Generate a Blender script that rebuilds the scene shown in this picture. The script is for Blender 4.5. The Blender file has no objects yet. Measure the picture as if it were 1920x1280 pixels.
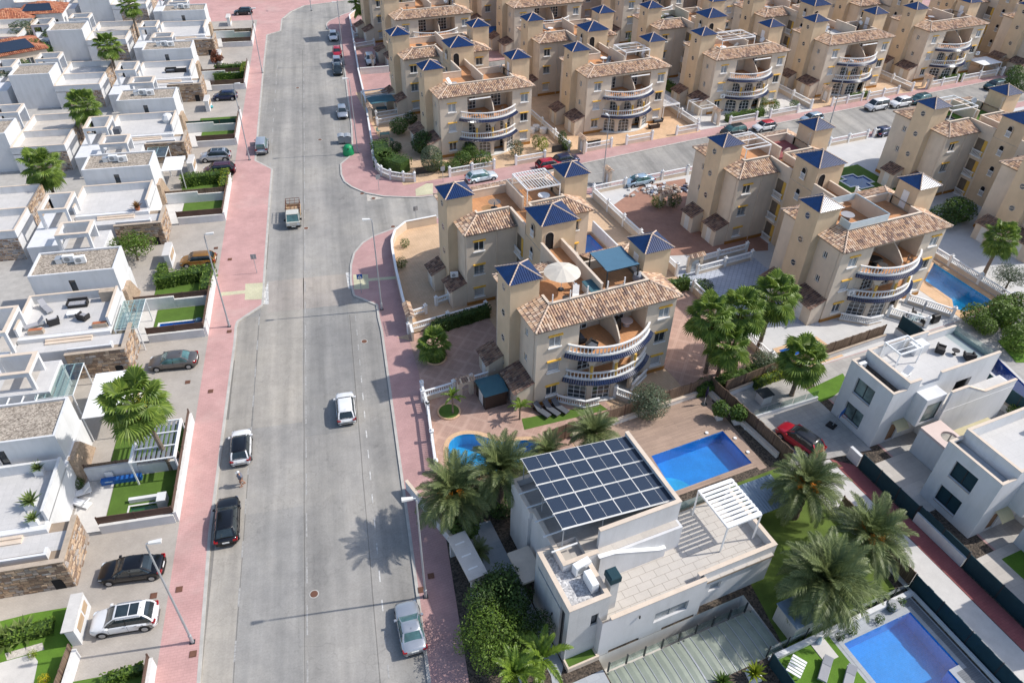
import bpy, bmesh, math, random
from mathutils import Vector, Matrix
from mathutils.geometry import tessellate_polygon
R = math.radians
rnd = random.Random(11)
scn = bpy.context.scene
C = scn.collection
PI = math.pi

# ------------------------------------------------------------------ camera
CAM_H = 50.0
FPX, PITCH, YAW, ROLL = 1389.77, R(39.073), R(13.324), R(1.482)
_c, _s = math.cos(PITCH), math.sin(PITCH)
FW = Vector((math.sin(YAW)*_c, math.cos(YAW)*_c, -_s))
_rt = Vector((math.cos(YAW), -math.sin(YAW), 0)); _up = _rt.cross(FW)
RT = _rt*math.cos(ROLL) + _up*math.sin(ROLL)
UP = _up*math.cos(ROLL) - _rt*math.sin(ROLL)
cam_data = bpy.data.cameras.new('camera')
cam_data.sensor_width = 36; cam_data.lens = 36*FPX/1920
cam_data.clip_end = 2000
cam = bpy.data.objects.new('camera', cam_data); C.objects.link(cam)
cam.matrix_world = Matrix(((RT.x, UP.x, -FW.x, 0), (RT.y, UP.y, -FW.y, 0), (RT.z, UP.z, -FW.z, CAM_H), (0, 0, 0, 1)))
scn.camera = cam

# ------------------------------------------------------------------ sky, sun, exposure
SUN_EL, SUN_AZ = R(45), R(-2.35)          # azimuth of the sun measured from +X
world = bpy.data.worlds.new('World'); scn.world = world; world.use_nodes = True
wn = world.node_tree.nodes; wl = world.node_tree.links
bg = wn['Background']
sky = wn.new('ShaderNodeTexSky'); sky.sky_type = 'NISHITA'; sky.sun_disc = False
sky.sun_elevation = SUN_EL; sky.sun_rotation = PI/2 - SUN_AZ
sky.dust_density = 1.5
wl.new(sky.outputs[0], bg.inputs[0]); bg.inputs[1].default_value = 0.15
sun_d = bpy.data.lights.new('sun', 'SUN'); sun_d.energy = 3.3; sun_d.angle = R(0.6); sun_d.color = (1.0, 0.955, 0.89)
sun = bpy.data.objects.new('sun', sun_d); C.objects.link(sun)
sdir = Vector((math.cos(SUN_EL)*math.cos(SUN_AZ), math.cos(SUN_EL)*math.sin(SUN_AZ), math.sin(SUN_EL)))
sun.rotation_euler = (-sdir).to_track_quat('-Z', 'Y').to_euler(); sun.location = (40, 0, 80)
vs = scn.view_settings
vs.view_transform = 'Standard'; vs.look = 'None'; vs.exposure = 0.3; vs.gamma = 1.0; vs.use_curve_mapping = False

# ------------------------------------------------------------------ pixel of the photograph -> point of the place
def P(px, py, z=0.0):
    d = FW + RT*((px-960)/FPX) - UP*((py-640)/FPX)
    t = (z-CAM_H)/d.z
    return Vector((d.x*t, d.y*t, z))
def PP(pts, z=0.0):
    return [(P(x, y, z).x, P(x, y, z).y) for x, y in pts]
AR = R(11.2)                              # the right-hand quarter is turned this much
def rot2(x, y, a): return (x*math.cos(a)-y*math.sin(a), x*math.sin(a)+y*math.cos(a))
def fr(ox, oy, a=AR):                     # local frame -> world xy
    return lambda x, y: (ox+x*math.cos(a)-y*math.sin(a), oy+x*math.sin(a)+y*math.cos(a))
def inv(p, ox, oy, a=AR):
    dx, dy = p[0]-ox, p[1]-oy
    return (dx*math.cos(a)+dy*math.sin(a), -dx*math.sin(a)+dy*math.cos(a))

# ------------------------------------------------------------------ materials
MT = {}
def nt(name):
    m = bpy.data.materials.new(name); m.use_nodes = True
    n = m.node_tree.nodes; l = m.node_tree.links
    return m, n, l, n['Principled BSDF']
def lin(c):                                # sRGB 0..255 -> linear
    return tuple(((v/255)/12.92 if v/255 <= .04045 else ((v/255+.055)/1.055)**2.4) for v in c)
def val(n, v):
    x = n.new('ShaderNodeValue'); x.outputs[0].default_value = v; return x.outputs[0]
def pos(n, l, rz=0, sc=1):
    g = n.new('ShaderNodeNewGeometry')
    mp = n.new('ShaderNodeMapping'); mp.inputs['Rotation'].default_value = (0, 0, -rz)
    mp.inputs['Scale'].default_value = (sc, sc, sc)
    l.new(g.outputs['Position'], mp.inputs['Vector']); return mp.outputs[0]
def noise(n, l, vec, scale, detail=4, rough=.6):
    t = n.new('ShaderNodeTexNoise'); t.inputs['Scale'].default_value = scale
    t.inputs['Detail'].default_value = detail; t.inputs['Roughness'].default_value = rough
    l.new(vec, t.inputs['Vector']); return t.outputs['Fac']
def ramp(n, l, fac, stops):
    r = n.new('ShaderNodeValToRGB'); e = r.color_ramp.elements
    while len(e) < len(stops): e.new(.5)
    for i, (p, c) in enumerate(stops):
        e[i].position = p; e[i].color = (c[0], c[1], c[2], 1)
    l.new(fac, r.inputs[0]); return r.outputs[0]
def mixc(n, l, fac, a, b, mode='MIX'):
    m = n.new('ShaderNodeMix'); m.data_type = 'RGBA'; m.blend_type = mode
    if isinstance(fac, (int, float)): m.inputs[0].default_value = fac
    else: l.new(fac, m.inputs[0])
    for i, v in ((6, a), (7, b)):
        if isinstance(v, tuple): m.inputs[i].default_value = (v[0], v[1], v[2], 1)
        else: l.new(v, m.inputs[i])
    return m.outputs[2]
def mul(c, k): return tuple(min(1, v*k) for v in c[:3])
def bump(n, l, b, h, dist=.01, strength=.5):
    bp = n.new('ShaderNodeBump'); bp.inputs['Distance'].default_value = dist; bp.inputs['Strength'].default_value = strength
    l.new(h, bp.inputs['Height']); l.new(bp.outputs[0], b.inputs['Normal'])
def mat(name, col, rough=.8, var=.1, scale=1.2, fine=14, fvar=.06, bmp=0, metal=0, spec=.4, rz=0):
    """plain procedural surface: base colour with coarse and fine variation"""
    m, n, l, b = nt(name)
    v = pos(n, l, rz)
    c = ramp(n, l, noise(n, l, v, scale, 5), [(.3, mul(col, 1-var)), (.7, mul(col, 1+var))])
    f = noise(n, l, v, fine, 3)
    c = mixc(n, l, 1.0, c, ramp(n, l, f, [(.25, (1-fvar,)*3), (.75, (1+fvar,)*3)]), 'MULTIPLY')
    l.new(c, b.inputs['Base Color'])
    b.inputs['Roughness'].default_value = rough; b.inputs['Metallic'].default_value = metal
    b.inputs['Specular IOR Level'].default_value = spec
    if bmp: bump(n, l, b, f, bmp)
    MT[name] = m; return m
def island(name, cols, rough=.85, fine=20, fvar=.1, spec=.3, coarse=.12):
    """every separate piece of the mesh takes its own colour"""
    m, n, l, b = nt(name)
    g = n.new('ShaderNodeNewGeometry')
    r = n.new('ShaderNodeValToRGB'); r.color_ramp.interpolation = 'CONSTANT'
    e = r.color_ramp.elements
    while len(e) < len(cols): e.new(.5)
    for i, c in enumerate(cols):
        e[i].position = i/len(cols); e[i].color = (*c, 1)
    l.new(g.outputs['Random Per Island'], r.inputs[0])
    v = pos(n, l)
    f = noise(n, l, v, fine, 3)
    c = mixc(n, l, 1.0, r.outputs[0], ramp(n, l, f, [(.25, (1-fvar,)*3), (.75, (1+fvar,)*3)]), 'MULTIPLY')
    c = mixc(n, l, 1.0, c, ramp(n, l, noise(n, l, v, .7, 3), [(.3, (1-coarse,)*3), (.7, (1+coarse,)*3)]), 'MULTIPLY')
    l.new(c, b.inputs['Base Color']); b.inputs['Roughness'].default_value = rough
    b.inputs['Specular IOR Level'].default_value = spec
    MT[name] = m; return m
def brick(name, c1, c2, mortar, bw, bh, mw=.012, rz=0, rough=.85, offset=.5, stain=.14, bmp=.004, wear=None):
    m, n, l, b = nt(name)
    v = pos(n, l, rz)
    t = n.new('ShaderNodeTexBrick'); t.inputs['Scale'].default_value = 1
    t.inputs['Brick Width'].default_value = bw; t.inputs['Row Height'].default_value = bh
    t.inputs['Mortar Size'].default_value = mw; t.offset = offset; t.inputs['Mortar Smooth'].default_value = .3
    t.inputs['Color1'].default_value = (*c1, 1); t.inputs['Color2'].default_value = (*c2, 1); t.inputs['Mortar'].default_value = (*mortar, 1)
    l.new(v, t.inputs['Vector'])
    c = mixc(n, l, 1.0, t.outputs['Color'], ramp(n, l, noise(n, l, v, .45, 5, .65), [(.3, (1-stain,)*3), (.7, (1+stain,)*3)]), 'MULTIPLY')
    c = mixc(n, l, 1.0, c, ramp(n, l, noise(n, l, v, 9, 3), [(.25, (.94,)*3), (.75, (1.06,)*3)]), 'MULTIPLY')
    if wear:
        w = ramp(n, l, noise(n, l, v, .16, 4, .7), [(.52, (0, 0, 0)), (.72, (1, 1, 1))])
        c = mixc(n, l, w, c, mixc(n, l, .55, c, wear))
    l.new(c, b.inputs['Base Color']); b.inputs['Roughness'].default_value = rough
    bump(n, l, b, t.outputs['Fac'], -bmp)
    MT[name] = m; return m

# stucco, paint, stone
def stucco(name, col, streak=.05, var=.05):
    m, n, l, b = nt(name)
    v = pos(n, l)
    c = ramp(n, l, noise(n, l, v, .5, 5), [(.3, mul(col, 1-var)), (.7, mul(col, 1+var))])
    g = n.new('ShaderNodeNewGeometry'); mp = n.new('ShaderNodeMapping'); mp.inputs['Scale'].default_value = (1.1, 1.1, .22)
    l.new(g.outputs['Position'], mp.inputs['Vector'])
    st = noise(n, l, mp.outputs[0], 1.0, 4, .65)       # rain streaks running down the wall
    c = mixc(n, l, 1.0, c, ramp(n, l, st, [(.30, (1-streak, 1-streak, 1-streak*1.1)), (.55, (1, 1, 1))]), 'MULTIPLY')
    f = noise(n, l, v, 22, 2)
    c = mixc(n, l, 1.0, c, ramp(n, l, f, [(.3, (.97,)*3), (.7, (1.03,)*3)]), 'MULTIPLY')
    l.new(c, b.inputs['Base Color']); b.inputs['Roughness'].default_value = .9; b.inputs['Specular IOR Level'].default_value = .2
    bump(n, l, b, f, .006, .4)
    MT[name] = m; return m
stucco('stucco_sand', (.665, .565, .455), .07, .08)
stucco('stucco_sand_deep', (.65, .505, .345), .08, .08)
stucco('stucco_ochre', (.42, .20, .055), .15)
stucco('stucco_white', (.70, .70, .70), .10, .04)
stucco('stucco_offwhite', (.74, .72, .68), .1, .04)
stucco('stucco_villa', (.64, .635, .64), .10, .04)
stucco('stucco_grey', (.50, .50, .51), .08, .04)
stucco('plaster_yellow', (.72, .45, .10), .08)
mat('coping', (.66, .55, .44), .8, .08)
mat('white_paint', (.82, .82, .81), .45, .03)
mat('white_dirty', (.70, .69, .66), .6, .1)
mat('concrete', (.42, .40, .37), .9, .12, bmp=.01)
mat('concrete_light', (.58, .555, .52), .9, .08, bmp=.006)
mat('kerb_stone', (.47, .45, .41), .9, .15, 1.0)
mat('dark_metal', (.035, .04, .045), .45, .15, metal=.2)
mat('galv', (.42, .44, .46), .5, .08, metal=.35)
mat('grey_plastic', (.33, .34, .35), .55, .05)
mat('rattan', (.035, .032, .032), .75, .2, 20)
mat('rattan_brown', (.055, .036, .028), .75, .2, 20)
mat('cushion_grey', (.10, .11, .13), .9, .1)
mat('cushion_light', (.34, .34, .36), .9, .06)
mat('fabric_cream', (.62, .57, .49), .9, .06)
mat('fabric_white', (.82, .81, .79), .9, .04)
mat('fabric_teal', (.055, .135, .165), .8, .08)
mat('fabric_tealblue', (.07, .16, .24), .8, .06)
mat('fabric_brown', (.16, .075, .05), .85, .12)
mat('awning_box', (.80, .47, .07), .6, .1)
mat('painted_void', (.012, .012, .014), .9, .1)  # near-black colour that paints shade onto flat openings
mat('shaded_interior', (.16, .13, .10), .9, .2)
mat('rust', (.15, .07, .045), .85, .2)
mat('dark_green_screen', (.012, .045, .035), .85, .12)
mat('teal_screen', (.012, .045, .06), .8, .12)
mat('black_plastic', (.012, .012, .013), .5, .1)
mat('red_plastic', (.45, .02, .03), .5, .1)
mat('blue_plastic', (.02, .12, .40), .5, .1)
mat('yellow_plastic', (.75, .5, .03), .5, .1)
mat('pink_plastic', (.75, .04, .32), .5, .1)
mat('green_plastic', (.012, .30, .11), .45, .12)
mat('terracotta', (.42, .15, .07), .85, .12)
mat('orange_date', (.65, .22, .012), .7, .2)
mat('soil', (.075, .055, .04), .95, .25, 3)
mat('skin', (.42, .24, .17), .6, .05)
mat('shirt_grey', (.16, .17, .21), .9, .12)
mat('cloth_tan', (.36, .19, .13), .9, .1)
mat('white_cloth', (.75, .74, .72), .9, .06)
# flooring
def floor_mat():
    A = [('asphalt', None)]
    m, n, l, b = nt('asphalt')
    v = pos(n, l)
    g = n.new('ShaderNodeNewGeometry'); mp = n.new('ShaderNodeMapping'); mp.inputs['Scale'].default_value = (.42, .018, 1)
    l.new(g.outputs['Position'], mp.inputs['Vector'])
    lanes = noise(n, l, mp.outputs[0], 1.0, 4, .6)          # bands worn by the traffic
    patch = noise(n, l, v, .09, 5, .68); grit = noise(n, l, v, 7.0, 4, .8); mott = noise(n, l, v, .8, 6, .72)
    c = ramp(n, l, lanes, [(.30, (.235, .226, .21)), (.50, (.325, .31, .285)), (.72, (.42, .395, .36))])
    c = mixc(n, l, 1.0, c, ramp(n, l, patch, [(.32, (.80, .81, .83)), (.52, (1, 1, 1)), (.72, (1.13, 1.11, 1.07))]), 'MULTIPLY')
    c = mixc(n, l, 1.0, c, ramp(n, l, mott, [(.25, (.86,)*3), (.75, (1.12,)*3)]), 'MULTIPLY')
    c = mixc(n, l, 1.0, c, ramp(n, l, grit, [(.25, (.86,)*3), (.75, (1.13,)*3)]), 'MULTIPLY')
    vo = n.new('ShaderNodeTexVoronoi'); vo.feature = 'DISTANCE_TO_EDGE'; vo.inputs['Scale'].default_value = .16
    wv = n.new('ShaderNodeVectorMath'); wv.operation = 'ADD'
    nn = n.new('ShaderNodeTexNoise'); nn.inputs['Scale'].default_value = .5; nn.inputs['Detail'].default_value = 6; l.new(v, nn.inputs['Vector'])
    sc = n.new('ShaderNodeVectorMath'); sc.operation = 'SCALE'; sc.inputs['Scale'].default_value = 5; l.new(nn.outputs['Color'], sc.inputs[0])
    l.new(v, wv.inputs[0]); l.new(sc.outputs[0], wv.inputs[1]); l.new(wv.outputs[0], vo.inputs['Vector'])
    ck = ramp(n, l, vo.outputs['Distance'], [(.0, (.78,)*3), (.012, (1, 1, 1))])
    c = mixc(n, l, .55, c, mixc(n, l, 1.0, c, ck, 'MULTIPLY'))
    oil = ramp(n, l, noise(n, l, v, .33, 4, .75), [(.63, (1, 1, 1)), (.76, (.68, .68, .69))])
    c = mixc(n, l, 1.0, c, oil, 'MULTIPLY')
    l.new(c, b.inputs['Base Color']); b.inputs['Roughness'].default_value = .92; b.inputs['Specular IOR Level'].default_value = .25
    bump(n, l, b, grit, .012, .5)
    MT['asphalt'] = m
floor_mat()
brick('pink_paver', (.51, .30, .275), (.54, .32, .295), (.43, .25, .23), .42, .21, .012, 0, wear=(.56, .40, .36), stain=.13)
brick('pink_paver_turned', (.45, .27, .255), (.48, .29, .27), (.38, .23, .215), .42, .21, .012, AR, wear=(.53, .37, .33), stain=.13)
brick('red_paver', (.30, .085, .085), (.33, .10, .095), (.24, .08, .075), .4, .2, .012, AR)
brick('yellow_paver', (.53, .50, .33), (.56, .53, .36), (.42, .40, .28), .4, .4, .012, 0)
brick('drive_paver', (.40, .36, .315), (.425, .385, .34), (.33, .30, .265), .2, .1, .006, 0, stain=.12)
brick('drive_paver_turned', (.37, .35, .33), (.42, .40, .37), (.27, .26, .24), .6, .6, .012, AR, offset=0)
brick('orange_tile', (.52, .255, .115), (.57, .285, .13), (.40, .21, .11), .33, .33, .012, AR, offset=0, stain=.2)
brick('sand_tile', (.58, .40, .25), (.62, .435, .28), (.47, .33, .21), .3, .3, .012, AR, offset=0, stain=.12)
brick('peach_tile', (.62, .41, .24), (.66, .44, .27), (.50, .34, .21), .3, .3, .012, AR, offset=0, stain=.15)
brick('brown_tile', (.34, .18, .125), (.37, .20, .14), (.28, .15, .11), .4, .4, .012, AR, offset=0, stain=.15)
brick('blue_tile_floor', (.42, .45, .52), (.48, .51, .57), (.33, .36, .42), .5, .5, .05, AR+PI/4, offset=0, stain=.1)
brick('pale_pave', (.54, .53, .515), (.57, .555, .535), (.47, .46, .445), 1.2, 1.2, .012, AR, offset=0, stain=.06)
brick('stone_tile', (.47, .43, .385), (.55, .505, .45), (.41, .375, .335), 1.2, .6, .010, AR, stain=.07)
brick('grey_tile', (.36, .38, .40), (.40, .42, .44), (.30, .32, .34), 1.0, .5, .010, AR, stain=.08)
brick('terrace_white', (.54, .525, .505), (.58, .56, .54), (.46, .445, .43), .6, .6, .008, 0, offset=0, stain=.06)
brick('deck_board', (.33, .235, .18), (.40, .285, .215), (.20, .14, .105), 2.4, .145, .008, AR, stain=.14)
brick('grey_deck', (.16, .17, .185), (.19, .20, .215), (.10, .105, .115), 2.2, .14, .008, AR, stain=.1)
brick('pool_mosaic', (.010, .27, .68), (.015, .31, .75), (.05, .34, .72), .12, .12, .008, AR, offset=0, stain=.16, rough=.3)
brick('pool_mosaic_light', (.03, .45, .74), (.04, .50, .79), (.10, .53, .78), .12, .12, .008, AR, offset=0, stain=.16, rough=.3)
brick('pool_mosaic_deep', (.008, .08, .36), (.012, .10, .42), (.03, .13, .42), .12, .12, .008, AR, offset=0, stain=.16, rough=.3)
def diamond():
    # paving laid as squares set on their corners inside a lighter lattice
    m, n, l, b = nt('diamond_paving')
    v = pos(n, l, AR)
    def cell(rz, size, mw):
        t = n.new('ShaderNodeTexBrick'); t.offset = 0; t.inputs['Scale'].default_value = 1
        t.inputs['Brick Width'].default_value = size; t.inputs['Row Height'].default_value = size; t.inputs['Mortar Size'].default_value = mw
        mp = n.new('ShaderNodeMapping'); mp.inputs['Rotation'].default_value = (0, 0, rz); l.new(v, mp.inputs['Vector']); l.new(mp.outputs[0], t.inputs['Vector'])
        return t.outputs['Fac']
    big = cell(PI/4, 1.75, .17); big2 = cell(PI/4, .875, .07); small = cell(PI/4, .22, .012)
    c = mixc(n, l, big2, (.44, .285, .225), (.475, .31, .245))
    c = mixc(n, l, big, c, (.50, .335, .265))
    c = mixc(n, l, small, c, mixc(n, l, 1.0, c, (.86, .86, .86), 'MULTIPLY'))
    c = mixc(n, l, 1.0, c, ramp(n, l, noise(n, l, v, .6, 5), [(.3, (.85,)*3), (.7, (1.1,)*3)]), 'MULTIPLY')
    l.new(c, b.inputs['Base Color']); b.inputs['Roughness'].default_value = .85
    MT['diamond_paving'] = m
diamond()
def grav(name, c1, c2, sc=9):
    m, n, l, b = nt(name)
    v = pos(n, l)
    vo = n.new('ShaderNodeTexVoronoi'); vo.inputs['Scale'].default_value = sc; l.new(v, vo.inputs['Vector'])
    sp = n.new('ShaderNodeSeparateColor'); l.new(vo.outputs['Color'], sp.inputs[0])
    c = ramp(n, l, sp.outputs[0], [(.1, c1), (.9, c2)])
    c = mixc(n, l, 1.0, c, ramp(n, l, noise(n, l, v, .7, 4), [(.3, (.85,)*3), (.7, (1.12,)*3)]), 'MULTIPLY')
    l.new(c, b.inputs['Base Color']); b.inputs['Roughness'].default_value = .95
    bump(n, l, b, vo.outputs['Distance'], -.03, .7)
    MT[name] = m
grav('roof_gravel', (.20, .165, .13), (.50, .43, .35), 8)
grav('grey_gravel', (.30, .30, .31), (.66, .65, .64), 9)
grav('pale_gravel', (.44, .40, .35), (.62, .57, .50), 8)
grav('dark_mulch', (.035, .028, .022), (.13, .10, .075), 9)
mat('artificial_grass', (.085, .155, .022), .95, .14, .8, 30, .25, .02)
mat('lawn', (.10, .15, .025), .95, .25, .6, 26, .3, .03)
mat('lawn_bright', (.10, .20, .02), .95, .18, .8, 26, .25, .03)
# tiles and stone pieces
island('clay_tile', [(.62, .41, .26), (.66, .46, .31), (.40, .26, .19), (.70, .52, .37), (.28, .19, .15), (.58, .38, .25), (.72, .55, .41), (.50, .33, .23)], coarse=.1)
island('clay_tile_dark', [(.24, .14, .10), (.28, .17, .12), (.17, .10, .08), (.32, .20, .14), (.13, .085, .07), (.22, .14, .105), (.36, .24, .18)], coarse=.1)
island('field_stone', [(.36, .25, .165), (.43, .30, .20), (.28, .19, .13), (.48, .35, .24), (.33, .28, .24), (.22, .155, .115), (.52, .39, .28), (.40, .36, .33)], .9, 9, .16)
mat('stone_joint', (.30, .235, .175), .95, .15)
mat('fringe_glaze', (.006, .016, .06), .18, .2, 1.5, 8, .12, spec=.7)
mat('blue_glaze', (.004, .03, .115), .2, .18, 1.5, 8, .12, spec=.6)
mat('hip_tile', (.62, .47, .36), .75, .14, 4)
mat('stone_top', (.44, .36, .28), .9, .16, 2)
# wood, reed
def planks(name, c1, c2, horiz=False, w=.12):
    m, n, l, b = nt(name)
    g = n.new('ShaderNodeNewGeometry'); mp = n.new('ShaderNodeMapping')
    mp.inputs['Scale'].default_value = (.6, .6, 14) if horiz else (16, 16, .4)
    l.new(g.outputs['Position'], mp.inputs['Vector'])
    f = noise(n, l, mp.outputs[0], 1, 3, .6)
    c = ramp(n, l, f, [(.28, c1), (.72, c2)])
    c = mixc(n, l, 1.0, c, ramp(n, l, noise(n, l, pos(n, l), 1.1, 4), [(.3, (.85,)*3), (.7, (1.12,)*3)]), 'MULTIPLY')
    l.new(c, b.inputs['Base Color']); b.inputs['Roughness'].default_value = .85
    bump(n, l, b, f, .01, .6)
    MT[name] = m
planks('reed', (.085, .055, .036), (.27, .185, .125))
planks('wood_brown', (.075, .042, .03), (.15, .09, .065), True)
planks('wood_warm', (.26, .14, .075), (.42, .25, .14))
planks('wood_tan', (.40, .28, .17), (.55, .40, .26), True)
planks('palm_bark', (.10, .075, .055), (.30, .235, .18), True)
planks('palm_bark_dark', (.05, .036, .026), (.17, .12, .085), True)
planks('bark', (.06, .045, .034), (.17, .13, .10))
# glass, water, panels
def glass(name, col, rough=.08):
    m, n, l, b = nt(name)
    b.inputs['Base Color'].default_value = (*col, 1); b.inputs['Roughness'].default_value = rough
    b.inputs['Specular IOR Level'].default_value = .9
    v = pos(n, l); c = ramp(n, l, noise(n, l, v, .9, 3), [(.3, mul(col, .55)), (.7, mul(col, 1.5))])
    l.new(c, b.inputs['Base Color'])
    MT[name] = m
glass('window_glass', (.045, .055, .065)); glass('window_pale', (.26, .29, .31), .25); glass('window_green', (.14, .20, .19), .2)
glass('car_glass', (.02, .03, .035), .05); glass('car_glass_green', (.07, .15, .15), .05)
mat('shutter_white', (.66, .66, .66), .6, .05)
def clear(name, tint, amount):
    m, n, l, b = nt(name)
    tr = n.new('ShaderNodeBsdfTransparent'); tr.inputs[0].default_value = (*tint, 1)
    gl = n.new('ShaderNodeBsdfGlossy'); gl.inputs['Roughness'].default_value = .03
    lw = n.new('ShaderNodeLayerWeight'); lw.inputs['Blend'].default_value = .35
    k = n.new('ShaderNodeMath'); k.operation = 'MULTIPLY_ADD'; k.inputs[1].default_value = amount; k.inputs[2].default_value = .03; l.new(lw.outputs['Facing'], k.inputs[0])
    mx = n.new('ShaderNodeMixShader'); l.new(k.outputs[0], mx.inputs[0]); l.new(tr.outputs[0], mx.inputs[1]); l.new(gl.outputs[0], mx.inputs[2])
    l.new(mx.outputs[0], n['Material Output'].inputs['Surface']); n.remove(b)
    MT[name] = m; return m, n, l, gl
clear('clear_glass', (.78, .86, .85), .35)
m_, n_, l_, gl_ = clear('pool_water', (.62, .88, .97), .5)
bp_ = n_.new('ShaderNodeBump'); bp_.inputs['Distance'].default_value = .03; bp_.inputs['Strength'].default_value = .35
l_.new(noise(n_, l_, pos(n_, l_), 2.6, 3), bp_.inputs['Height']); l_.new(bp_.outputs[0], gl_.inputs['Normal'])
def solar():
    m, n, l, b = nt('solar_cell')
    v = pos(n, l, AR)
    t = n.new('ShaderNodeTexBrick'); t.offset = 0; t.inputs['Scale'].default_value = 1
    t.inputs['Brick Width'].default_value = .166; t.inputs['Row Height'].default_value = .083; t.inputs['Mortar Size'].default_value = .006
    t.inputs['Color1'].default_value = (.020, .032, .056, 1); t.inputs['Color2'].default_value = (.022, .036, .062, 1); t.inputs['Mortar'].default_value = (.04, .05, .075, 1)
    l.new(v, t.inputs['Vector']); l.new(t.outputs[0], b.inputs['Base Color'])
    b.inputs['Roughness'].default_value = .16; b.inputs['Specular IOR Level'].default_value = .6
    MT['solar_cell'] = m
solar()
# leaves
def leaf(name, c1, c2, rough=.55, trans=.25):
    m, n, l, b = nt(name)
    g = n.new('ShaderNodeNewGeometry')
    c = ramp(n, l, g.outputs['Random Per Island'], [(.0, c1), (1.0, c2)])
    c = mixc(n, l, 1.0, c, ramp(n, l, noise(n, l, pos(n, l), .8, 3), [(.3, (.78,)*3), (.7, (1.22,)*3)]), 'MULTIPLY')
    l.new(c, b.inputs['Base Color']); b.inputs['Roughness'].default_value = rough; b.inputs['Specular IOR Level'].default_value = .35
    td = n.new('ShaderNodeBsdfTranslucent'); l.new(c, td.inputs[0])
    mx = n.new('ShaderNodeMixShader'); mx.inputs[0].default_value = trans
    l.new(b.outputs[0], mx.inputs[1]); l.new(td.outputs[0], mx.inputs[2]); l.new(mx.outputs[0], n['Material Output'].inputs['Surface'])
    MT[name] = m
leaf('leaf_hedge', (.06, .11, .014), (.16, .25, .035)); leaf('leaf_dark', (.026, .058, .014), (.08, .14, .03))
leaf('leaf_mid', (.045, .095, .016), (.13, .21, .038)); leaf('leaf_lime', (.14, .19, .012), (.30, .36, .03))
leaf('leaf_yellow', (.42, .36, .01), (.66, .56, .03)); leaf('leaf_grey', (.075, .105, .06), (.16, .20, .12))
leaf('frond_feather', (.10, .135, .048), (.23, .27, .105), .45, .3); leaf('frond_fan', (.10, .17, .028), (.25, .34, .06), .45, .35)
leaf('frond_banana', (.10, .17, .02), (.22, .32, .04), .4, .35); leaf('frond_dry', (.16, .085, .03), (.34, .20, .08), .8, .15)
leaf('frond_red', (.14, .045, .025), (.28, .10, .05), .7, .15); leaf('agave', (.10, .16, .04), (.24, .30, .09), .5, .15)
mat('tile_piece', (.53, .49, .44), .8, .05, .9)
brick('stone_cladding', (.50, .50, .495), (.56, .555, .545), (.43, .43, .43), .6, .18, .006, AR, stain=.1)
mat('carport_sheet', (.27, .30, .245), .45, .1, 1.0, 9, .08)
mat('blue_sheet', (.20, .26, .33), .4, .1, 1.0)
mat('carport_tan', (.50, .44, .26), .6, .08)
stucco('portico_pink', (.70, .57, .52), .04)
mat('field_stone_flat', (.42, .31, .22), .95, .28, 4.0, 9, .2, .05)
scn.cycles.max_bounces = 5; scn.cycles.diffuse_bounces = 3; scn.cycles.glossy_bounces = 2; scn.cycles.transmission_bounces = 2; scn.cycles.transparent_max_bounces = 10
scn.cycles.use_denoising = True; scn.cycles.caustics_reflective = False; scn.cycles.caustics_refractive = False
mat('screen_panel', (.55, .64, .68), .4, .05); mat('green_faded', (.16, .25, .20), .7, .1); mat('navy_cloth', (.02, .015, .05), .9, .1); mat('maroon_door', (.12, .02, .035), .6, .1); mat('steel_cover', (.10, .17, .24), .7, .1); mat('paint_teal2', (.03, .32, .36), .5, .1)
island('rubble_mix', [(.5, .48, .45), (.62, .60, .58), (.30, .24, .2), (.12, .14, .2), (.7, .7, .7), (.42, .3, .22)]); island('red_tile', [(.42, .16, .09), (.48, .2, .11), (.36, .13, .075), (.52, .25, .15), (.30, .11, .07)])
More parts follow.
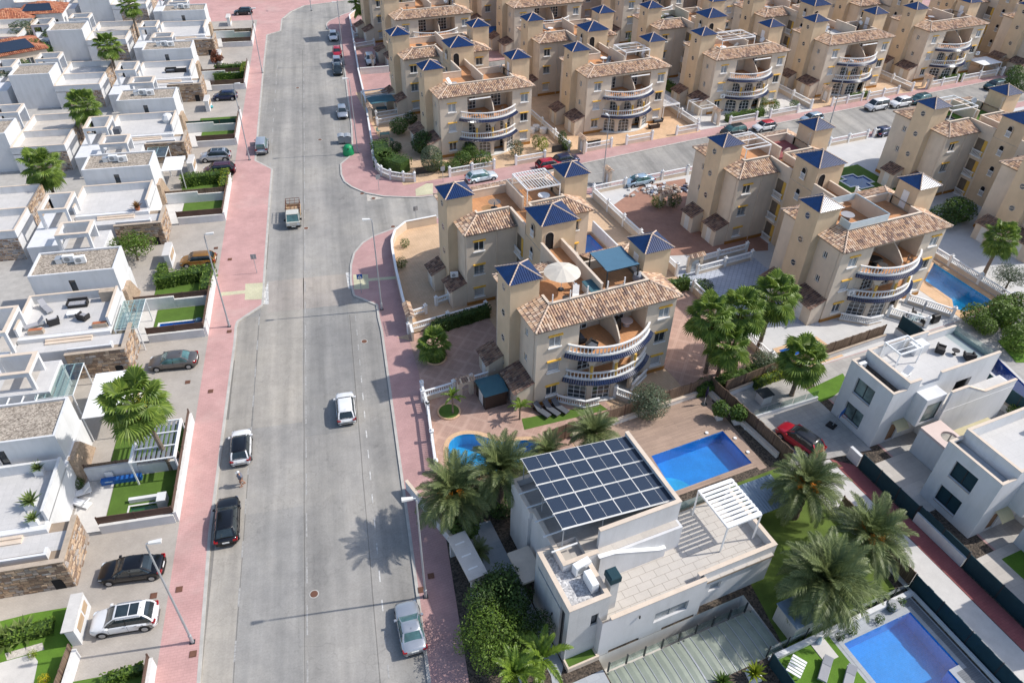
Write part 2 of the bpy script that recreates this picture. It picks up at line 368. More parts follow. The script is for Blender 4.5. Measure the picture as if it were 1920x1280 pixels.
# ------------------------------------------------------------------ mesh helpers
class MB:
    def __init__(s): s.v = []; s.f = []
    def add(s, vs, fs):
        o = len(s.v); s.v += [tuple(p) for p in vs]; s.f += [tuple(i+o for i in f) for f in fs]; return s
    def quad(s, a, b, c, d): return s.add([a, b, c, d], [(0, 1, 2, 3)])
    def box(s, x0, x1, y0, y1, z0, z1, bev=0):
        if x0 > x1: x0, x1 = x1, x0
        if y0 > y1: y0, y1 = y1, y0
        if bev > 0:
            b = bev
            lo = [(x0, y0), (x1, y0), (x1, y1), (x0, y1)]; hi = [(x0+b, y0+b), (x1-b, y0+b), (x1-b, y1-b), (x0+b, y1-b)]
            vs = [(x, y, z0) for x, y in lo]+[(x, y, z1-b) for x, y in lo]+[(x, y, z1) for x, y in hi]
            fs = [(3, 2, 1, 0), (8, 9, 10, 11)]
            for k in (0, 4):
                for i in range(4): j = (i+1) % 4; fs.append((k+i, k+j, k+4+j, k+4+i))
            return s.add(vs, fs)
        vs = [(x0, y0, z0), (x1, y0, z0), (x1, y1, z0), (x0, y1, z0), (x0, y0, z1), (x1, y0, z1), (x1, y1, z1), (x0, y1, z1)]
        return s.add(vs, [(3, 2, 1, 0), (4, 5, 6, 7), (0, 1, 5, 4), (1, 2, 6, 5), (2, 3, 7, 6), (3, 0, 4, 7)])
    def prism(s, poly, z0, z1, bottom=True):
        n = len(poly)
        ar = sum(poly[i][0]*poly[(i+1) % n][1]-poly[(i+1) % n][0]*poly[i][1] for i in range(n))
        if ar < 0: poly = poly[::-1]
        vs = [(x, y, z0) for x, y in poly]+[(x, y, z1) for x, y in poly]
        fs = [tuple(range(n, 2*n))]
        if bottom: fs.append(tuple(range(n-1, -1, -1)))
        fs += [(i, (i+1) % n, n+(i+1) % n, n+i) for i in range(n)]
        return s.add(vs, fs)
    def obox(s, p, q, w, z0, z1):
        """box along the plan line p->q, w wide"""
        dx, dy = q[0]-p[0], q[1]-p[1]; L = math.hypot(dx, dy) or 1e-6; nx, ny = -dy/L*w/2, dx/L*w/2
        return s.prism([(p[0]-nx, p[1]-ny), (q[0]-nx, q[1]-ny), (q[0]+nx, q[1]+ny), (p[0]+nx, p[1]+ny)], z0, z1)
    def tube(s, pts, r, n=6, cap=True):
        pts = [Vector(p) for p in pts]; rings = []
        rr = r if isinstance(r, (list, tuple)) else [r]*len(pts)
        for i, p in enumerate(pts):
            d = (pts[min(i+1, len(pts)-1)]-pts[max(i-1, 0)])
            if d.length < 1e-9: d = Vector((0, 0, 1))
            d.normalize()
            a = d.cross(Vector((0, 0, 1)) if abs(d.z) < .9 else Vector((1, 0, 0))).normalized(); b = d.cross(a)
            rings.append([p+a*math.cos(2*PI*k/n)*rr[i]+b*math.sin(2*PI*k/n)*rr[i] for k in range(n)])
        vs = [q for r_ in rings for q in r_]; fs = []
        for i in range(len(pts)-1):
            for k in range(n): fs.append((i*n+k, i*n+(k+1) % n, (i+1)*n+(k+1) % n, (i+1)*n+k))
        if cap: fs += [tuple(range(n-1, -1, -1)), tuple((len(pts)-1)*n+k for k in range(n))]
        return s.add(vs, fs)
    def bar(s, p, q, w, h=None):
        """rectangular bar between two points"""
        h = h or w; p, q = Vector(p), Vector(q); d = (q-p).normalized()
        a = d.cross(Vector((0, 0, 1)) if abs(d.z) < .95 else Vector((1, 0, 0))).normalized(); b = a.cross(d)
        o = [a*w/2*i+b*h/2*j for i, j in ((-1, -1), (1, -1), (1, 1), (-1, 1))]
        return s.add([p+x for x in o]+[q+x for x in o], [(3, 2, 1, 0), (4, 5, 6, 7), (0, 1, 5, 4), (1, 2, 6, 5), (2, 3, 7, 6), (3, 0, 4, 7)])
    def cyl(s, x, y, z0, z1, r, n=12, r2=None): return s.tube([(x, y, z0), (x, y, z1)], [r, r if r2 is None else r2], n)
    def disc(s, x, y, z, r, n=16): return s.add([(x+r*math.cos(2*PI*k/n), y+r*math.sin(2*PI*k/n), z) for k in range(n)], [tuple(range(n))])
    def lathe(s, x, y, prof, n=12):
        vs = []; fs = []
        for r, z in prof: vs += [(x+r*math.cos(2*PI*k/n), y+r*math.sin(2*PI*k/n), z) for k in range(n)]
        for i in range(len(prof)-1):
            for k in range(n): fs.append((i*n+k, i*n+(k+1) % n, (i+1)*n+(k+1) % n, (i+1)*n+k))
        fs += [tuple(range(n-1, -1, -1)), tuple((len(prof)-1)*n+k for k in range(n))]
        return s.add(vs, fs)
    def xf(s, m): s.v = [tuple(m @ Vector(p)) for p in s.v]; return s
    def join(s, o): return s.add(o.v, o.f)
    def mesh(s, name, smooth=False):
        me = bpy.data.meshes.new(name); me.from_pydata(s.v, [], s.f); me.validate(); me.update()
        if smooth: me.polygons.foreach_set('use_smooth', [True]*len(me.polygons))
        return me
    def build(s, name, m, parent=None, smooth=False, loc=None, rz=0):
        return put(name, s.mesh(name, smooth), m, parent, loc, rz)
def put(name, me, m, parent=None, loc=None, rz=0):
    o = bpy.data.objects.new(name, me); C.objects.link(o)
    if m and not me.materials: me.materials.append(MT[m])
    if parent: o.parent = parent
    if loc is not None: o.location = loc
    if rz: o.rotation_euler = (0, 0, rz)
    return o
def tag(o, label, cat, group=None):
    o['label'] = label; o['category'] = cat
    if group: o['group'] = group
    return o
def thing(name, label, cat, loc=(0, 0, 0), rz=0, group=None):
    o = bpy.data.objects.new(name, None); C.objects.link(o); o.empty_display_size = .3
    o.location = (loc[0], loc[1], loc[2] if len(loc) > 2 else 0); o.rotation_euler = (0, 0, rz)
    return tag(o, label, cat, group)
def kind(o, k): o['kind'] = k; return o
KIDS = {}
def kids(o): return [c for c in o.children]
def dup(root, loc=None, rz=None, label=None, group=None, scale=None):
    def rec(o, par):
        c = o.copy(); C.objects.link(c); c.parent = par
        for k in o.children: rec(k, c)
        return c
    r = rec(root, None)
    if loc is not None: r.location = (loc[0], loc[1], loc[2] if len(loc) > 2 else 0)
    if rz is not None: r.rotation_euler = (0, 0, rz)
    if scale: r.scale = (scale,)*3
    if label: r['label'] = label
    if group: r['group'] = group
    return r
def split(mb, name, m, parent):
    for i in range(len(mb.v)//8):
        q = MB(); q.add(mb.v[8*i:8*i+8], [tuple(k-8*i for k in f) for f in mb.f[6*i:6*i+6]]); q.build(name, m, parent)

# ------------------------------------------------------------------ sheets with holes
def ccw(p):
    a = sum(p[i][0]*p[(i+1) % len(p)][1]-p[(i+1) % len(p)][0]*p[i][1] for i in range(len(p)))
    return p if a > 0 else p[::-1]
def sheet_mb(outer, z, holes=(), skirt=0):
    loops = [[Vector((x, y, 0)) for x, y in ccw(outer)]]+[[Vector((x, y, 0)) for x, y in ccw(h)[::-1]] for h in holes]
    tri = tessellate_polygon(loops); pts = [p for lp in loops for p in lp]
    mb = MB(); fs = []
    for a, b, c in tri:
        A, B, D = pts[a], pts[b], pts[c]
        fs.append((a, b, c) if (B-A).cross(D-A).z > 0 else (a, c, b))
    mb.add([(p.x, p.y, z) for p in pts], fs)
    if skirt:
        n = len(loops[0]); q = loops[0]
        for i in range(n):
            a, b = q[i], q[(i+1) % n]
            mb.quad((a.x, a.y, z-skirt), (b.x, b.y, z-skirt), (b.x, b.y, z), (a.x, a.y, z))
    return mb
SZ = [0]
def sheet(name, outer, z, m, holes=(), skirt=0, parent=None, k='structure'):
    if not parent and z > .123: SZ[0] += .0007; z += SZ[0]
    o = sheet_mb(outer, z, holes, skirt).build(name, m, parent)
    if not parent and k: kind(o, k)
    return o
def rect(F, x0, x1, y0, y1): return [F(x0, y0), F(x1, y0), F(x1, y1), F(x0, y1)]

# ------------------------------------------------------------------ wall with openings
def facade(mb, o, u, nrm, W, z0, z1, holes, depth=.22):
    """face from point o along unit u (plan), outward normal nrm; holes = (u0,u1,z0,z1)"""
    us = sorted({0, W, *[h[0] for h in holes], *[h[1] for h in holes]}); zs = sorted({z0, z1, *[h[2] for h in holes], *[h[3] for h in holes]})
    def pt(a, z, d=0): return (o[0]+u[0]*a-nrm[0]*d, o[1]+u[1]*a-nrm[1]*d, z)
    flip = u[0]*nrm[1]-u[1]*nrm[0] > 0
    def q(a, b, c, d): mb.quad(*( (a, d, c, b) if flip else (a, b, c, d)))
    for i in range(len(us)-1):
        for j in range(len(zs)-1):
            cu, cz = (us[i]+us[i+1])/2, (zs[j]+zs[j+1])/2
            if any(h[0] < cu < h[1] and h[2] < cz < h[3] for h in holes): continue
            q(pt(us[i], zs[j]), pt(us[i+1], zs[j]), pt(us[i+1], zs[j+1]), pt(us[i], zs[j+1]))
    for a, b, c, d in holes:
        q(pt(a, c), pt(a, c, depth), pt(b, c, depth), pt(b, c)); q(pt(a, d, depth), pt(a, d), pt(b, d), pt(b, d, depth))
        q(pt(a, c), pt(a, d), pt(a, d, depth), pt(a, c, depth)); q(pt(b, c, depth), pt(b, d, depth), pt(b, d), pt(b, c))
    return pt
def window_parts(parent, pt, h, style='slide', name='window', depth=.2, sill=True, box=False, glassm='window_glass', frame='white_paint'):
    """a framed window set back in the opening h, reached through the facade's pt()"""
    a, b, c, d = h
    w = .06
    fm = MB(); P3 = lambda u, z, dd: Vector(pt(u, z, dd))
    def strip(u0, u1, z0, z1, d0, d1):
        c8 = [P3(u0, z0, d0), P3(u1, z0, d0), P3(u1, z0, d1), P3(u0, z0, d1), P3(u0, z1, d0), P3(u1, z1, d0), P3(u1, z1, d1), P3(u0, z1, d1)]
        fm.add(c8, [(3, 2, 1, 0), (4, 5, 6, 7), (0, 1, 5, 4), (1, 2, 6, 5), (2, 3, 7, 6), (3, 0, 4, 7)])
    D0, D1 = depth-.08, depth-.01
    strip(a, a+w, c, d, D0, D1); strip(b-w, b, c, d, D0, D1); strip(a+w, b-w, c, c+w, D0, D1); strip(a+w, b-w, d-w, d, D0, D1)
    if style in ('slide', 'grille'): strip((a+b)/2-w/2, (a+b)/2+w/2, c+w, d-w, D0, D1)
    if style == 'grid':
        n = max(2, round((b-a)/.55))
        for i in range(1, n): x = a+(b-a)*i/n; strip(x-.025, x+.025, c+w, d-w, D0, D1)
        for i in range(1, 4): z = c+(d-c)*i/4; strip(a+w, b-w, z-.02, z+.02, D0+.01, D1)
    fo = fm.build(name, frame, parent)
    gm = MB(); gm.quad(P3(a+.01, c+.01, depth-.03), P3(b-.01, c+.01, depth-.03), P3(b-.01, d-.01, depth-.03), P3(a+.01, d-.01, depth-.03)); gm.build('pane', glassm, fo)
    if style == 'grille':
        gr = MB()
        for i in range(1, 7): x = a+(b-a)*i/7; gr.bar(P3(x, c, -.02), P3(x, d, -.02), .018)
        for z in (c+.15*(d-c), c+.5*(d-c), d-.15*(d-c)): gr.bar(P3(a, z, -.02), P3(b, z, -.02), .018)
        gr.build('grille', 'dark_metal', fo)
    if style == 'shut':
        sh = MB()
        for i in range(9):
            z = c+w+(d-c-2*w)*i/9; z2 = c+w+(d-c-2*w)*(i+.92)/9
            sh.quad(P3(a+w, z, depth-.045), P3(b-w, z, depth-.045), P3(b-w, z2, depth-.07), P3(a+w, z2, depth-.07))
        sh.build('shutter', 'shutter_white', fo)
    if sill:
        s_ = MB(); c8 = [P3(a-.1, c-.1, -.12), P3(b+.1, c-.1, -.12), P3(b+.1, c-.1, .0), P3(a-.1, c-.1, .0), P3(a-.1, c, -.12), P3(b+.1, c, -.12), P3(b+.1, c, .0), P3(a-.1, c, .0)]
        s_.add(c8, [(3, 2, 1, 0), (4, 5, 6, 7), (0, 1, 5, 4), (1, 2, 6, 5), (2, 3, 7, 6), (3, 0, 4, 7)]); s_.build('sill', 'white_paint', fo)
    if box:
        s_ = MB(); c8 = [P3(a-.12, d+.06, -.16), P3(b+.12, d+.06, -.16), P3(b+.12, d+.06, .0), P3(a-.12, d+.06, .0), P3(a-.12, d+.2, -.16), P3(b+.12, d+.2, -.16), P3(b+.12, d+.2, .0), P3(a-.12, d+.2, .0)]
        s_.add(c8, [(3, 2, 1, 0), (4, 5, 6, 7), (0, 1, 5, 4), (1, 2, 6, 5), (2, 3, 7, 6), (3, 0, 4, 7)]); s_.build('lintel_band', 'awning_box', fo)
    return fo

# ------------------------------------------------------------------ tiled slopes
def tile_slope(mb, a, b, c, d, tw=.25, tl=.42, r=.105, seg=4, rg=None):
    """barrel tiles over the slope: eave a->b, ridge d->c (above a and b); lifted clear of the plane"""
    a, b, c, d = [Vector(p) for p in (a, b, c, d)]
    rg = rg or random.Random(5)
    e = (b-a); L = e.length; e.normalize()
    up = ((d-a)+(c-b))*.5; up -= e*up.dot(e); S = up.length; up.normalize(); n = e.cross(up).normalized()
    if n.z < 0: n = -n
    nc = max(1, int(L/tw)); nr = max(1, round(S/tl)); tw = L/nc; tl = S/nr
    s0 = (d-a).dot(e); s1 = (c-b).dot(e)
    for j in range(nr):
        for i in range(nc):
            x = (i+.5)*tw; t = (j+.5)/nr
            lo, hi = s0*t, L+s1*t
            if x < lo+tw*.15 or x > hi-tw*.15: continue
            o = a+e*x+up*(j*tl-.03)+n*(.012+rg.uniform(0, .015)); q = o+up*(tl+.05)+n*.0
            k = rg.uniform(-.012, .012)
            vs = []
            for (p, rr, lift) in ((o, r, .028), (q, r*.82, 0)):
                for s_ in range(seg+1):
                    ang = PI*s_/seg; vs.append(p+e*(math.cos(ang)*rr+k)+n*(math.sin(ang)*rr*.85+lift))
            fs = [(s_, s_+1, seg+2+s_, seg+1+s_) for s_ in range(seg)]
            fs = [f[::-1] for f in fs]
            fs.append(tuple(range(seg+1)))
            mb.add(vs, fs)
    return mb
def ribbed_slope(mb, a, b, apex, tw=.2, r=.06):
    """glazed ribs running down a triangular face"""
    a, b, t = Vector(a), Vector(b), Vector(apex)
    e = (b-a); L = e.length; e.normalize(); h = (t-a); h -= e*h.dot(e); S = h.length; up = h.normalized(); n = e.cross(up).normalized()
    if n.z < 0: n = -n
    mb.add([a, b, t], [(0, 1, 2)])
    xt = (t-a).dot(e)
    nc = int(L/tw)
    for i in range(nc):
        x = (i+.5)*L/nc
        f = x/xt if x < xt else (L-x)/(L-xt)
        ln = S*f
        if ln < .12: continue
        o = a+e*x-up*.03; q = a+e*x+up*ln
        vs = []
        for p in (o, q):
            for s_ in range(4): ang = PI*s_/3; vs.append(p+e*math.cos(ang)*r+n*math.sin(ang)*r*.9)
        mb.add(vs, [(s_+1, s_, 4+s_, 5+s_) for s_ in range(3)]+[(0, 1, 2, 3)])
    return mb
def hip_line(mb, p, q, r=.09, step=.34):
    p, q = Vector(p), Vector(q); L = (q-p).length; n = max(1, round(L/step)); d = (q-p)/n
    for i in range(n):
        a = p+d*i; b = p+d*(i+1.08)
        mb.tube([a+Vector((0, 0, .03)), b], [r, r*.8], 7)
    return mb

# ------------------------------------------------------------------ balustrades and garden walls
def balusters_mb(mb, pts, z, h=.62, step=.2, r=.055):
    for i in range(len(pts)-1):
        p, q = pts[i], pts[i+1]; L = math.hypot(q[0]-p[0], q[1]-p[1]); n = max(1, int(L/step))
        for k in range(n):
            t = (k+.5)/n; x = p[0]+(q[0]-p[0])*t; y = p[1]+(q[1]-p[1])*t
            mb.tube([(x, y, z), (x, y, z+h*.3), (x, y, z+h*.75), (x, y, z+h)], [r*.8, r*1.15, r*.6, r*.8], 5, cap=False)
    return mb
def garden_wall(pts, label, wall_h=.55, rail=True, group='garden balustrades', wall='stucco_sand', posts=True, z=.12, base_w=.2, bal_h=.6, step=.22, name='balustrade_wall', close=False, ends=True):
    """low rendered wall carrying a white balustrade with square posts"""
    t = thing(name, label, 'balustrade', (pts[0][0], pts[0][1], z), 0, group)
    q = [(p[0]-pts[0][0], p[1]-pts[0][1]) for p in pts]
    w = MB()
    for i in range(len(q)-1): w.obox(q[i], q[i+1], base_w, -.12, wall_h)
    w.build('wall', wall, t)
    if rail:
        b = MB(); balusters_mb(b, q, wall_h, bal_h, step); kind(b.build('balusters', 'white_paint', t, True), 'stuff')
        r = MB()
        for i in range(len(q)-1): r.obox(q[i], q[i+1], .2, wall_h+bal_h, wall_h+bal_h+.1); r.obox(q[i], q[i+1], .24, wall_h, wall_h+.045)
        r.build('rail', 'white_paint', t)
    else:
        r = MB()
        for i in range(len(q)-1): r.obox(q[i], q[i+1], base_w+.08, wall_h, wall_h+.06)
        r.build('coping', 'white_paint' if wall != 'stucco_white' else 'stone_top', t)
    if posts:
        hh = wall_h+(bal_h+.1 if rail else 0)
        sp = []
        for i in range(len(q)-1):
            L = math.hypot(q[i+1][0]-q[i][0], q[i+1][1]-q[i][1]); n = max(1, round(L/4.5)) if posts is True else 1
            for k in range(n): sp.append((q[i][0]+(q[i+1][0]-q[i][0])*k/n, q[i][1]+(q[i+1][1]-q[i][1])*k/n))
        sp.append(q[-1])
        if not ends: sp = sp[1:-1]
        a = math.atan2(q[1][1]-q[0][1], q[1][0]-q[0][0])
        for x, y in sp:
            m = MB(); m.box(-.16, .16, -.16, .16, -.12, hh+.14); m.box(-.2, .2, -.2, .2, hh+.14, hh+.22); m.lathe(0, 0, [(.04, hh+.22), (.11, hh+.3), (.11, hh+.36), (.03, hh+.45)], 8)
            m.build('post', 'white_paint', t, loc=(x, y, 0), rz=a)
    return t
def plain_wall(pts, label, h=1.0, w=.2, m='stucco_white', cap='coping', name='garden_wall', group='garden walls', z=.0, capw=.04):
    t = thing(name, label, 'wall', (pts[0][0], pts[0][1], z), 0, group)
    q = [(p[0]-pts[0][0], p[1]-pts[0][1]) for p in pts]
    a = MB(); b = MB()
    for i in range(len(q)-1):
        a.obox(q[i], q[i+1], w+.002*i, 0, h); b.obox(q[i], q[i+1], w+2*capw+.002*i, h, h+.05)
    a.build('wall', m, t)
    if cap: b.build('coping', cap, t)
    return t
def screen_fence(pts, label, z0=0, h=1.8, m='reed', name='reed_fence', group='screen fences', post='wood_brown', cat='fence', slat=0, w=.05):
    """screen of canes or boards on posts; slat>0 lays that many boards one above the other"""
    t = thing(name, label, cat, (pts[0][0], pts[0][1], z0), 0, group)
    q = [(p[0]-pts[0][0], p[1]-pts[0][1]) for p in pts]
    if slat:
        for k in range(slat):
            s_ = MB(); g = h/slat
            for i in range(len(q)-1): s_.obox(q[i], q[i+1], w, k*g+.012, (k+1)*g-.012)
            s_.build('board', m, t)
    else:
        s_ = MB()
        for i in range(len(q)-1):
            L = math.hypot(q[i+1][0]-q[i][0], q[i+1][1]-q[i][1]); n = max(2, int(L/.5)); r_ = random.Random(i+int(L*10))
            for k in range(n):
                p0 = [q[i][j]+(q[i+1][j]-q[i][j])*k/n for j in (0, 1)]; p1 = [q[i][j]+(q[i+1][j]-q[i][j])*(k+1)/n for j in (0, 1)]
                s_.obox(p0, p1, w+r_.uniform(0, .03), 0, h+r_.uniform(-.05, .05))
        s_.build('screen', m, t)
    for i in range(len(q)-1):
        L = math.hypot(q[i+1][0]-q[i][0], q[i+1][1]-q[i][1]); n = max(1, round(L/2.4))
        for k in range(n+1):
            x = q[i][0]+(q[i+1][0]-q[i][0])*k/n; y = q[i][1]+(q[i+1][1]-q[i][1])*k/n
            m_ = MB(); m_.box(-.05, .05, -.05, .05, 0, h+.04); m_.build('post', post, t, loc=(x, y, 0), rz=math.atan2(q[i+1][1]-q[i][1], q[i+1][0]-q[i][0]))
    return t
# ------------------------------------------------------------------ frames of the quarter
B1 = (18.63, 64.27)                         # middle of the first yellow building
FB = fr(*B1)                                # its frame: x along the cross street, y away from the camera
V0 = (10.05, 24.4); FV = fr(*V0)            # corner of the villa with the solar panels
def LB(px, py, z=0): p = P(px, py, z); return inv((p.x, p.y), *B1)
def LV(px, py, z=0): p = P(px, py, z); return inv((p.x, p.y), *V0)
ZS = .12                                    # height of pavements and gardens above the road

# ------------------------------------------------------------------ pools (outlines first: the ground is cut around them)
def smooth_loop(pts, it=2):
    for _ in range(it):
        q = []
        for i in range(len(pts)):
            a, b = pts[i], pts[(i+1) % len(pts)]
            q += [(a[0]*.75+b[0]*.25, a[1]*.75+b[1]*.25), (a[0]*.25+b[0]*.75, a[1]*.25+b[1]*.75)]
        pts = q
    return pts
k6 = lambda x, y: (740+x/2.206, 700+y/2.206)
POOLS = []
def pool(name, outline, label, mosaic, coping, cw=.35, depth=1.3, group='swimming pools', ledge=None):
    POOLS.append((name, ccw(outline), label, mosaic, coping, cw, depth, group, ledge))
pool('pool', smooth_loop(PP([k6(*p) for p in [(222, 350), (222, 285), (262, 254), (330, 250), (385, 268), (430, 284), (490, 280), (560, 274), (605, 292), (600, 330), (520, 365), (430, 408), (310, 432), (235, 400)]], ZS)), 'kidney shaped pool with peach coping behind the date palms', 'pool_mosaic_light', 'peach_tile', .45)
pool('pool', PP([(1221, 855), (1355, 808), (1410, 868), (1263, 922)], ZS), 'rectangular blue pool with round corner steps in timber deck', 'pool_mosaic', 'deck_board', .3)
pool('pool', [FV(19.2, -6.6), FV(25.6, -6.6), FV(25.6, -11.0), FV(24.6, -11.0), FV(24.6, -13.5), FV(19.2, -13.5)], 'bright blue pool beside the bright green lawn, bottom right', 'pool_mosaic', 'grey_tile', .35)
pool('pool', PP([(1751, 494), (1867.5, 569), (1840, 577), (1807.5, 584), (1788, 578), (1785, 562), (1734, 526)], ZS), 'long turquoise pool beside the yellow building on the right', 'pool_mosaic_light', 'peach_tile', .4)
pool('pool', PP([(1460, 657), (1530, 637), (1569, 665), (1497, 688)], ZS), 'small square plunge pool behind the fan palm, orange rim', 'pool_mosaic', 'peach_tile', .45)
pool('pool', [FB(57.2+a, 11.6+b) for a, b in ((-1, -1.9), (1, -1.9), (1, -.9), (2.1, -.9), (2.1, .9), (1, .9), (1, 1.9), (-1, 1.9), (-1, .9), (-2.1, .9), (-2.1, -.9), (-1, -.9))], 'cross shaped pool with white rim on artificial grass', 'pool_mosaic_deep', 'white_dirty', .3)
pool('pool', rect(FB, 9.6, 12.9, 5.5, 12.8), 'slim blue pool between first yellow building and white wall', 'pool_mosaic', 'brown_tile', .3)
pool('pool', PP([(1866, 668), (1935, 735), (1935, 765), (1905, 740), (1850, 690)], ZS), 'deep blue pool at the back of the white villa, right edge', 'pool_mosaic_deep', 'pale_pave', .3)
pool('pool', [(-22.6, 68.2), (-19.0, 68.2), (-19.0, 69.9), (-22.6, 69.9)], 'small blue dipping pool in a townhouse garden', 'pool_mosaic', 'white_dirty', .22)
pool('pool', [(-21.5, 43.2), (-18.9, 43.2), (-18.9, 44.6), (-21.5, 44.6)], 'little green water basin beside the low white bench wall', 'lawn_bright', 'white_dirty', .15, .25)
# sunken court south of the villa
COURT = rect(FV, 2.4, 14.95, -5.25, -.56)
HOLES = [COURT]
def grow(poly, d):
    n = len(poly); out = []
    for i in range(n):
        a, b, c = poly[i-1], poly[i], poly[(i+1) % n]
        def nn(p, q): L = math.hypot(q[0]-p[0], q[1]-p[1]) or 1e-6; return ((q[1]-p[1])/L, -(q[0]-p[0])/L)
        n1, n2 = nn(a, b), nn(b, c); m = (n1[0]+n2[0], n1[1]+n2[1]); k = 1+n1[0]*n2[0]+n1[1]*n2[1]
        k = max(k, .35); out.append((b[0]+m[0]*d/k, b[1]+m[1]*d/k))
    return out
for pl in POOLS: HOLES.append(pl[1])
def inside(p, poly):
    c = False
    for i in range(len(poly)):
        a, b = poly[i], poly[i-1]
        if (a[1] > p[1]) != (b[1] > p[1]) and p[0] < (b[0]-a[0])*(p[1]-a[1])/(b[1]-a[1])+a[0]: c = not c
    return c
def cut(name, outer, z, m, **k):
    hs = [h for h in HOLES if all(inside(p, outer) for p in h)]
    return sheet(name, outer, z, m, hs, **k)

# ------------------------------------------------------------------ ground sheet and road
cut('ground', [(-320, -40), (420, -40), (420, 520), (-320, 520)], -.03, 'pale_gravel')
XL, XR = P(385, 1100).x, P(762, 958).x
sheet('road', [(XL-.4, 0), (XR+.4, 0), (XR+.4, 165), (60, 230), (60, 300), (-20, 300), (XL-3, 190), (XL-.4, 150)], 0, 'asphalt')
xs_end = FB(140, 28)
sheet('cross_street', [FB(-16, 23), FB(150, 24.5), FB(150, 36.8), FB(-16, 32.2)], .004, 'asphalt')
sheet('back_street', [FB(-4, 73), FB(170, 73), FB(170, 79), FB(-4, 79)], .003, 'asphalt')
def tone(name, k, tint=(1, 1, 1)):
    m = MT['asphalt'].copy(); m.name = name; MT[name] = m
    n = m.node_tree.nodes; l = m.node_tree.links; b = n['Principled BSDF']
    src = b.inputs['Base Color'].links[0].from_socket
    l.new(mixc(n, l, 1.0, src, (k*tint[0], k*tint[1], k*tint[2]), 'MULTIPLY'), b.inputs['Base Color'])
tone('asphalt_pale', 1.08, (1.03, 1, .955)); tone('asphalt_dark', .92, (.985, 1, 1.02)); tone('asphalt_patch', .95); tone('asphalt_seam', .62)
tone('asphalt_pink', 1.08, (1.05, .99, .955))
def strip(name, x0, x1, y0, y1, m, z=.004, jag=0):
    r_ = random.Random(int(y0*7+x0*3))
    n = max(2, int((y1-y0)/3)); L = [(x0+r_.uniform(-jag, jag), y0+(y1-y0)*i/n) for i in range(n+1)]; Q = [(x1+r_.uniform(-jag, jag), y0+(y1-y0)*i/n) for i in range(n+1)]
    return sheet(name, L+Q[::-1], z, m)
strip('parking_lane', XL+.02, XL+2.5, 5, 69.5, 'asphalt_pale', .004, .06)
strip('parking_lane', XL+.02, XL+2.2, 100.5, 160, 'asphalt_patch', .004, .06)
strip('road_lane', XL+2.6, XL+7.2, 5, 42, 'asphalt_dark', .004, .05)
strip('road_lane', XL+7.35, XL+12.2, 50, 70, 'asphalt_dark', .004, .06)
strip('road_lane', XL+7.3, XL+12.2, 98, 135, 'asphalt_patch', .004, .08)
strip('road_lane', XL+2.6, XL+7.2, 52, 76, 'asphalt_pale', .005, .06)
strip('parking_lane', XR-2.3, XR-.02, 5, 66, 'asphalt_patch', .004, .06)
for x_, y0_, y1_ in ((XL+7.28, 5, 160), (XL+2.55, 5, 70), (XL+12.25, 20, 68)):
    strip('road_joint', x_-.035, x_+.035, y0_, y1_, 'asphalt_seam', .008, .02)
for a, b in ((1290, 1020), (790, 680), (505, 440)): strip('gutter', XL+.13, XL+.40, P(400, a).y, P(400, b).y, 'asphalt_seam', .009, .02) if b > 500 else strip('gutter', P(497, 470).x+.1, P(497, 470).x+.35, P(497, a).y, P(500, b).y, 'asphalt_seam', .009, .02)
strip('raised_crossing', P(503, 545).x, P(657, 530).x, P(580, 578).y, P(580, 520).y, 'asphalt_pink', .008, .03)

# worn paint
def paintmat():
    m, n, l, b = nt('road_paint')
    v = pos(n, l); f = noise(n, l, v, 3.5, 6, .75)
    w = ramp(n, l, f, [(.40, (.34, .33, .315)), (.56, (.66, .65, .62))])
    l.new(w, b.inputs['Base Color']); b.inputs['Roughness'].default_value = .8; MT['road_paint'] = m
    m2 = m.copy(); m2.name = 'road_paint_faint'; MT['road_paint_faint'] = m2
    for e, c in zip([x for x in m2.node_tree.nodes if x.type == 'VALTORGB'][0].color_ramp.elements, ((.27, .26, .245), (.42, .41, .39))): e.color = (*c, 1)
paintmat()
def marking(x, y0, y1, w=.12, m='road_paint', nm='road_marking'):
    return sheet(nm, [(x-w/2, y0), (x+w/2, y0), (x+w/2, y1), (x-w/2, y1)], .012, m)
xd = P(697, 920).x
y = P(735, 1270).y
while y < 68:
    marking(xd, y, y+1.0, .10, 'road_paint_faint' if y < 30 or y > 58 else 'road_paint'); y += 2.55
y = 12
while y < 150:
    if not 72 < y < 98: marking(XL+2.52, y, y+1.6, .11, 'road_paint_faint')
    marking(XL+7.28+.18, y+1, y+3.4, .11, 'road_paint_faint'); y += 4.3
y = 100
while y < 138:
    marking(XR-2.4, y, y+1.1, .1, 'road_paint_faint'); y += 2.6
for q in ([(495, 545), (503, 527), (504, 570), (493, 571)], [(648, 511), (656, 511), (660, 541), (653, 541)], [(792, 408), (816, 404), (816, 409), (793, 411)], [(641, 334), (652, 345), (648, 346), (642, 340)]):
    sheet('road_marking', PP(q), .012, 'road_paint')
for x_ in (10, 13.6, 22, 25.6, 40, 43): sheet('road_marking', rect(FB, x_, x_+2.2, 28.1, 28.22), .014, 'road_paint_faint')

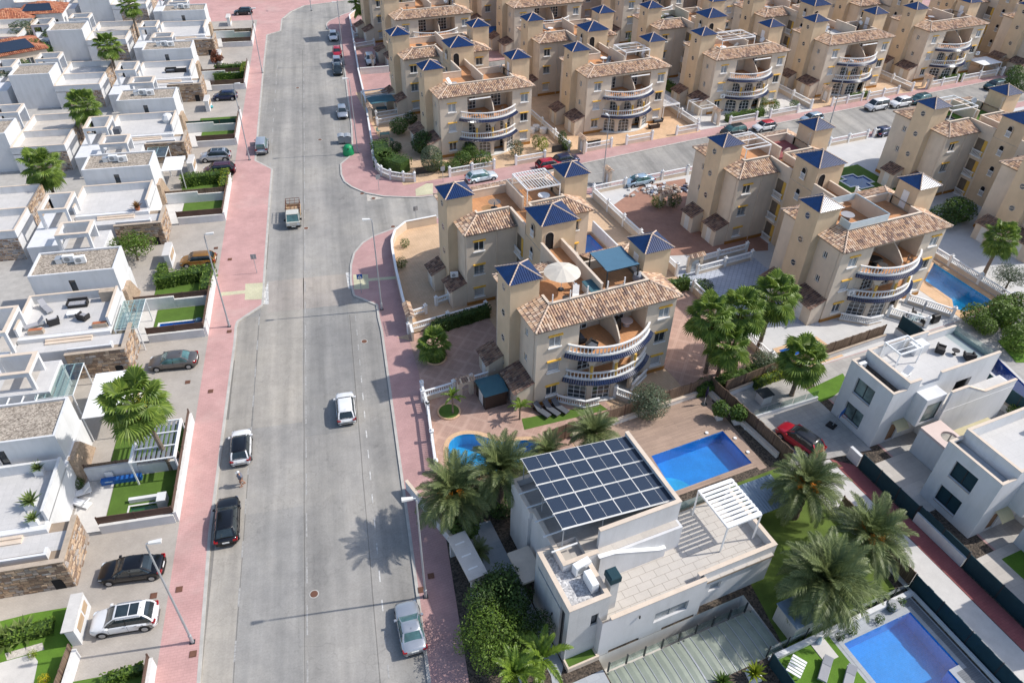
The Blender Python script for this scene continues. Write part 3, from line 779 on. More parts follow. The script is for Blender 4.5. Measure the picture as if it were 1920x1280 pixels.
# ------------------------------------------------------------------ kerbed blocks: pavement slabs
KW = PP([(365, 1400), (372, 1280), (393, 1000), (440, 640), (442, 612), (445, 602), (492, 571), (496, 507), (506, 362), (510, 317), (497, 310), (478.5, 301), (484.8, 227.7), (493, 135.7), (500.5, 65.4), (526, 58), (528.4, 36.3), (545, 22), (569.6, 11), (627.7, 3.6), (700, -6)], ZS)
KS = PP([(822, 1400), (805, 1280), (768, 1000), (716, 620), (710, 595), (707, 571), (664, 553.7), (659, 535), (657.5, 520), (658, 497), (664, 474), (680, 455), (700, 442.5), (740, 427.5)], ZS)+[FB(-6.5, 24.3), FB(150, 25.6)]
KN = [FB(150, 36.2), FB(40, 32.8)]+PP([(815, 366), (785, 369.5), (757, 369), (720, 367.5), (685, 361), (660, 350), (646, 340), (640, 327), (638.7, 307.5), (661.6, 288), (659, 232.6), (652, 179), (647, 135.7), (638.6, 80), (635, 60.6), (614.4, 54.5), (612, 48), (613, 43.6), (618, 38.8), (644.7, 26.6), (700, 10)], ZS)
def kerb(pts, nm='kerb'):
    t = MB()
    for i in range(len(pts)-1): t.obox(pts[i], pts[i+1], .24+.0015*i, -.03, ZS+.004+.0004*(i % 3))
    kind(t.build(nm, 'kerb_stone'), 'structure')
kerb(KW); kerb(KS); kerb(KN)
def block(name, kerbline, rest, m):
    return cut(name, kerbline+rest, ZS, m)
block('pavement_west', KW, [(25, 300), (-320, 300), (-320, 0)], 'pink_paver')
block('pavement_south', KS, [FB(150, -75), (10, 0)], 'pink_paver_turned')
block('pavement_north', KN, [FB(4, 72.8), FB(150, 72.8)], 'pink_paver_turned')
sheet('pavement_back', [FB(4, 79.2), FB(170, 79.2), FB(170, 190), (60, 250), (17, 176), (8, 168)], ZS-.02, 'pink_paver_turned')
sheet('tactile_strip', PP([(460, 532), (493, 530), (491, 561), (459, 562)], ZS), ZS+.006, 'yellow_paver')
sheet('tactile_strip', PP([(415, 548), (460, 544), (460, 550), (414, 555)], ZS), ZS+.006, 'yellow_paver')
sheet('tactile_strip', PP([(662, 515), (690, 514), (692, 541), (664, 543)], ZS), ZS+.006, 'yellow_paver')
sheet('tactile_strip', PP([(690, 522), (742, 518), (743, 523), (691, 527)], ZS), ZS+.006, 'yellow_paver')
sheet('tactile_strip', PP([(779, 355), (800, 344), (812, 344), (812, 364), (780, 368)], ZS), ZS+.006, 'yellow_paver')
# gardens and yards inside the blocks
LX = P(355, 860, ZS).x                        # inner edge of the left pavement
WALLW = PP([(885, 1310), (880, 1280), (835, 1000), (803, 775), (792, 735), (775, 640), (757, 575), (744, 520), (737, 480), (736, 465), (742, 446), (762, 430)], ZS)
cut('lot_paving', [(LX, 0), (LX, 182), (-70, 182), (-70, 0)], ZS+.004, 'drive_paver')
lotV = WALLW[:3]+[FB(-18.9, -20.9), FB(-6, -20.9), FB(-6, -19.3), FB(20, -19.3), FB(20, -75), (12, 5)]
cut('villa_plot', lotV, ZS+.004, 'dark_mulch')
cut('building_plot', [FB(-6, -20.8), FB(-18.9, -20.8)]+WALLW[3:]+[FB(-4.6, 22.8), FB(18.0, 22.8), FB(18.0, -19.2), FB(-6, -19.2)], ZS+.004, 'sand_tile')
cut('building_plot', rect(FB, 18.2, 53.2, -19.2, 22.8), ZS+.004, 'pale_pave')
cut('building_plot', rect(FB, 53.4, 150, -19.2, 23.3), ZS+.004, 'pale_pave')
cut('villa_row_plot', [FB(20.2, -19.3), FB(150, -19.3), FB(150, -75), FB(20.2, -75)], ZS+.004, 'drive_paver_turned')
cut('building_plot', [FB(-5.5, 34.8), FB(21.8, 34.9), FB(21.8, 72), FB(-3, 72)], ZS+.004, 'sand_tile')
for i in range(4): sheet('building_plot', rect(FB, 22+24.1*i, 45.9+24.1*i, 35.2+.5*i, 72), ZS+.004, ['peach_tile', 'concrete_light', 'sand_tile', 'peach_tile'][i])
sheet('building_plot', rect(FB, 118.5, 160, 36.8, 72), ZS+.004, 'sand_tile')
# patios
sheet('patio', [FB(-16.4, 1.7)]+WALLW[5:]+[FB(-4.6, 22.7), FB(-4.6, 14), FB(-7, 4), FB(-7, 2.2)], ZS+.010, 'sand_tile')
cut('patio', [FB(-16.5, -8.6), FB(-15.2, 1.6), FB(-6, 2.0), FB(-6, -8.6)], ZS+.010, 'diamond_paving')
cut('patio', [FB(-18.6, -20.7), FB(-16.9, -8.8), FB(-7, -8.8), FB(-7, -13.6), FB(-.5, -13.6), FB(-.5, -19.1), FB(-6.1, -19.1), FB(-6.1, -20.7)], ZS+.010, 'diamond_paving')
sheet('patio', [FB(7.6, -18.4), FB(17.8, -18.3), FB(17.8, 0), FB(7.6, 0)], ZS+.010, 'diamond_paving')
sheet('patio', PP([(1150, 385), (1200, 350), (1285, 335), (1300, 420), (1440, 440), (1440, 470), (1250, 480)], ZS), ZS+.012, 'brown_tile')
sheet('patio', rect(FB, 18.6, 29.5, -8.3, 1.2), ZS+.011, 'blue_tile_floor')
sheet('patio', PP([(1420, 500), (1445, 600), (1540, 612), (1500, 560)], ZS), ZS+.012, 'blue_tile_floor')
cut('lawn_patch', rect(FB, 53.6, 61.5, 7.0, 16.0), ZS+.012, 'artificial_grass')
cut('patio', rect(FB, 43.5, 50.9, -19.1, -7.8), ZS+.013, 'peach_tile')
sheet('lawn_patch', PP([(978, 785), (1125, 758), (1140, 768), (983, 806)], ZS), ZS+.014, 'artificial_grass')
sheet('lawn_patch', PP([(1505, 735), (1580, 700), (1592, 720), (1560, 745), (1535, 755)], ZS), ZS+.014, 'lawn_bright')
cut('deck', [FV(11.8, 9.4), FV(24.0, 9.4), FV(24.0, 9.0), FV(24.8, 9.0), FV(25.4, 19.6), FV(10.2, 18.6), FV(10.2, 13), FV(11.8, 13)], ZS+.010, 'deck_board')
sheet('villa_path', [FV(-3.2, 13.5), FV(-.1, 13.2), FV(-.1, -.2), FV(-1.2, -1.5), FV(2.3, -1.5), FV(2.3, -6.5), FV(-3.0, -6.5), FV(-1.2, -.5), FV(-1.4, 6)], ZS+.010, 'grey_tile')
cut('lawn', [FV(15.0, -5.3), FV(26.0, -5.0), FV(27.6, 4), FV(26, 8.6), FV(17.8, 8.6)], ZS+.008, 'lawn')
# little street of the white villas
sheet('lane', [FV(27.2, -22), FV(30.7, -22), FV(30.7, 7.6), FV(26.6, 8.2)], ZS+.010, 'concrete_light')
sheet('lane_pavement', [FV(30.75, -22), FV(32.3, -22), FV(32.3, 6.2), FV(30.75, 7.6)], ZS+.02, 'red_paver')
cut('pool_terrace', [FV(15.0, -5.4), FV(26.6, -5.4), FV(26.6, -24), FV(13.3, -24), FV(13.3, -6.0)], ZS+.012, 'grey_tile')
sheet('lawn_patch', [FV(13.5, -5.7), FV(18.6, -5.7), FV(18.6, -16), FV(13.5, -16)], ZS+.02, 'lawn_bright')
cut('grey_deck', [FV(25.7, -5.6), FV(26.5, -5.6), FV(26.5, -16), FV(24.7, -16), FV(24.7, -11.1), FV(25.7, -11.1)], ZS+.016, 'grey_deck')
# pools themselves
for name, q, label, mosaic, coping, cw, depth, group, ledge in POOLS:
    t = thing(name, label, 'pool', (q[0][0], q[0][1], 0), 0, group)
    o = [(p[0]-q[0][0], p[1]-q[0][1]) for p in q]
    b = MB(); n = len(o)
    for i in range(n):
        a, c = o[i], o[(i+1) % n]; b.quad((c[0], c[1], -depth), (a[0], a[1], -depth), (a[0], a[1], ZS+.03), (c[0], c[1], ZS+.03))
    b.join(sheet_mb(o, -depth)); b.build('basin', mosaic, t)
    sheet_mb(grow(o, -.004), ZS-.06).build('water', 'pool_water', t)
    g_ = grow(o, cw); c_ = sheet_mb(g_, ZS+.05, [o], 0)
    for i in range(n):
        a, c = ccw(g_)[i], ccw(g_)[(i+1) % n]; c_.quad((a[0], a[1], ZS-.02), (c[0], c[1], ZS-.02), (c[0], c[1], ZS+.05), (a[0], a[1], ZS+.05))
    c_.build('coping', coping, t)
# sunken court floor and walls
t = MB(); q = COURT
for i in range(4): a, c = q[i], q[(i+1) % 4]; t.quad((c[0], c[1], -2.2), (a[0], a[1], -2.2), (a[0], a[1], ZS+.02), (c[0], c[1], ZS+.02))
kind(t.build('court_retaining_wall', 'stucco_offwhite'), 'structure'); sheet('court_floor', q, -2.2, 'concrete_light')
# ------------------------------------------------------------------ the yellow apartment building (one is built, the others are copies)
HX, YF, YI = 7.35, 13.5, 4.2               # half width, outer and inner wall of a wing
TX, TY, TH2 = 7.0, 8.45, 1.45              # towers
E_Z, T_Z, RF = 9.3, 12.3, 9.3              # eaves, tower eaves, roof terrace floor
def arch_wall(mb, r, cx, cy, a0, a1, z0, z1, bays, spring, rise, pier, thick=.28, nseg=10):
    """curved wall pierced by arches, in plan an arc of radius r about (cx,cy)"""
    def pt(a, z, rr): return (cx+rr*math.sin(a), cy-rr*math.cos(a), z)
    da = (a1-a0)/bays
    for b in range(bays):
        s = a0+b*da; p = pier/2/r
        cols = [s, s+p]+[s+p+(da-2*p)*k/nseg for k in range(1, nseg)]+[s+da-p, s+da]
        for k in range(len(cols)-1):
            u, v = cols[k], cols[k+1]; m = s+da/2; hw = da/2-p
            def top(a):
                if a <= s+p+1e-9 and k == 0: return z0
                x = min(1, abs((a-m)/hw)); return spring+rise*math.sqrt(max(0, 1-x*x))
            solid = k == 0 or k == len(cols)-2
            zu, zv = (z0, z0) if solid else (top(u), top(v))
            mb.quad(pt(u, zu, r), pt(v, zv, r), pt(v, z1, r), pt(u, z1, r))
            mb.quad(pt(v, zv, r-thick), pt(u, zu, r-thick), pt(u, z1, r-thick), pt(v, z1, r-thick))
            if not solid: mb.quad(pt(u, zu, r-thick), pt(v, zv, r-thick), pt(v, zv, r), pt(u, zu, r))
        for a in (s+p, s+da-p):
            mb.quad(pt(a, z0, r), pt(a, z0, r-thick), pt(a, spring, r-thick), pt(a, spring, r))
def arched_opening(parent, pt, u0, u1, z0, z1, m='painted_void', name='arched_window', rail=True, proud=.012):
    """flat arched face, coloured near-black for the shade of a recess, with a moulded rim and a small white balustrade"""
    n = 8; um = (u0+u1)/2; hw = (u1-u0)/2; sp = z1-hw
    prof = [(u0, z0), (u1, z0)]+[(um+hw*math.cos(PI*k/n), sp+hw*math.sin(PI*k/n)) for k in range(n+1)]
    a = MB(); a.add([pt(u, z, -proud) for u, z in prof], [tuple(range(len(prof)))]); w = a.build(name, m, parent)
    rim = MB(); pr = prof[1:]+prof[:1]
    for i in range(len(pr)-1):
        p, q = Vector(pt(*pr[i], -.03)), Vector(pt(*pr[i+1], -.03))
        if (p-q).length > .01: rim.bar(p, q, .07, .05)
    rim.build('rim', 'coping', w)
    if rail:
        b = MB(); nb = max(3, int((u1-u0)/.14))
        for k in range(nb): u = u0+(u1-u0)*(k+.5)/nb; b.bar(pt(u, z0-.02, -.09), pt(u, z0+.62, -.09), .06)
        b.bar(pt(u0-.04, z0+.66, -.09), pt(u1+.04, z0+.66, -.09), .09); b.bar(pt(u0-.04, z0-.05, -.09), pt(u1+.04, z0-.05, -.09), .1)
        b.build('railing', 'white_paint', w)
    return w
def make_building():
    T = thing('apartment_building', 'x', 'building')
    rg = random.Random(3)
    # ---- walls with real openings
    wl_ = MB()
    wins = []
    for sg in (-1, 1):                      # front wing then rear wing (turned half round)
        def X(x, y): return (x*-sg, y*-sg) if sg > 0 else (x, y)
        Vx = lambda x, y: X(x, y)
        fx = 1 if sg < 0 else -1
        # outer (balcony) face
        o = Vx(-HX, -YF); u = (fx, 0); nrm = (0, -fx)
        hs = [(c-.6, c+.6, z+.95, z+2.2) for c in (HX-5.5, HX+6.15) for z in (0, 3, 6)]
        dh = [(HX-2.9, HX-1.2, .1, 2.3), (HX-.4, HX+1.2, .1, 2.3), (HX+2.2, HX+3.9, .1, 2.3), (HX-2.9, HX-1.2, 3.1, 5.3), (HX-.2, HX+1.4, 3.1, 5.3), (HX+2.2, HX+3.9, 3.1, 5.3)]
        lg = (HX-3.05, HX+4.15, 6.0, 8.85)
        pt = facade(wl_, o, u, nrm, 2*HX, 0, E_Z, hs+dh+[lg], .24)
        wins.append((pt, hs, dh, sg))
        # loggia box
        iu = [pt(lg[0], 6.0, .24), pt(lg[1], 6.0, .24)]; dd = 2.5
        def lp(a, z, d): return pt(a, z, d)
        wl_.quad(lp(lg[0], 6.0, dd), lp(lg[1], 6.0, dd), lp(lg[1], 8.85, dd), lp(lg[0], 8.85, dd))
        wl_.quad(lp(lg[0], 6.0, .24), lp(lg[0], 6.0, dd), lp(lg[0], 8.85, dd), lp(lg[0], 8.85, .24))
        wl_.quad(lp(lg[1], 6.0, dd), lp(lg[1], 6.0, .24), lp(lg[1], 8.85, .24), lp(lg[1], 8.85, dd))
        wl_.quad(lp(lg[0], 8.85, .24), lp(lg[0], 8.85, dd), lp(lg[1], 8.85, dd), lp(lg[1], 8.85, .24))
        f_ = MB(); f_.quad(lp(lg[0], 6.012, -.05), lp(lg[1], 6.012, -.05), lp(lg[1], 6.012, dd), lp(lg[0], 6.012, dd)); f_.build('loggia_floor', 'orange_tile', T)
        # inner face
        o2 = Vx(-HX, -YI); hs2 = [(c-.6, c+.6, z+.95, z+2.15) for c in (HX-5.6, HX-2.9, HX+5.9) for z in (0, 3, 6)]
        pt2 = facade(wl_, o2, u, (0, fx), 2*HX, 0, E_Z, hs2, .2); wins.append((pt2, hs2, [], sg))
        # end faces
        for ex in (-HX, HX):
            oo = Vx(ex, -YF); uu = (0, fx); n3 = (fx if ex > 0 else -fx, 0)
            he = [(1.9, 2.5, z+1.2, z+2.0) for z in (3, 6)]
            p3 = facade(wl_, oo, uu, n3, YF-YI, 0, E_Z, he, .18); wins.append((p3, he, [], sg))
    # link block
    wl_.box(-1.5, 1.9, -YI+.003, YI-.003, 0, RF-.02)
    wl_.build('wall', 'stucco_sand', T)
    pl = MB()
    for sg in (-1, 1):
        pl.box(-HX-.03, HX+.03, sg*YF-.03, sg*YF+.03, 0, .45); pl.box(-HX-.03, HX+.03, sg*YI-.03, sg*YI+.03, 0, .45)
        for ex in (-HX, HX): pl.box(ex-.03, ex+.03, min(sg*YI, sg*YF), max(sg*YI, sg*YF), 0, .449)
    pl.build('plinth', 'stucco_ochre', T)
    k = 0
    for pt, hs, dh, sg in wins:
        for h in hs:
            small = h[1]-h[0] < .8; k += 1
            st = 'slide' if small else ['grille', 'slide', 'shut', 'slide', 'shut', 'grille', 'slide'][k % 7]
            window_parts(T, pt, h, st, 'window', .18, not small, not small, 'window_glass' if k % 3 else 'window_pale', 'white_paint')
        for h in dh: window_parts(T, pt, h, 'grid', 'balcony_door', .2, False, False)
    # ---- towers, glazed roofs
    for sx in (-1, 1):
        for sy in (-1, 1): tw = MB(); tw.box(sx*TX-TH2, sx*TX+TH2, sy*TY-TH2, sy*TY+TH2, 0, T_Z-.02); tw.build('tower', 'stucco_sand_deep', T)
    tw = MB(); tw.box(-1.42, 2.42, -1.72, 2.12, RF-.03, T_Z-.02); tw.box(-1.508, 2.42, -1.72, 2.12, 0, RF-.03)
    tw.build('stair_tower', 'stucco_sand_deep', T)
    for (cx, cy, h, ap) in [(sx*TX, sy*TY, 1.67, .95) for sx in (-1, 1) for sy in (-1, 1)]+[(.5, .2, 2.12, 1.1)]:
        r = MB(); co = [(cx-h, cy-h, T_Z), (cx+h, cy-h, T_Z), (cx+h, cy+h, T_Z), (cx-h, cy+h, T_Z)]; top = (cx, cy, T_Z+ap)
        for i in range(4): ribbed_slope(r, co[i], co[(i+1) % 4], top, .21, .055)
        r.add([(x, y, z-.001) for x, y, z in co[::-1]], [(0, 1, 2, 3)])
        ro = r.build('tower_roof', 'blue_glaze', T)
        hp = MB()
        for c_ in co: hip_line(hp, c_, top, .075, .3)
        hp.lathe(cx, cy, [(.1, T_Z+ap-.05), (.1, T_Z+ap+.06), (.03, T_Z+ap+.16)], 8)
        hp.build('hip_tiles', 'hip_tile', ro)
    # round windows up the outer tower faces
    for sx in (-1, 1):
        for sy in (-1, 1):
            for z in (2.2, 5.2, 8.2, 11.1):
                m = MB(); x = sx*(TX+TH2+.012); n = 14
                m.add([(x, sy*TY+.36*math.cos(2*PI*k/n), z+.36*math.sin(2*PI*k/n)) for k in range(n)], [tuple(range(n))]); w = m.build('round_window', 'window_glass', T)
                r = MB(); r.tube([(x, sy*TY+.38*math.cos(2*PI*k/n), z+.38*math.sin(2*PI*k/n)) for k in range(n+1)], .05, 5, False); r.bar((x, sy*TY-.34, z+.12), (x, sy*TY+.34, z-.12), .05); r.build('rim', 'coping', w)
    # doors from the right-hand towers to the roof terraces
    for sx, sy in ((1, -1), (-1, 1)):
        m = MB(); x = sx*(TX-TH2-.02); m.box(x-.02, x+.02, sy*TY-.42, sy*TY+.42, RF+.05, RF+2.1); m.build('terrace_door', 'white_paint', T)
    # ---- roof terraces
    fl = MB()
    for sg in (-1, 1):
        y0, y1 = sorted((sg*(YF-2.2), sg*(YI+2.2))); fl.box(-5.2, 5.2, y0, y1, RF-.1, RF+.02)
    fl.box(-1.35, .75, -6.5, -1.8, RF+.021, RF+.04); fl.box(-1.35, .75, 2.2, 6.5, RF+.021, RF+.04)
    split(fl, 'terrace_floor', 'orange_tile', T)
    pr = MB(); cp = MB(); HP = 10.35
    def par(x0, x1, y0, y1, h=HP):
        pr.box(x0, x1, y0, y1, RF-.2, h); cp.box(x0-.04, x1+.04, y0-.04, y1+.04, h, h+.05)
    for sg in (-1, 1):
        ya, yb = sg*(YF-2.1), sg*(YI+2.2)
        par(-5.3, 5.3, min(ya, ya-sg*.18), max(ya, ya-sg*.18), 10.25)
        par(-5.3, -1.5, min(yb, yb+sg*.18), max(yb, yb+sg*.18), 10.251); par(.9, 5.3, min(yb, yb+sg*.18), max(yb, yb+sg*.18), 10.251)
        lo, hi = sorted((ya, yb)); 
        for sx in (-1, 1):
            xx = sx*5.3; a_, b_ = sorted((xx, xx-sx*.18)); par(a_, b_, lo+.19, sg*TY-1.46 if True else hi, 10.252); par(a_, b_, sg*TY+1.46, hi-.19, 10.252)
        par(.18, .36, lo+.2, hi+.1 if sg < 0 else hi-.2, 10.95)
    for x in (-1.5, .75): par(x, x+.18, -YI-2.0, -1.73, 10.30); par(x, x+.18, 2.13, YI+2.0, 10.30)
    split(pr, 'parapet', 'stucco_sand', T); split(cp, 'parapet_coping', 'coping', T)
    for x, y in ((-7.38, -13.0), (7.38, -12.6), (-7.38, 4.6), (3.4, 4.15), (-3.9, 4.15)):
        q = MB(); q.tube([(x, y, 9.2), (x, y, .1)], .055, 6); q.build('downpipe', 'coping', T)
    q = MB(); q.tube([(5.0, 7.0, RF), (5.0, 7.0, RF+2.8)], .03, 5); [q.bar((4.5, 7.0, RF+2.3+.2*k), (5.5, 7.0, RF+2.3+.2*k), .02) for k in range(3)]; q.build('aerial', 'galv', T)
    # ---- clay tile skirts round each wing
    ti = MB(); un = MB(); hp = MB()
    ez, rz_, ov, ins = E_Z, 10.12, .35, 2.1
    for sg in (-1, 1):
        def Q(x, y, z): return (x*-sg, y*-sg, z) if sg > 0 else (x, y, z)
        xo, yo, yi = HX+ov, YF+ov, YI-ov
        co = [(-xo, -yo), (xo, -yo), (xo, -yi), (-xo, -yi)]; ci = [(-xo+ins+.2, -yo+ins+.2), (xo-ins-.2, -yo+ins+.2), (xo-ins-.2, -yi-ins-.2), (-xo+ins+.2, -yi-ins-.2)]
        for i in range(4):
            j = (i+1) % 4
            segs = [(0, 1)]
            if i == 2: segs = [(0, .38), (.60, 1)]      # the link block interrupts the inner side
            for (s, e) in segs:
                L = lambda p, q, t: (p[0]+(q[0]-p[0])*t, p[1]+(q[1]-p[1])*t)
                a, b = L(co[i], co[j], s), L(co[i], co[j], e)
                c, d = (ci[j] if e == 1 else (b[0], ci[i][1])), (ci[i] if s == 0 else (a[0], ci[i][1]))
                A, B, Cc, D = Q(*a, ez), Q(*b, ez), Q(*c, rz_), Q(*d, rz_)
                un.add([A, B, Cc, D], [(0, 1, 2, 3)])
                un.add([(p[0], p[1], p[2]-.1) for p in (A, B)]+[A, B], [(0, 1, 3, 2)])
                tile_slope(ti, A, B, Cc, D, .27, .40, .118, 4, rg)
            hip_line(hp, Q(*co[i], ez+.06), Q(*ci[i], rz_+.08), .11, .36)
        un.add([Q(-xo, -yo, ez-.1), Q(xo, -yo, ez-.1), Q(xo, -yi, ez-.1), Q(-xo, -yi, ez-.1)], [(0, 1, 2, 3)])
    un.build('roof_deck', 'stone_joint', T); kind(ti.build('roof_tiles', 'clay_tile', T), 'stuff'); hp.build('hip_tiles', 'hip_tile', T)
    # ---- bowed balconies
    bw, sag, cx0 = 4.4, 1.85, .25
    rad = (bw*bw+sag*sag)/(2*sag); ha = math.asin(bw/rad)
    for sg in (-1, 1):
        M4 = Matrix.Rotation(PI, 4, 'Z') if sg > 0 else Matrix.Identity(4)
        cy = -YF-sag+rad
        def arc(rr, n=28, a0=-ha, a1=ha): return [(cx0+rr*math.sin(a0+(a1-a0)*k/n), cy-rr*math.cos(a0+(a1-a0)*k/n)) for k in range(n+1)]
        a = MB(); arch_wall(a, rad-.1, cx0, cy, -ha, ha, 0.0, 3.0, 4, 1.75, .55, .5); arch_wall(a, rad-.1, cx0, cy, -ha, ha, 3.0, 6.0, 4, 4.5, .75, .42)
        a.xf(M4).build('arcade', 'stucco_sand', T)
        for z in (0.02, 2.88, 5.86):
            poly = [p for p in arc(rad+.16, 28, -ha*1.03, ha*1.03)]; poly = [(x, min(y, -YF+.02)) for x, y in poly]
            sl = MB(); sl.prism(poly, z, z+.14); sl.xf(M4).build('balcony_slab', 'stucco_offwhite', T)
        fo = MB(); fo.add([(x, min(y, -YF+.1), 6.016) for x, y in arc(rad-.12)], [tuple(range(29))]); fo.add([(x, min(y, -YF+.1), 3.03) for x, y in arc(rad-.12)], [tuple(range(29))])
        fo.xf(M4).build('balcony_floor', 'orange_tile', T)
        # fringe of glazed tiles under the slab edge
        fr_ = MB()
        for z in (2.86, 5.84):
            n = 46
            for k in range(n):
                am = -ha*1.03+2*ha*1.03*(k+.5)/n; hw = ha*1.03/n*.96
                vs = []
                for (rr, zz) in ((rad+.12, z+.02), (rad+.52, z-.26)):
                    for s_ in range(4):
                        an = am-hw+2*hw*s_/3; lift = .06 if s_ in (1, 2) else 0
                        vs.append((cx0+rr*math.sin(an), cy-rr*math.cos(an), zz+lift))
                fr_.add(vs, [(s_+1, s_, 4+s_, 5+s_) for s_ in range(3)]+[(4, 5, 6, 7)])
        kind(fr_.xf(M4).build('tile_fringe', 'fringe_glaze', T), 'stuff')
        bl = MB(); balusters_mb(bl, arc(rad, 28), 6.0, .78, .2, .062)
        balusters_mb(bl, arc(rad+.02, 28), 3.0, .7, .2, .058)
        kind(bl.xf(M4).build('balusters', 'white_paint', T, True), 'stuff')
        for z, rr in ((6.78, rad), (3.7, rad+.02)):
            rl = MB(); q = arc(rr, 28)
            for i in range(28): rl.obox(q[i], q[i+1], .2, z, z+.12); rl.obox(q[i], q[i+1], .18, z-.78+.02 if z > 6 else z-.7+.02, z-.70 if z > 6 else z-.62)
            rl.xf(M4).build('balcony_rail', 'white_paint', T)
        for k in range(1, 4):
            an = -ha+2*ha*k/4; x, y = cx0+(rad-.06)*math.sin(an), cy-(rad-.06)*math.cos(an)
            yc = MB(); yc.cyl(x, y, 3.0, 4.55, .15, 10); yc.xf(M4).build('column', 'plaster_yellow', T)
        # glazing in the ground-floor arches
        for k in range(4):
            an0, an1 = -ha+2*ha*k/4+.28/rad, -ha+2*ha*(k+1)/4-.28/rad
            p = [(cx0+(rad-.3)*math.sin(an), cy-(rad-.3)*math.cos(an)) for an in (an0, an1)]
            if sg > 0: p = [(-x, -y) for x, y in p]
            if k in (0, 1, 3) and sg < 0 or k in (0, 1) and sg > 0:
                L = math.hypot(p[1][0]-p[0][0], p[1][1]-p[0][1]); u = ((p[1][0]-p[0][0])/L, (p[1][1]-p[0][1])/L)
                ptg = lambda a, z, d=0, p=p, u=u: (p[0][0]+u[0]*a-u[1]*d, p[0][1]+u[1]*a+u[0]*d, z)
                window_parts(T, ptg, (0, L, .14, 2.28), 'grid', 'glazed_door', .02, False, False)
        # curved divider between the two top balconies and the doors behind it
        dv = MB(); pts = [(cx0+.4+.25*math.sin(t*PI), -YF+2.4-(2.4+1.2)*t) for t in [i/10 for i in range(11)]]
        for i in range(10):
            h0, h1 = 8.6-1.7*(i/10)**1.5, 8.6-1.7*((i+1)/10)**1.5
            (x0, y0), (x1, y1) = pts[i], pts[i+1]
            for s_ in (-.07, .07): dv.quad((x0+s_, y0, 6.0), (x1+s_, y1, 6.0), (x1+s_, y1, h1), (x0+s_, y0, h0))
            dv.quad((x0-.07, y0, h0), (x1-.07, y1, h1), (x1+.07, y1, h1), (x0+.07, y0, h0))
        dv.quad((pts[10][0]-.07, pts[10][1], 6), (pts[10][0]+.07, pts[10][1], 6), (pts[10][0]+.07, pts[10][1], 6.9), (pts[10][0]-.07, pts[10][1], 6.9))
        dv.xf(M4).build('balcony_divider', 'stucco_sand', T)
        for x in (-1.7, 2.4):
            ptg = (lambda a, z, d=0, x=x: (x+a, -YF+2.44+d, z)) if sg < 0 else (lambda a, z, d=0, x=x: (-x-a, YF-2.44-d, z))
            window_parts(T, ptg, (-.85, .85, 6.05, 8.2), 'grid', 'balcony_door', .05, False, False)
    # ---- access galleries on the left of the link block and arched stair windows
    for z in (0, 3, 6):
        for (y0, y1) in ((2.4, 4.0), (-4.0, -2.1)):
            g_ = MB(); g_.box(-1.512, -1.5, y0, y1, z+.15, z+2.4); gg = g_.build('gallery_opening', 'shaded_interior', T)  # flat panel, the opening's shade is put into its dark colour
            c_ = MB(); c_.box(-1.53, -1.512, y0, y0+.5, z+.15, z+2.4); c_.build('painted_lit_wall', 'plaster_yellow', gg)  # yellow strip paints in the lit part of the inner wall
            b = MB(); 
            b.box(-1.9, -1.53, y0-.05, y1+.05, z-.02, z+.12); b.box(-1.88, -1.76, y0-.05, y1+.05, z+.82, z+.92)
            nb = 8
            for k_ in range(nb): yy = y0+(y1-y0)*(k_+.5)/nb; b.box(-1.85, -1.79, yy-.035, yy+.035, z+.12, z+.82)
            b.build('railing', 'white_paint', gg)
    ptw = lambda u, z, d=0: (-1.508+d, 2.12-u, z)
    for z in (1.4, 4.4, 7.4, 10.1): arched_opening(T, ptw, 1.5, 2.2, z, z+1.35)
    pts_ = lambda u, z, d=0: (-1.42+u, -1.72+d, z)
    arched_opening(T, pts_, .35, 1.35, RF+.06, RF+2.1, name='arched_door', rail=False)
    ptn = lambda u, z, d=0: (-1.42+u, 2.12-d, z)
    # ---- tiled lean-tos at the foot of the left-hand towers
    lt = MB()
    for (x0, x1, y0, y1) in ((-9.1, -7.36, -13.4, -9.95), (-10.0, -8.47, -8.6, -6.0), (-9.1, -7.36, 4.3, 6.95), (-9.9, -8.47, 8.2, 10.6)):
        le = MB(); ld = MB(); le.prism([(x0, y0), (x1, y0), (x1, y1), (x0, y1)], 0, 2.3)
        le.add([(x0, y0, 2.3), (x1, y0, 2.3), (x1, y0, 3.0), (x0, y1, 2.3), (x1, y1, 2.3), (x1, y1, 3.0)], [(0, 1, 2), (3, 5, 4), (0, 2, 5, 3)])
        tile_slope(lt, (x0-.3, y1+.15, 2.24), (x0-.3, y0-.15, 2.24), (x1, y0-.15, 3.08), (x1, y1+.15, 3.08), .27, .4, .118, 4, rg)
        ld.box(x0-.02, x0+.02, (y0+y1)/2-.45, (y0+y1)/2+.45, .05, 2.05)
        lo = le.build('store', 'stucco_sand', T); ld.build('store_door', 'white_dirty', lo)
    kind(lt.build('store_tiles', 'clay_tile_dark', T), 'stuff')
    return T
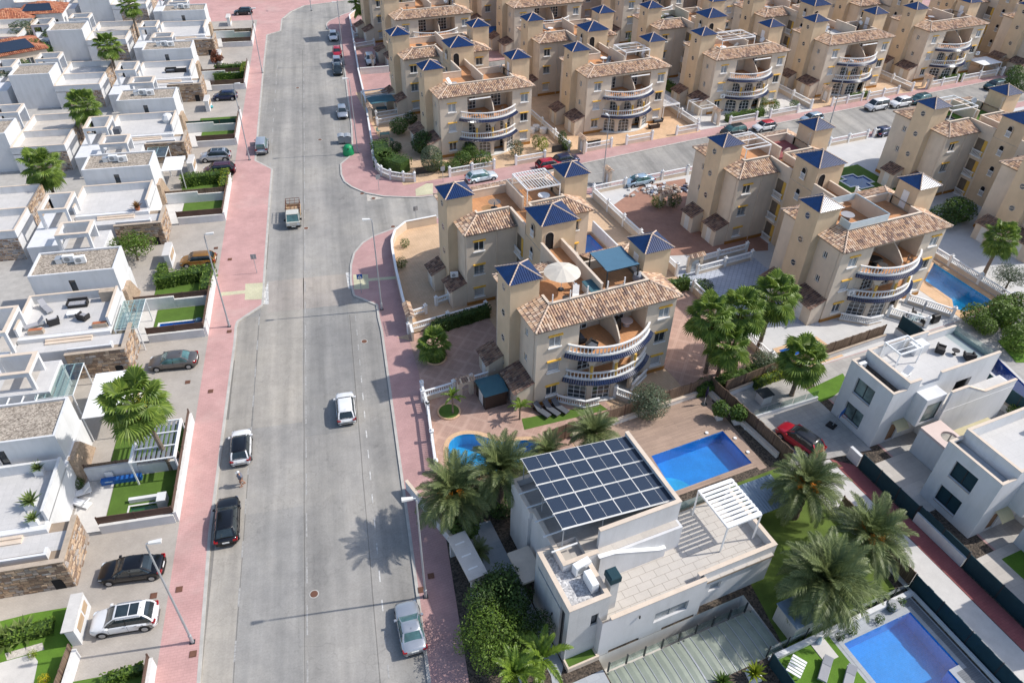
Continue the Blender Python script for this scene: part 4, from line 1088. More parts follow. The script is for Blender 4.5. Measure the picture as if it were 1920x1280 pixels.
B_SPOTS = [((0, 0), 'cream apartment block with grey terrace gazebo and cream parasol on its roof', 11.2),
 ((35.3, 0), 'cream apartment block whose roof terrace has white metal screens, beside long pool', 10.8),
 ((69.7, -.3), 'cream apartment block with green turf roof terrace, cut by the right edge', 11.2),
 ((10.1, 54.6), 'cream apartment block at the street corner behind the round clipped bush', 10.6),
 ((34.4, 54.6), 'cream apartment block behind the orange paved yard and tall street lamp', 11),
 ((58.4, 54.3), 'cream apartment block behind the small square white garden pergola', 10.8),
 ((82.0, 54.0), 'cream apartment block behind the parked white van', 11.2),
 ((105.9, 53.8), 'cream apartment block behind the white sail canopy yard', 11.2),
 ((129.2, 47.5), 'cream apartment block in the top right corner of the view', 11.2),
 ((15.2, 93.6), 'cream apartment block at the top beside the upper street corner palm', 10.6),
 ((39.0, 93.4), 'cream apartment block at the top edge behind straw parasol yard', 10.8),
 ((63.5, 93.2), 'cream apartment block at the top edge, third from main road', 11),
 ((88.5, 92.8), 'cream apartment block at the top edge, fourth from main road', 11.2),
 ((113, 92.5), 'cream apartment block at the top edge, fifth from main road', 11.2)]
bld = make_building()
BLD = []
for i, ((x, y), lab, an) in enumerate(B_SPOTS):
    w = FB(x, y)
    b = bld if i == 0 else dup(bld)
    b.location = (w[0], w[1], ZS); b.rotation_euler = (0, 0, R(an)); b['label'] = lab; b['group'] = 'cream apartment blocks'
    BLD.append(b)
# one roof terrace is laid with red tiles, one with green turf
def bfr(i): return fr(BLD[i].location.x, BLD[i].location.y, BLD[i].rotation_euler.z)
def onroof(i, x, y): p = bfr(i)(x, y); return (p[0], p[1], RF+.06+ZS)
def retile(i, x0, x1, y0, y1, m):
    s_ = MB(); s_.box(x0, x1, y0, y1, RF+.022, RF+.034); s_.build('terrace_covering', m, BLD[i])
retile(1, .4, 5.1, 6.6, 11.2, 'red_paver'); retile(2, -5.1, .1, 6.6, 11.2, 'lawn_bright'); retile(2, .4, 5.1, 6.6, 11.2, 'artificial_grass'); retile(6, -5.1, .1, -11.2, -6.6, 'pale_pave'); retile(5, -5.1, .1, 6.6, 11.2, 'artificial_grass')
# ------------------------------------------------------------------ villa with the solar panels
def bx(parent, name, m, *b, **k): q = MB(); q.box(*b, **k); return q.build(name, m, parent)
def ac_unit(loc, rz, label, group='air conditioning units', s=1.0):
    t = thing('air_conditioner', label, 'air conditioner', loc, rz, group)
    q = MB(); q.box(-.42*s, .42*s, -.17*s, .17*s, .06*s, .66*s, .015); q.build('casing', 'white_paint', t)
    f = MB(); n = 14
    f.add([(-.1*s+.22*s*math.cos(2*PI*k/n), -.172*s, .36*s+.22*s*math.sin(2*PI*k/n)) for k in range(n)], [tuple(range(n))]); f.build('fan_grille', 'grey_plastic', t)
    for x in (-.3, .3): bx(t, 'foot', 'dark_metal', x*s-.04, x*s+.04, -.17*s, .17*s, 0, .06*s)
    return t
VT = thing('villa', 'white modern villa with a solar array raised over its roof terrace', 'villa', (V0[0], V0[1], ZS), AR)
def villa():
    T = VT
    w = MB()
    hs = [(4.55, 7.0, 1.55, 2.75), (9.1, 9.95, 1.7, 2.5), (.9, 3.3, -1.75, .35), (5.3, 8.2, -1.75, .35)]
    # south wall in two planes
    p1 = facade(w, (2.35, -.54), (1, 0), (0, -1), 8.4, -2.25, 4.4, [(4.4, 7.2, 1.5, 2.7), (.9, 3.4, -2.1, .3), (5.3, 8.1, -2.1, .3)], .25)
    p2 = facade(w, (10.75, -.04), (1, 0), (0, -1), 6.5, -2.25, 4.4, [(1.0, 2.0, 1.6, 2.5)], .25)
    w.quad((10.75, -.54, -2.25), (10.75, -.04, -2.25), (10.75, -.04, 4.4), (10.75, -.54, 4.4))
    w.quad((2.35, 3, -2.25), (2.35, -.54, -2.25), (2.35, -.54, 4.4), (2.35, 3, 4.4))
    p3 = facade(w, (17.25, -.04), (0, 1), (1, 0), 6.0, -2.25, 4.4, [(2.2, 4.6, .2, 2.4)], .25)
    w.quad((17.25, 6, -.1), (10.7, 6, -.1), (10.7, 6, 4.4), (17.25, 6, 4.4))
    w.build('wall', 'stucco_villa', T)
    window_parts(T, p1, (4.4, 7.2, 1.5, 2.7), 'slide', 'window', .25, False, False, 'window_pale', 'grey_plastic')
    window_parts(T, p1, (.9, 3.4, -2.1, .3), 'slide', 'patio_door', .25, False, False, 'window_glass', 'dark_metal')
    window_parts(T, p1, (5.3, 8.1, -2.1, .3), 'slide', 'patio_door', .25, False, False, 'window_glass', 'dark_metal')
    window_parts(T, p2, (1.0, 2.0, 1.6, 2.5), 'plain', 'window', .25, False, False, 'window_pale', 'grey_plastic')
    window_parts(T, p3, (2.2, 4.6, .2, 2.4), 'slide', 'patio_door', .25, False, False, 'window_glass', 'dark_metal')
    # lower terrace: tiles one by one, parapet all round
    bx(T, 'terrace_slab', 'stone_joint', 2.6, 17.0, -.3, 5.8, 3.4, 3.58)
    tb = MB(); tb.box(0, 1.18, 0, .58, 0, .03); me = tb.mesh('terrace_tile'); me.materials.append(MT['tile_piece'])
    ny = 0; y = -.28
    while y < 5.7:
        x = 2.65-(.6 if ny % 2 else 0)
        while x < 16.9:
            x0, x1 = max(x, 2.62), min(x+1.18, 16.98)
            if x1-x0 > .3 and not (x0 < 10.7 and y > 3.4 and x0 > 3.8):
                o = put('terrace_tile', me, None, T, (x0, y, 3.575+rnd.uniform(0, .006))); o.scale = ((x1-x0)/1.18, min(.58, 5.75-y)/.58, 1)
            x += 1.2
        y += .6; ny += 1
    pr = MB(); cp = MB()
    def par(x0, x1, y0, y1, z0, z1, e=0): pr.box(x0, x1, y0, y1, z0, z1); cp.box(x0-.03-e, x1+.03+e, y0-.03-e, y1+.03+e, z1, z1+.05)
    par(3.05, 10.75, -.535, -.27, 3.4, 4.4); par(10.45, 17.24, -.035, .23, 3.4, 4.402, .001); par(16.98, 17.245, .24, 5.99, 3.4, 4.4); 
    split(pr, 'parapet', 'stucco_villa', T); split(cp, 'parapet_coping', 'coping', T)
    # street-side block
    b = MB()
    q1 = facade(b, (0, 0), (1, 0), (0, -1), 3.03, -.1, 6.5, [(1.75, 2.3, 3.6, 4.9)], .2); q2 = facade(b, (0, 5.05), (0, -1), (-1, 0), 5.05, -.1, 6.5, [(3.9, 4.55, .2, 5.6), (.4, 3.9, 5.0, 5.25)], .25)
    b.quad((3.03, 0, -.1), (3.03, 5.05, -.1), (3.03, 5.05, 6.5), (3.03, 0, 6.5)); b.quad((3.03, 5.05, -.1), (0, 5.05, -.1), (0, 5.05, 6.5), (3.03, 5.05, 6.5))
    b.build('stone_block', 'stone_cladding', T)
    window_parts(T, q1, (1.75, 2.3, 3.6, 4.9), 'plain', 'window', .2, False, False, 'window_glass', 'dark_metal'); window_parts(T, q2, (3.9, 4.55, .2, 5.6), 'plain', 'slot_window', .25, False, False, 'window_glass', 'dark_metal')
    bx(T, 'block_roof', 'grey_gravel', .2, 2.85, .2, 4.9, 5.6, 5.9)
    pr = MB(); cp = MB()
    par(.002, .28, .002, 5.04, 5.5, 6.5); par(.29, 3.02, .003, .28, 5.5, 6.502, .001); par(2.75, 3.025, .29, 3.05, 5.5, 6.5); par(.3, 1.2, 4.78, 5.03, 5.5, 6.502, .001)
    split(pr, 'parapet', 'stone_cladding', T); split(cp, 'parapet_coping', 'coping', T)
    # upper volume under the array
    u = MB(); u.box(1.1, 10.8, 3.1, 11.3, -.1, 5.98); u.box(.85, 1.1, 8.2, 11.3, -.1, 5.98); u.build('upper_volume', 'stucco_villa', T)
    bx(T, 'upper_terrace', 'stone_tile', 1.3, 10.6, 3.3, 11.1, 5.985, 6.03)
    pr = MB(); cp = MB()
    par(1.102, 1.36, 3.1, 8.2, 5.9, 6.7); par(.852, 1.1, 8.0, 11.29, 5.9, 6.72); par(1.37, 3.8, 3.102, 3.36, 5.9, 6.702, .001); par(1.11, 10.5, 11.03, 11.28, 5.9, 6.702, .001)
    par(10.52, 10.79, 3.82, 11.28, 3.4, 8.0); par(4.2, 10.5, 3.8, 4.06, 3.4, 8.002, .001)
    split(pr, 'parapet', 'stucco_villa', T); split(cp, 'parapet_coping', 'coping', T)
    # outside stair between the tall wall and a low one
    for k in range(12): bx(T, 'stair_step', 'stone_tile', 9.6-.42*(k+1), 9.6-.42*k, 3.06, 3.78, 3.5, 3.6+.2*(k+1))
    s = MB(); s.add([(3.8, 2.8, 3.5), (9.4, 2.8, 3.5), (9.4, 2.8, 4.55), (8.9, 2.8, 4.6), (5.0, 2.8, 6.35), (3.8, 2.8, 6.5)]+[(3.8, 3.05, 3.5), (9.4, 3.05, 3.5), (9.4, 3.05, 4.55), (8.9, 3.05, 4.6), (5.0, 3.05, 6.35), (3.8, 3.05, 6.5)],
        [(0, 1, 2, 3, 4, 5), (11, 10, 9, 8, 7, 6), (1, 7, 8, 2)]); s.build('stair_wall', 'stucco_villa', T)
    c = MB()
    for (xa, za), (xb, zb) in (((9.42, 4.55), (8.9, 4.6)), ((8.9, 4.6), (5.0, 6.35)), ((5.0, 6.35), (3.7, 6.5))): c.bar((xa, 2.925, za+.03), (xb, 2.925, zb+.03), .32, .06)
    c.build('stair_coping', 'white_paint', T)
    ch = MB(); ch.box(3.35, 4.0, .6, 1.35, 3.5, 6.75); co = ch.build('chimney', 'stone_cladding', T)
    k_ = MB(); k_.box(3.27, 4.08, .52, 1.43, 6.75, 7.35, .08); k_.build('chimney_cap', 'teal_screen', co)
    # lights on the walls
    for x, y, z in ((5.3, -.56, 3.4), (13.6, -.06, 3.4), (7.6, 3.78, 5.6)): q = MB(); q.cyl(x, y-.08, z-.12, z+.12, .06, 8); q.build('wall_lamp', 'dark_metal', T)
    q = MB(); q.cyl(-.06, 2.1, 3.0, 3.22, .06, 8); q.build('wall_lamp', 'dark_metal', T)
    # glass balustrade on the terrace edge
    g_ = MB(); g_.box(10.85, 16.95, 5.86, 5.88, 3.6, 4.6); g_.build('glass_balustrade', 'clear_glass', T)
    # planter, entrance canopy
    bx(T, 'planter_wall', 'coping', -.05, 2.4, -.75, -.62, 0, .5); bx(T, 'planter_wall', 'coping', -.05, .08, -.61, -.01, 0, .5); bx(T, 'planter_wall', 'coping', 2.2, 2.34, -.61, -.01, 0, .5); bx(T, 'planter_turf', 'artificial_grass', .09, 2.19, -.61, -.01, .1, .42)
    bx(T, 'entrance_canopy', 'coping', -.9, .84, 5.1, 7.9, 2.75, 2.95)


villa()
# solar array
def solar_array():
    S = thing('solar_array', 'raised array of dark blue solar panels on white rails over the villa roof', 'solar panels', (*FV(0, 0), ZS), AR)
    def at(u, v): return Vector((1.5+9.4*u, 4.4+6.8*v, 8.9-1.3*u))   # plane falling to the east
    e = (at(1, 0)-at(0, 0)).normalized(); n_ = Vector((0, 1, 0)); up = e.cross(n_)
    for j in range(5):
        for i in range(4):
            u0, u1 = i/4+.002, (i+1)/4-.002; v0, v1 = j/5+.006, (j+1)/5-.006
            a, b, c, d = at(u0, v0), at(u1, v0), at(u1, v1), at(u0, v1)
            f = MB(); fw = .035; E = e*fw; N = n_*fw; H = up*.04
            for p, q in (((a), (b)), ((b), (c)), ((c), (d)), ((d), (a))): f.bar(p, q, .03, .045)
            m1, m2 = (a+b)/2, (d+c)/2; f.bar(m1, m2, .018, .035)
            pa = f.build('solar_panel', 'white_dirty', S)
            for (p, q, r, s) in ((a, m1, m2, d), (m1, b, c, m2)):
                g_ = MB(); g_.quad(p+H*.4, q+H*.4, r+H*.4, s+H*.4); g_.build('cell_field', 'solar_cell', pa)
    for j in range(6):
        v = j/5; q = MB(); q.bar(at(-.005, v)-up*.05, at(1.005, v)-up*.06, .05, .05); q.build('mounting_rail', 'white_paint', S)
    for u in (.02, .35, .68): q = MB(); q.bar(at(u, 0)-up*.11, at(u, 1)-up*.11, .07, .07); q.build('mounting_beam', 'white_paint', S)
    for u in (.02, .35, .68):
        for v in (0.02, .5, .97):
            p = at(u, v); q = MB(); q.bar((p.x, p.y, 6.0 if u > .1 else 6.72), (p.x, p.y, p.z-.12), .06); q.build('post', 'galv', S)
    for j in range(5):
        q = MB(); p = at(0, j/5); q.bar((p.x-.7, p.y-.05, 6.76), (p.x+1.3, p.y-.05, 6.76), .1, .08); q.build('ballast_beam', 'white_paint', S)
solar_array()
# white slatted pergola on the terrace
def pergola(F0, x0, x1, y0, y1, zb, zt, nsl, label, along='x', name='pergola', group='white pergolas', slat_w=.09, leg=.1, m='white_paint', rz=AR, sides='all', solid=False):
    cx, cy = (x0+x1)/2, (y0+y1)/2; p = F0(cx, cy)
    t = thing(name, label, 'pergola', (p[0], p[1], zb), rz, group)
    hx, hy, h = (x1-x0)/2, (y1-y0)/2, zt-zb
    for x in (-hx, hx):
        for y in (-hy, hy): q = MB(); q.box(x-leg/2, x+leg/2, y-leg/2, y+leg/2, 0, h); q.build('leg', m, t)
    for y in (-hy, hy): bx(t, 'beam', m, -hx-.05, hx+.05, y-.06, y+.06, h, h+.16)
    for x in (-hx, hx): bx(t, 'beam', m, x-.06, x+.06, -hy+.061, hy-.061, h+.002, h+.158)
    for k in range(nsl):
        f = (k+.5)/nsl
        if along == 'x': y = -hy+2*hy*f; bx(t, 'slat', m, -hx-.08, hx+.08, y-slat_w/2, y+slat_w/2, h+.162, h+.2)
        else: x = -hx+2*hx*f; bx(t, 'slat', m, x-slat_w/2, x+slat_w/2, -hy-.08, hy+.08, h+.162, h+.2)
    return t
pergola(FV, 13.45, 16.4, 1.5, 5.1, 3.62+ZS, 6.5, 10, 'white louvred pergola on the terrace beside the solar panels', 'x', slat_w=.24)
ac_unit((*FV(2.3, 2.75), 5.9+ZS), AR+R(8), 'larger white air conditioner on the gravel roof below the solar panels', s=1.5)
ac_unit((*FV(2.35, 1.5), 5.9+ZS), AR+PI/2, 'upright white air conditioner beside the dark chimney cap', s=1.5)
# car canopies in the sunken court
for i, (xa, xb) in enumerate(((2.35, 8.5), (8.56, 14.85))):
    p = FV((xa+xb)/2, -3.5); t = thing('carport', ['left half of the pale ribbed carport roof below the villa', 'right half of the pale ribbed carport roof below the villa'][i], 'carport', (p[0], p[1], -2.2), AR, 'carports'); L = (xb-xa)/2
    n = 8
    for k in range(n):
        x0, x1 = -L+2*L*k/n, -L+2*L*(k+1)/n; r = MB(); seg = 5; vs = []
        for s in range(seg+1):
            y = -1.75+3.5*s/seg; z = 2.02+.28*math.sin(PI*(.25+.6*s/seg)); vs += [(x0+.01, y, z), ((x0+x1)/2, y, z+.05), (x1-.01, y, z)]
        r.add(vs, [(3*s+c, 3*s+c+1, 3*s+c+4, 3*s+c+3) for s in range(seg) for c in (0, 1)]); r.build('roof_panel', 'carport_sheet', t)
    for k in range(n+1): q = MB(); x = -L+2*L*k/n; [q.bar((x, -1.75+3.5*s/5, 2.04+.28*math.sin(PI*(.25+.6*s/5))), (x, -1.75+3.5*(s+1)/5, 2.04+.28*math.sin(PI*(.25+.6*(s+1)/5))), .05) for s in range(5)]; q.build('rib', 'galv', t)
    for x in (-L+.2, 0, L-.2): bx(t, 'post', 'dark_metal', x-.05, x+.05, 1.6, 1.7, 0, 2.2)
# glass fence on dark posts along the court, corrugated store roof, fences of the plot
t = thing('glass_fence', 'glass panels on dark posts between the villa wall and the carport', 'fence', (*FV(2.6, -1.7), ZS), AR)
for k in range(9):
    q = MB(); q.box(-.05, .05, -.05, .05, -.1, 1.15); q.build('post', 'dark_metal', t, loc=(k*1.45, 0, 0))
    if k < 8: q = MB(); q.box(.06, 1.39, -.01, .01, .08, 1.0); q.build('glass_panel', 'clear_glass', t, loc=(k*1.45, 0, 0))
t = thing('metal_roof_shelter', 'low shelter with corrugated blue grey metal roof beside the deck', 'shelter', (*FV(20.9, 5.3), ZS), AR)
r = MB(); n = 26
for k in range(n):
    x0 = -1.8+3.6*k/n; x1 = -1.8+3.6*(k+1)/n; zz = .05 if k % 2 else 0
    r.quad((x0, -1.5, 2.2+zz), (x1, -1.5, 2.25-zz), (x1, 1.5, 2.5-zz), (x0, 1.5, 2.45+zz))
r.build('roof_sheet', 'blue_sheet', t)
for x in (-1.7, 1.7):
    for y in (-1.4, 1.4): bx(t, 'post', 'galv', x-.04, x+.04, y-.04, y+.04, 0, 2.2)
bx(t, 'back_wall', 'stucco_villa', -1.75, 1.75, 1.42, 1.5, 0, 2.1)
plain_wall([FV(-3.4, -6), FV(-3.1, 5.8)], 'low white wall between the pavement and villa shrubs', .9, .2, 'stucco_white', 'coping', z=ZS)
pw = thing('gate_canopy', 'flat pale concrete entrance canopy over the villa gate by the pavement', 'canopy', (*FV(-3.6, 9.2), ZS), AR+R(3))
bx(pw, 'slab', 'concrete_light', -.75, .75, -2.1, 2.1, 2.3, 2.5)
for y in (-1.2, 0, 1.2): bx(pw, 'skylight_slot', 'white_paint', -.45, .3, y-.06, y+.06, 2.5, 2.515)
for y in (-2.0, 2.0): bx(pw, 'side_wall', 'stucco_white', -.6, .6, y-.08, y+.08, 0, 2.3)
plain_wall([FV(-3.6, 11.4), FV(-5.4, 19.0)], 'white wall behind the date palms along the pavement', 1.1, .2, 'stucco_white', 'coping', z=ZS)
plain_wall([FV(10.4, 18.85), FV(25.6, 19.2), FV(26.4, 9.6)], 'low white wall around the timber pool deck', .55, .25, 'stucco_offwhite', 'coping', z=ZS)
screen_fence([FV(7.6, 19.0), FV(16, 19.15), FV(25.9, 19.45)], 'brown reed fence along the back of the pool deck', ZS, 1.9)
screen_fence([FV(25.95, 19.45), FV(26.85, 8.6)], 'brown reed fence between pool deck and parked red car', ZS, 1.8)
screen_fence([FV(27.6, 3.0), FV(27.3, -4.8)], 'worn reed fence beside the lane behind the biggest palm', ZS, 1.6)
# ------------------------------------------------------------------ white villas of the right-hand lane
def lane_villa(y0, labels, shutters=False, first=True):
    p = FV(35.15, y0)
    T = thing('white_house', labels, 'house', (p[0], p[1], ZS), AR, 'white houses of the lane')
    w = MB()
    hW = [(1.25, 3.35, 3.75, 5.55), (1.15, 3.25, .75, 2.55)]
    pW = facade(w, (0, 5.0), (0, -1), (-1, 0), 5.0, 0, 6.5, hW, .28)
    pS = facade(w, (0, 0), (1, 0), (0, -1), 12.8, 0, 6.5, [(1.7, 2.75, .1, 2.3), (8.2, 10.2, 3.5, 5.3)], .25)
    w.quad((12.8, 0, 0), (12.8, 5, 0), (12.8, 5, 6.5), (12.8, 0, 6.5)); w.quad((12.8, 5, 0), (0, 5, 0), (0, 5, 6.5), (12.8, 5, 6.5))
    w.build('wall', 'stucco_white', T)
    for h in hW: window_parts(T, pW, h, 'slide', 'window', .28, False, False, 'teal_screen' if shutters else 'window_green', 'dark_metal')
    bx(T, 'window_ledge', 'stone_top', -.03, .26, 1.66, 3.74, 3.69, 3.748); bx(T, 'window_ledge', 'stone_top', -.03, .26, 1.76, 3.84, .69, .748)
    window_parts(T, pS, (1.7, 2.75, .1, 2.3), 'plain', 'front_door', .2, False, False, 'wood_warm', 'wood_warm')
    bx(T, 'gravel_roof', 'dark_mulch' if not shutters else 'grey_tile', .25, 1.5, .2, 4.8, 5.9, 6.05)
    bx(T, 'roof_terrace', 'pale_pave', 1.9, 12.6, .2, 4.8, 5.9, 6.06)
    pr = MB(); cp = MB()
    def par(x0, x1, y0_, y1_, z0, z1, e=0): pr.box(x0, x1, y0_, y1_, z0, z1); cp.box(x0-.02-e, x1+.02+e, y0_-.02-e, y1_+.02+e, z1, z1+.04)
    par(.002, .22, .002, 4.998, 6.4, 6.62); par(.23, 1.5, .003, .2, 6.4, 6.622, .001); par(.23, 1.5, 4.8, 4.997, 6.4, 6.622, .001)
    par(1.6, 1.82, .004, 4.996, 5.8, 7.35); par(1.83, 9.0, 4.78, 4.995, 5.8, 7.352, .001); par(1.83, 3.0, .005, .22, 5.8, 7.352, .001); par(5.4, 12.79, .005, .22, 5.8, 7.352, .001); par(9.01, 12.79, 4.78, 4.995, 5.8, 6.902, .001); 
    split(pr, 'parapet', 'stucco_white', T); split(cp, 'parapet_coping', 'coping', T)
    g_ = MB(); g_.box(12.68, 12.7, .25, 4.75, 6.1, 7.1); g_.build('glass_balustrade', 'clear_glass', T)
    b = MB()
    pB = facade(b, (3.0, -1.25), (1, 0), (0, -1), 2.4, 2.7, 5.9, [(.35, 2.2, 3.0, 5.2)], .15); b.quad((3.0, -1.25, 2.7), (3.0, 0, 2.7), (3.0, 0, 5.9), (3.0, -1.25, 5.9)); b.quad((5.4, 0, 2.7), (5.4, -1.25, 2.7), (5.4, -1.25, 5.9), (5.4, 0, 5.9)); b.quad((3, -1.25, 5.9), (5.4, -1.25, 5.9), (5.4, 0, 5.9), (3, 0, 5.9)); b.quad((3, 0, 2.7), (5.4, 0, 2.7), (5.4, -1.25, 2.7), (3, -1.25, 2.7))
    b.build('bay', 'stucco_white', T); window_parts(T, pB, (.35, 2.2, 3.0, 5.2), 'plain', 'bay_window', .12, False, False, 'window_green', 'dark_metal')
    s = MB(); s.box(5.42, 14.6, -1.6, -.002, 0, 4.0); s.build('ground_floor_wing', 'stucco_white', T); bx(T, 'wing_roof', 'terrace_white', 5.6, 14.4, -1.45, -.02, 4.0, 4.02)
    pr = MB(); pr.add([(5.45, -1.58, 4.0), (5.45, -1.58, 6.3), (7.4, -1.58, 6.3), (10.4, -1.58, 4.7), (14.58, -1.58, 4.7), (14.58, -1.58, 4.0)]+[(5.45, -1.38, 4.0), (5.45, -1.38, 6.3), (7.4, -1.38, 6.3), (10.4, -1.38, 4.7), (14.58, -1.38, 4.7), (14.58, -1.38, 4.0)],
        [(0, 5, 4, 3, 2, 1), (6, 7, 8, 9, 10, 11), (0, 1, 7, 6), (1, 2, 8, 7), (2, 3, 9, 8), (3, 4, 10, 9), (4, 5, 11, 10)]); pr.build('stair_parapet', 'stucco_white', T)
    c = MB(); [c.bar((a[0], -1.48, a[1]+.03), (b_[0], -1.48, b_[1]+.03), .26, .05) for a, b_ in (((5.4, 6.3), (7.4, 6.3)), ((7.4, 6.3), (10.4, 4.7)), ((10.4, 4.7), (14.6, 4.7)))]; c.build('stair_coping', 'coping', T)
    a = MB(); [a.quad((1.5, -.02-.9*k/4, 2.75-.5*(k/4)**2), (2.95, -.02-.9*k/4, 2.75-.5*(k/4)**2), (2.95, -.02-.9*(k+1)/4, 2.75-.5*((k+1)/4)**2), (1.5, -.02-.9*(k+1)/4, 2.75-.5*((k+1)/4)**2)) for k in range(4)]; a.build('door_awning', 'carport_tan', T)
    # flat portico with a round opening
    n = 20; ring = [(4.5+.72*math.cos(2*PI*k/n), -3.6+.72*math.sin(2*PI*k/n)) for k in range(n)]; out = [(3.1, -5.55), (5.5, -5.55), (5.5, -1.7), (3.1, -1.7)]
    f = sheet_mb(out, 3.05, [ring]); f.join(sheet_mb(out, 2.8, [ring]))
    for i in range(4): a_, b_ = out[i], out[(i+1) % 4]; f.quad((a_[0], a_[1], 2.8), (b_[0], b_[1], 2.8), (b_[0], b_[1], 3.05), (a_[0], a_[1], 3.05))
    for i in range(n): a_, b_ = ring[i], ring[(i+1) % n]; f.quad((b_[0], b_[1], 2.8), (a_[0], a_[1], 2.8), (a_[0], a_[1], 3.05), (b_[0], b_[1], 3.05))
    f.build('portico', 'portico_pink', T)
    bx(T, 'portico_wall', 'stucco_white', 3.1, 3.3, -5.5, -1.75, 0, 2.8)
    return T
lane_villa(7.35, 'white house with dark glass balustrade terrace beside the parked red car', False)
lane_villa(-3.5, 'white house with closed dark blue shutters facing the red lane pavement', True)
lane_villa(-14.4, 'white house cut by the bottom right corner of the view', False)
# lane fences and gates
for y0, y1, lab in ((-.3, 5.9, 'dark green slatted gate between the two white houses'), (-11.2, -5.3, 'dark louvred driveway gate in front of cut off white house')):
    screen_fence([FV(32.5, y0), FV(32.5, y1)], lab, ZS, 1.7, 'teal_screen', 'slatted_gate', 'driveway gates', 'dark_metal', 'gate', slat=10, w=.06)
for y0, y1, h, lab in ((-5.2, -.4, 1.1, 'low white wall below the shuttered white house'), (-16, -11.3, 1.1, 'low white wall at the bottom of the red lane pavement'), (6.0, 7.3, 1.3, 'short white pillar wall at the head of the red lane')):
    plain_wall([FV(32.5, y0), FV(32.5, y1)], lab, h, .3, 'stucco_white', None, z=ZS)
screen_fence([FV(32.55, -5.2), FV(32.55, -.4)], 'dark hedge screen above the low white wall of the shuttered house', ZS+1.1, .7, 'teal_screen', 'mesh_screen', 'screen fences', 'dark_metal')
sheet('yard_paving', [FV(32.7, -.3), FV(35, -.3), FV(38.2, 1.5), FV(38.2, 5.6), FV(32.7, 5.6)], ZS+.02, 'stone_tile'); sheet('yard_paving', [FV(32.7, -11), FV(38.2, -11), FV(38.2, -5.2), FV(32.7, -5.2)], ZS+.02, 'stone_tile')
sheet('lawn_patch', [FV(36.0, -6.0), FV(38.4, -6.0), FV(38.4, -9.6), FV(36.0, -9.6)], ZS+.024, 'lawn_bright')
plain_wall([FV(27.2, 14.4), FV(35.0, 14.2)], 'long low white wall with glass panels above the parked red car', .5, .2, 'stucco_white', None, z=ZS)
t = thing('glass_fence', 'glass panels along the white wall behind the parked red car', 'fence', (*FV(27.3, 14.4), ZS+.5), AR)
for k in range(5): q = MB(); q.box(.03, 1.5, -.01, .01, 0, .8); q.build('glass_panel', 'clear_glass', t, loc=(k*1.54, -.04*k, 0))
screen_fence([FV(27.0, 18.4), FV(36.5, 19.0), FV(48.5, 19.3)], 'brown reed fence behind the white house of the red car', ZS, 1.8)
plain_wall([FV(27.2, 18.0), FV(36.5, 18.6), FV(48.5, 18.9)], 'white garden wall along the reed fence behind the white house', .7, .15, 'stucco_white', 'stone_top', z=ZS)
t = screen_fence([FV(50.6, 19.3), FV(51.4, 3.0)], 'tall dark green windscreen beside the deep blue pool', ZS+.8, 1.6, 'teal_screen', 'mesh_screen', 'screen fences', 'dark_metal')
plain_wall([FV(50.4, 19.3), FV(51.2, 3.0)], 'pale wall carrying the dark green windscreen at right edge', .8, .25, 'stucco_white', 'stone_top', z=ZS)
# bottom-right garden: fences
plain_wall([FV(13.4, -5.55), FV(26.8, -5.5)], 'white planter wall along the neighbour pool at bottom right', .45, .35, 'stucco_white', None, z=ZS)
t = thing('glass_fence', 'smoked glass fence above the white planter wall of lower pool', 'fence', (*FV(13.4, -5.2), ZS), AR)
for k in range(8):
    q = MB(); q.box(-.04, .04, -.04, .04, 0, 1.5); q.build('post', 'dark_metal', t, loc=(k*1.68, 0, 0))
    if k < 8: q = MB(); q.box(.05, 1.63, -.01, .01, .2, 1.4); q.build('glass_panel', 'clear_glass', t, loc=(k*1.68, 0, 0))
screen_fence([FV(13.2, -5.7), FV(13.2, -14)], 'dark green mesh fence at left of the bright lawn', ZS, 1.5, 'teal_screen', 'mesh_screen', 'screen fences', 'dark_metal')
screen_fence([FV(27.2, -5.0), FV(27.2, -20)], 'long dark green mesh fence between lower pool and lane', ZS, 1.7, 'teal_screen', 'mesh_screen', 'screen fences', 'dark_metal')
plain_wall([FV(26.9, -5.5), FV(26.9, -20)], 'low white kerb wall beside the grey pool deck', .3, .18, 'stucco_white', None, z=ZS)
t = thing('garden_shed', 'flat roofed shed with blue glossy top under the biggest palm', 'shed', (*FV(17.2, -4.0), ZS), AR)
bx(t, 'wall', 'stone_tile', -1.5, 1.5, -1.0, 1.0, 0, 1.9); bx(t, 'roof', 'blue_sheet', -1.6, 1.6, -1.1, 1.1, 1.9, 2.0)
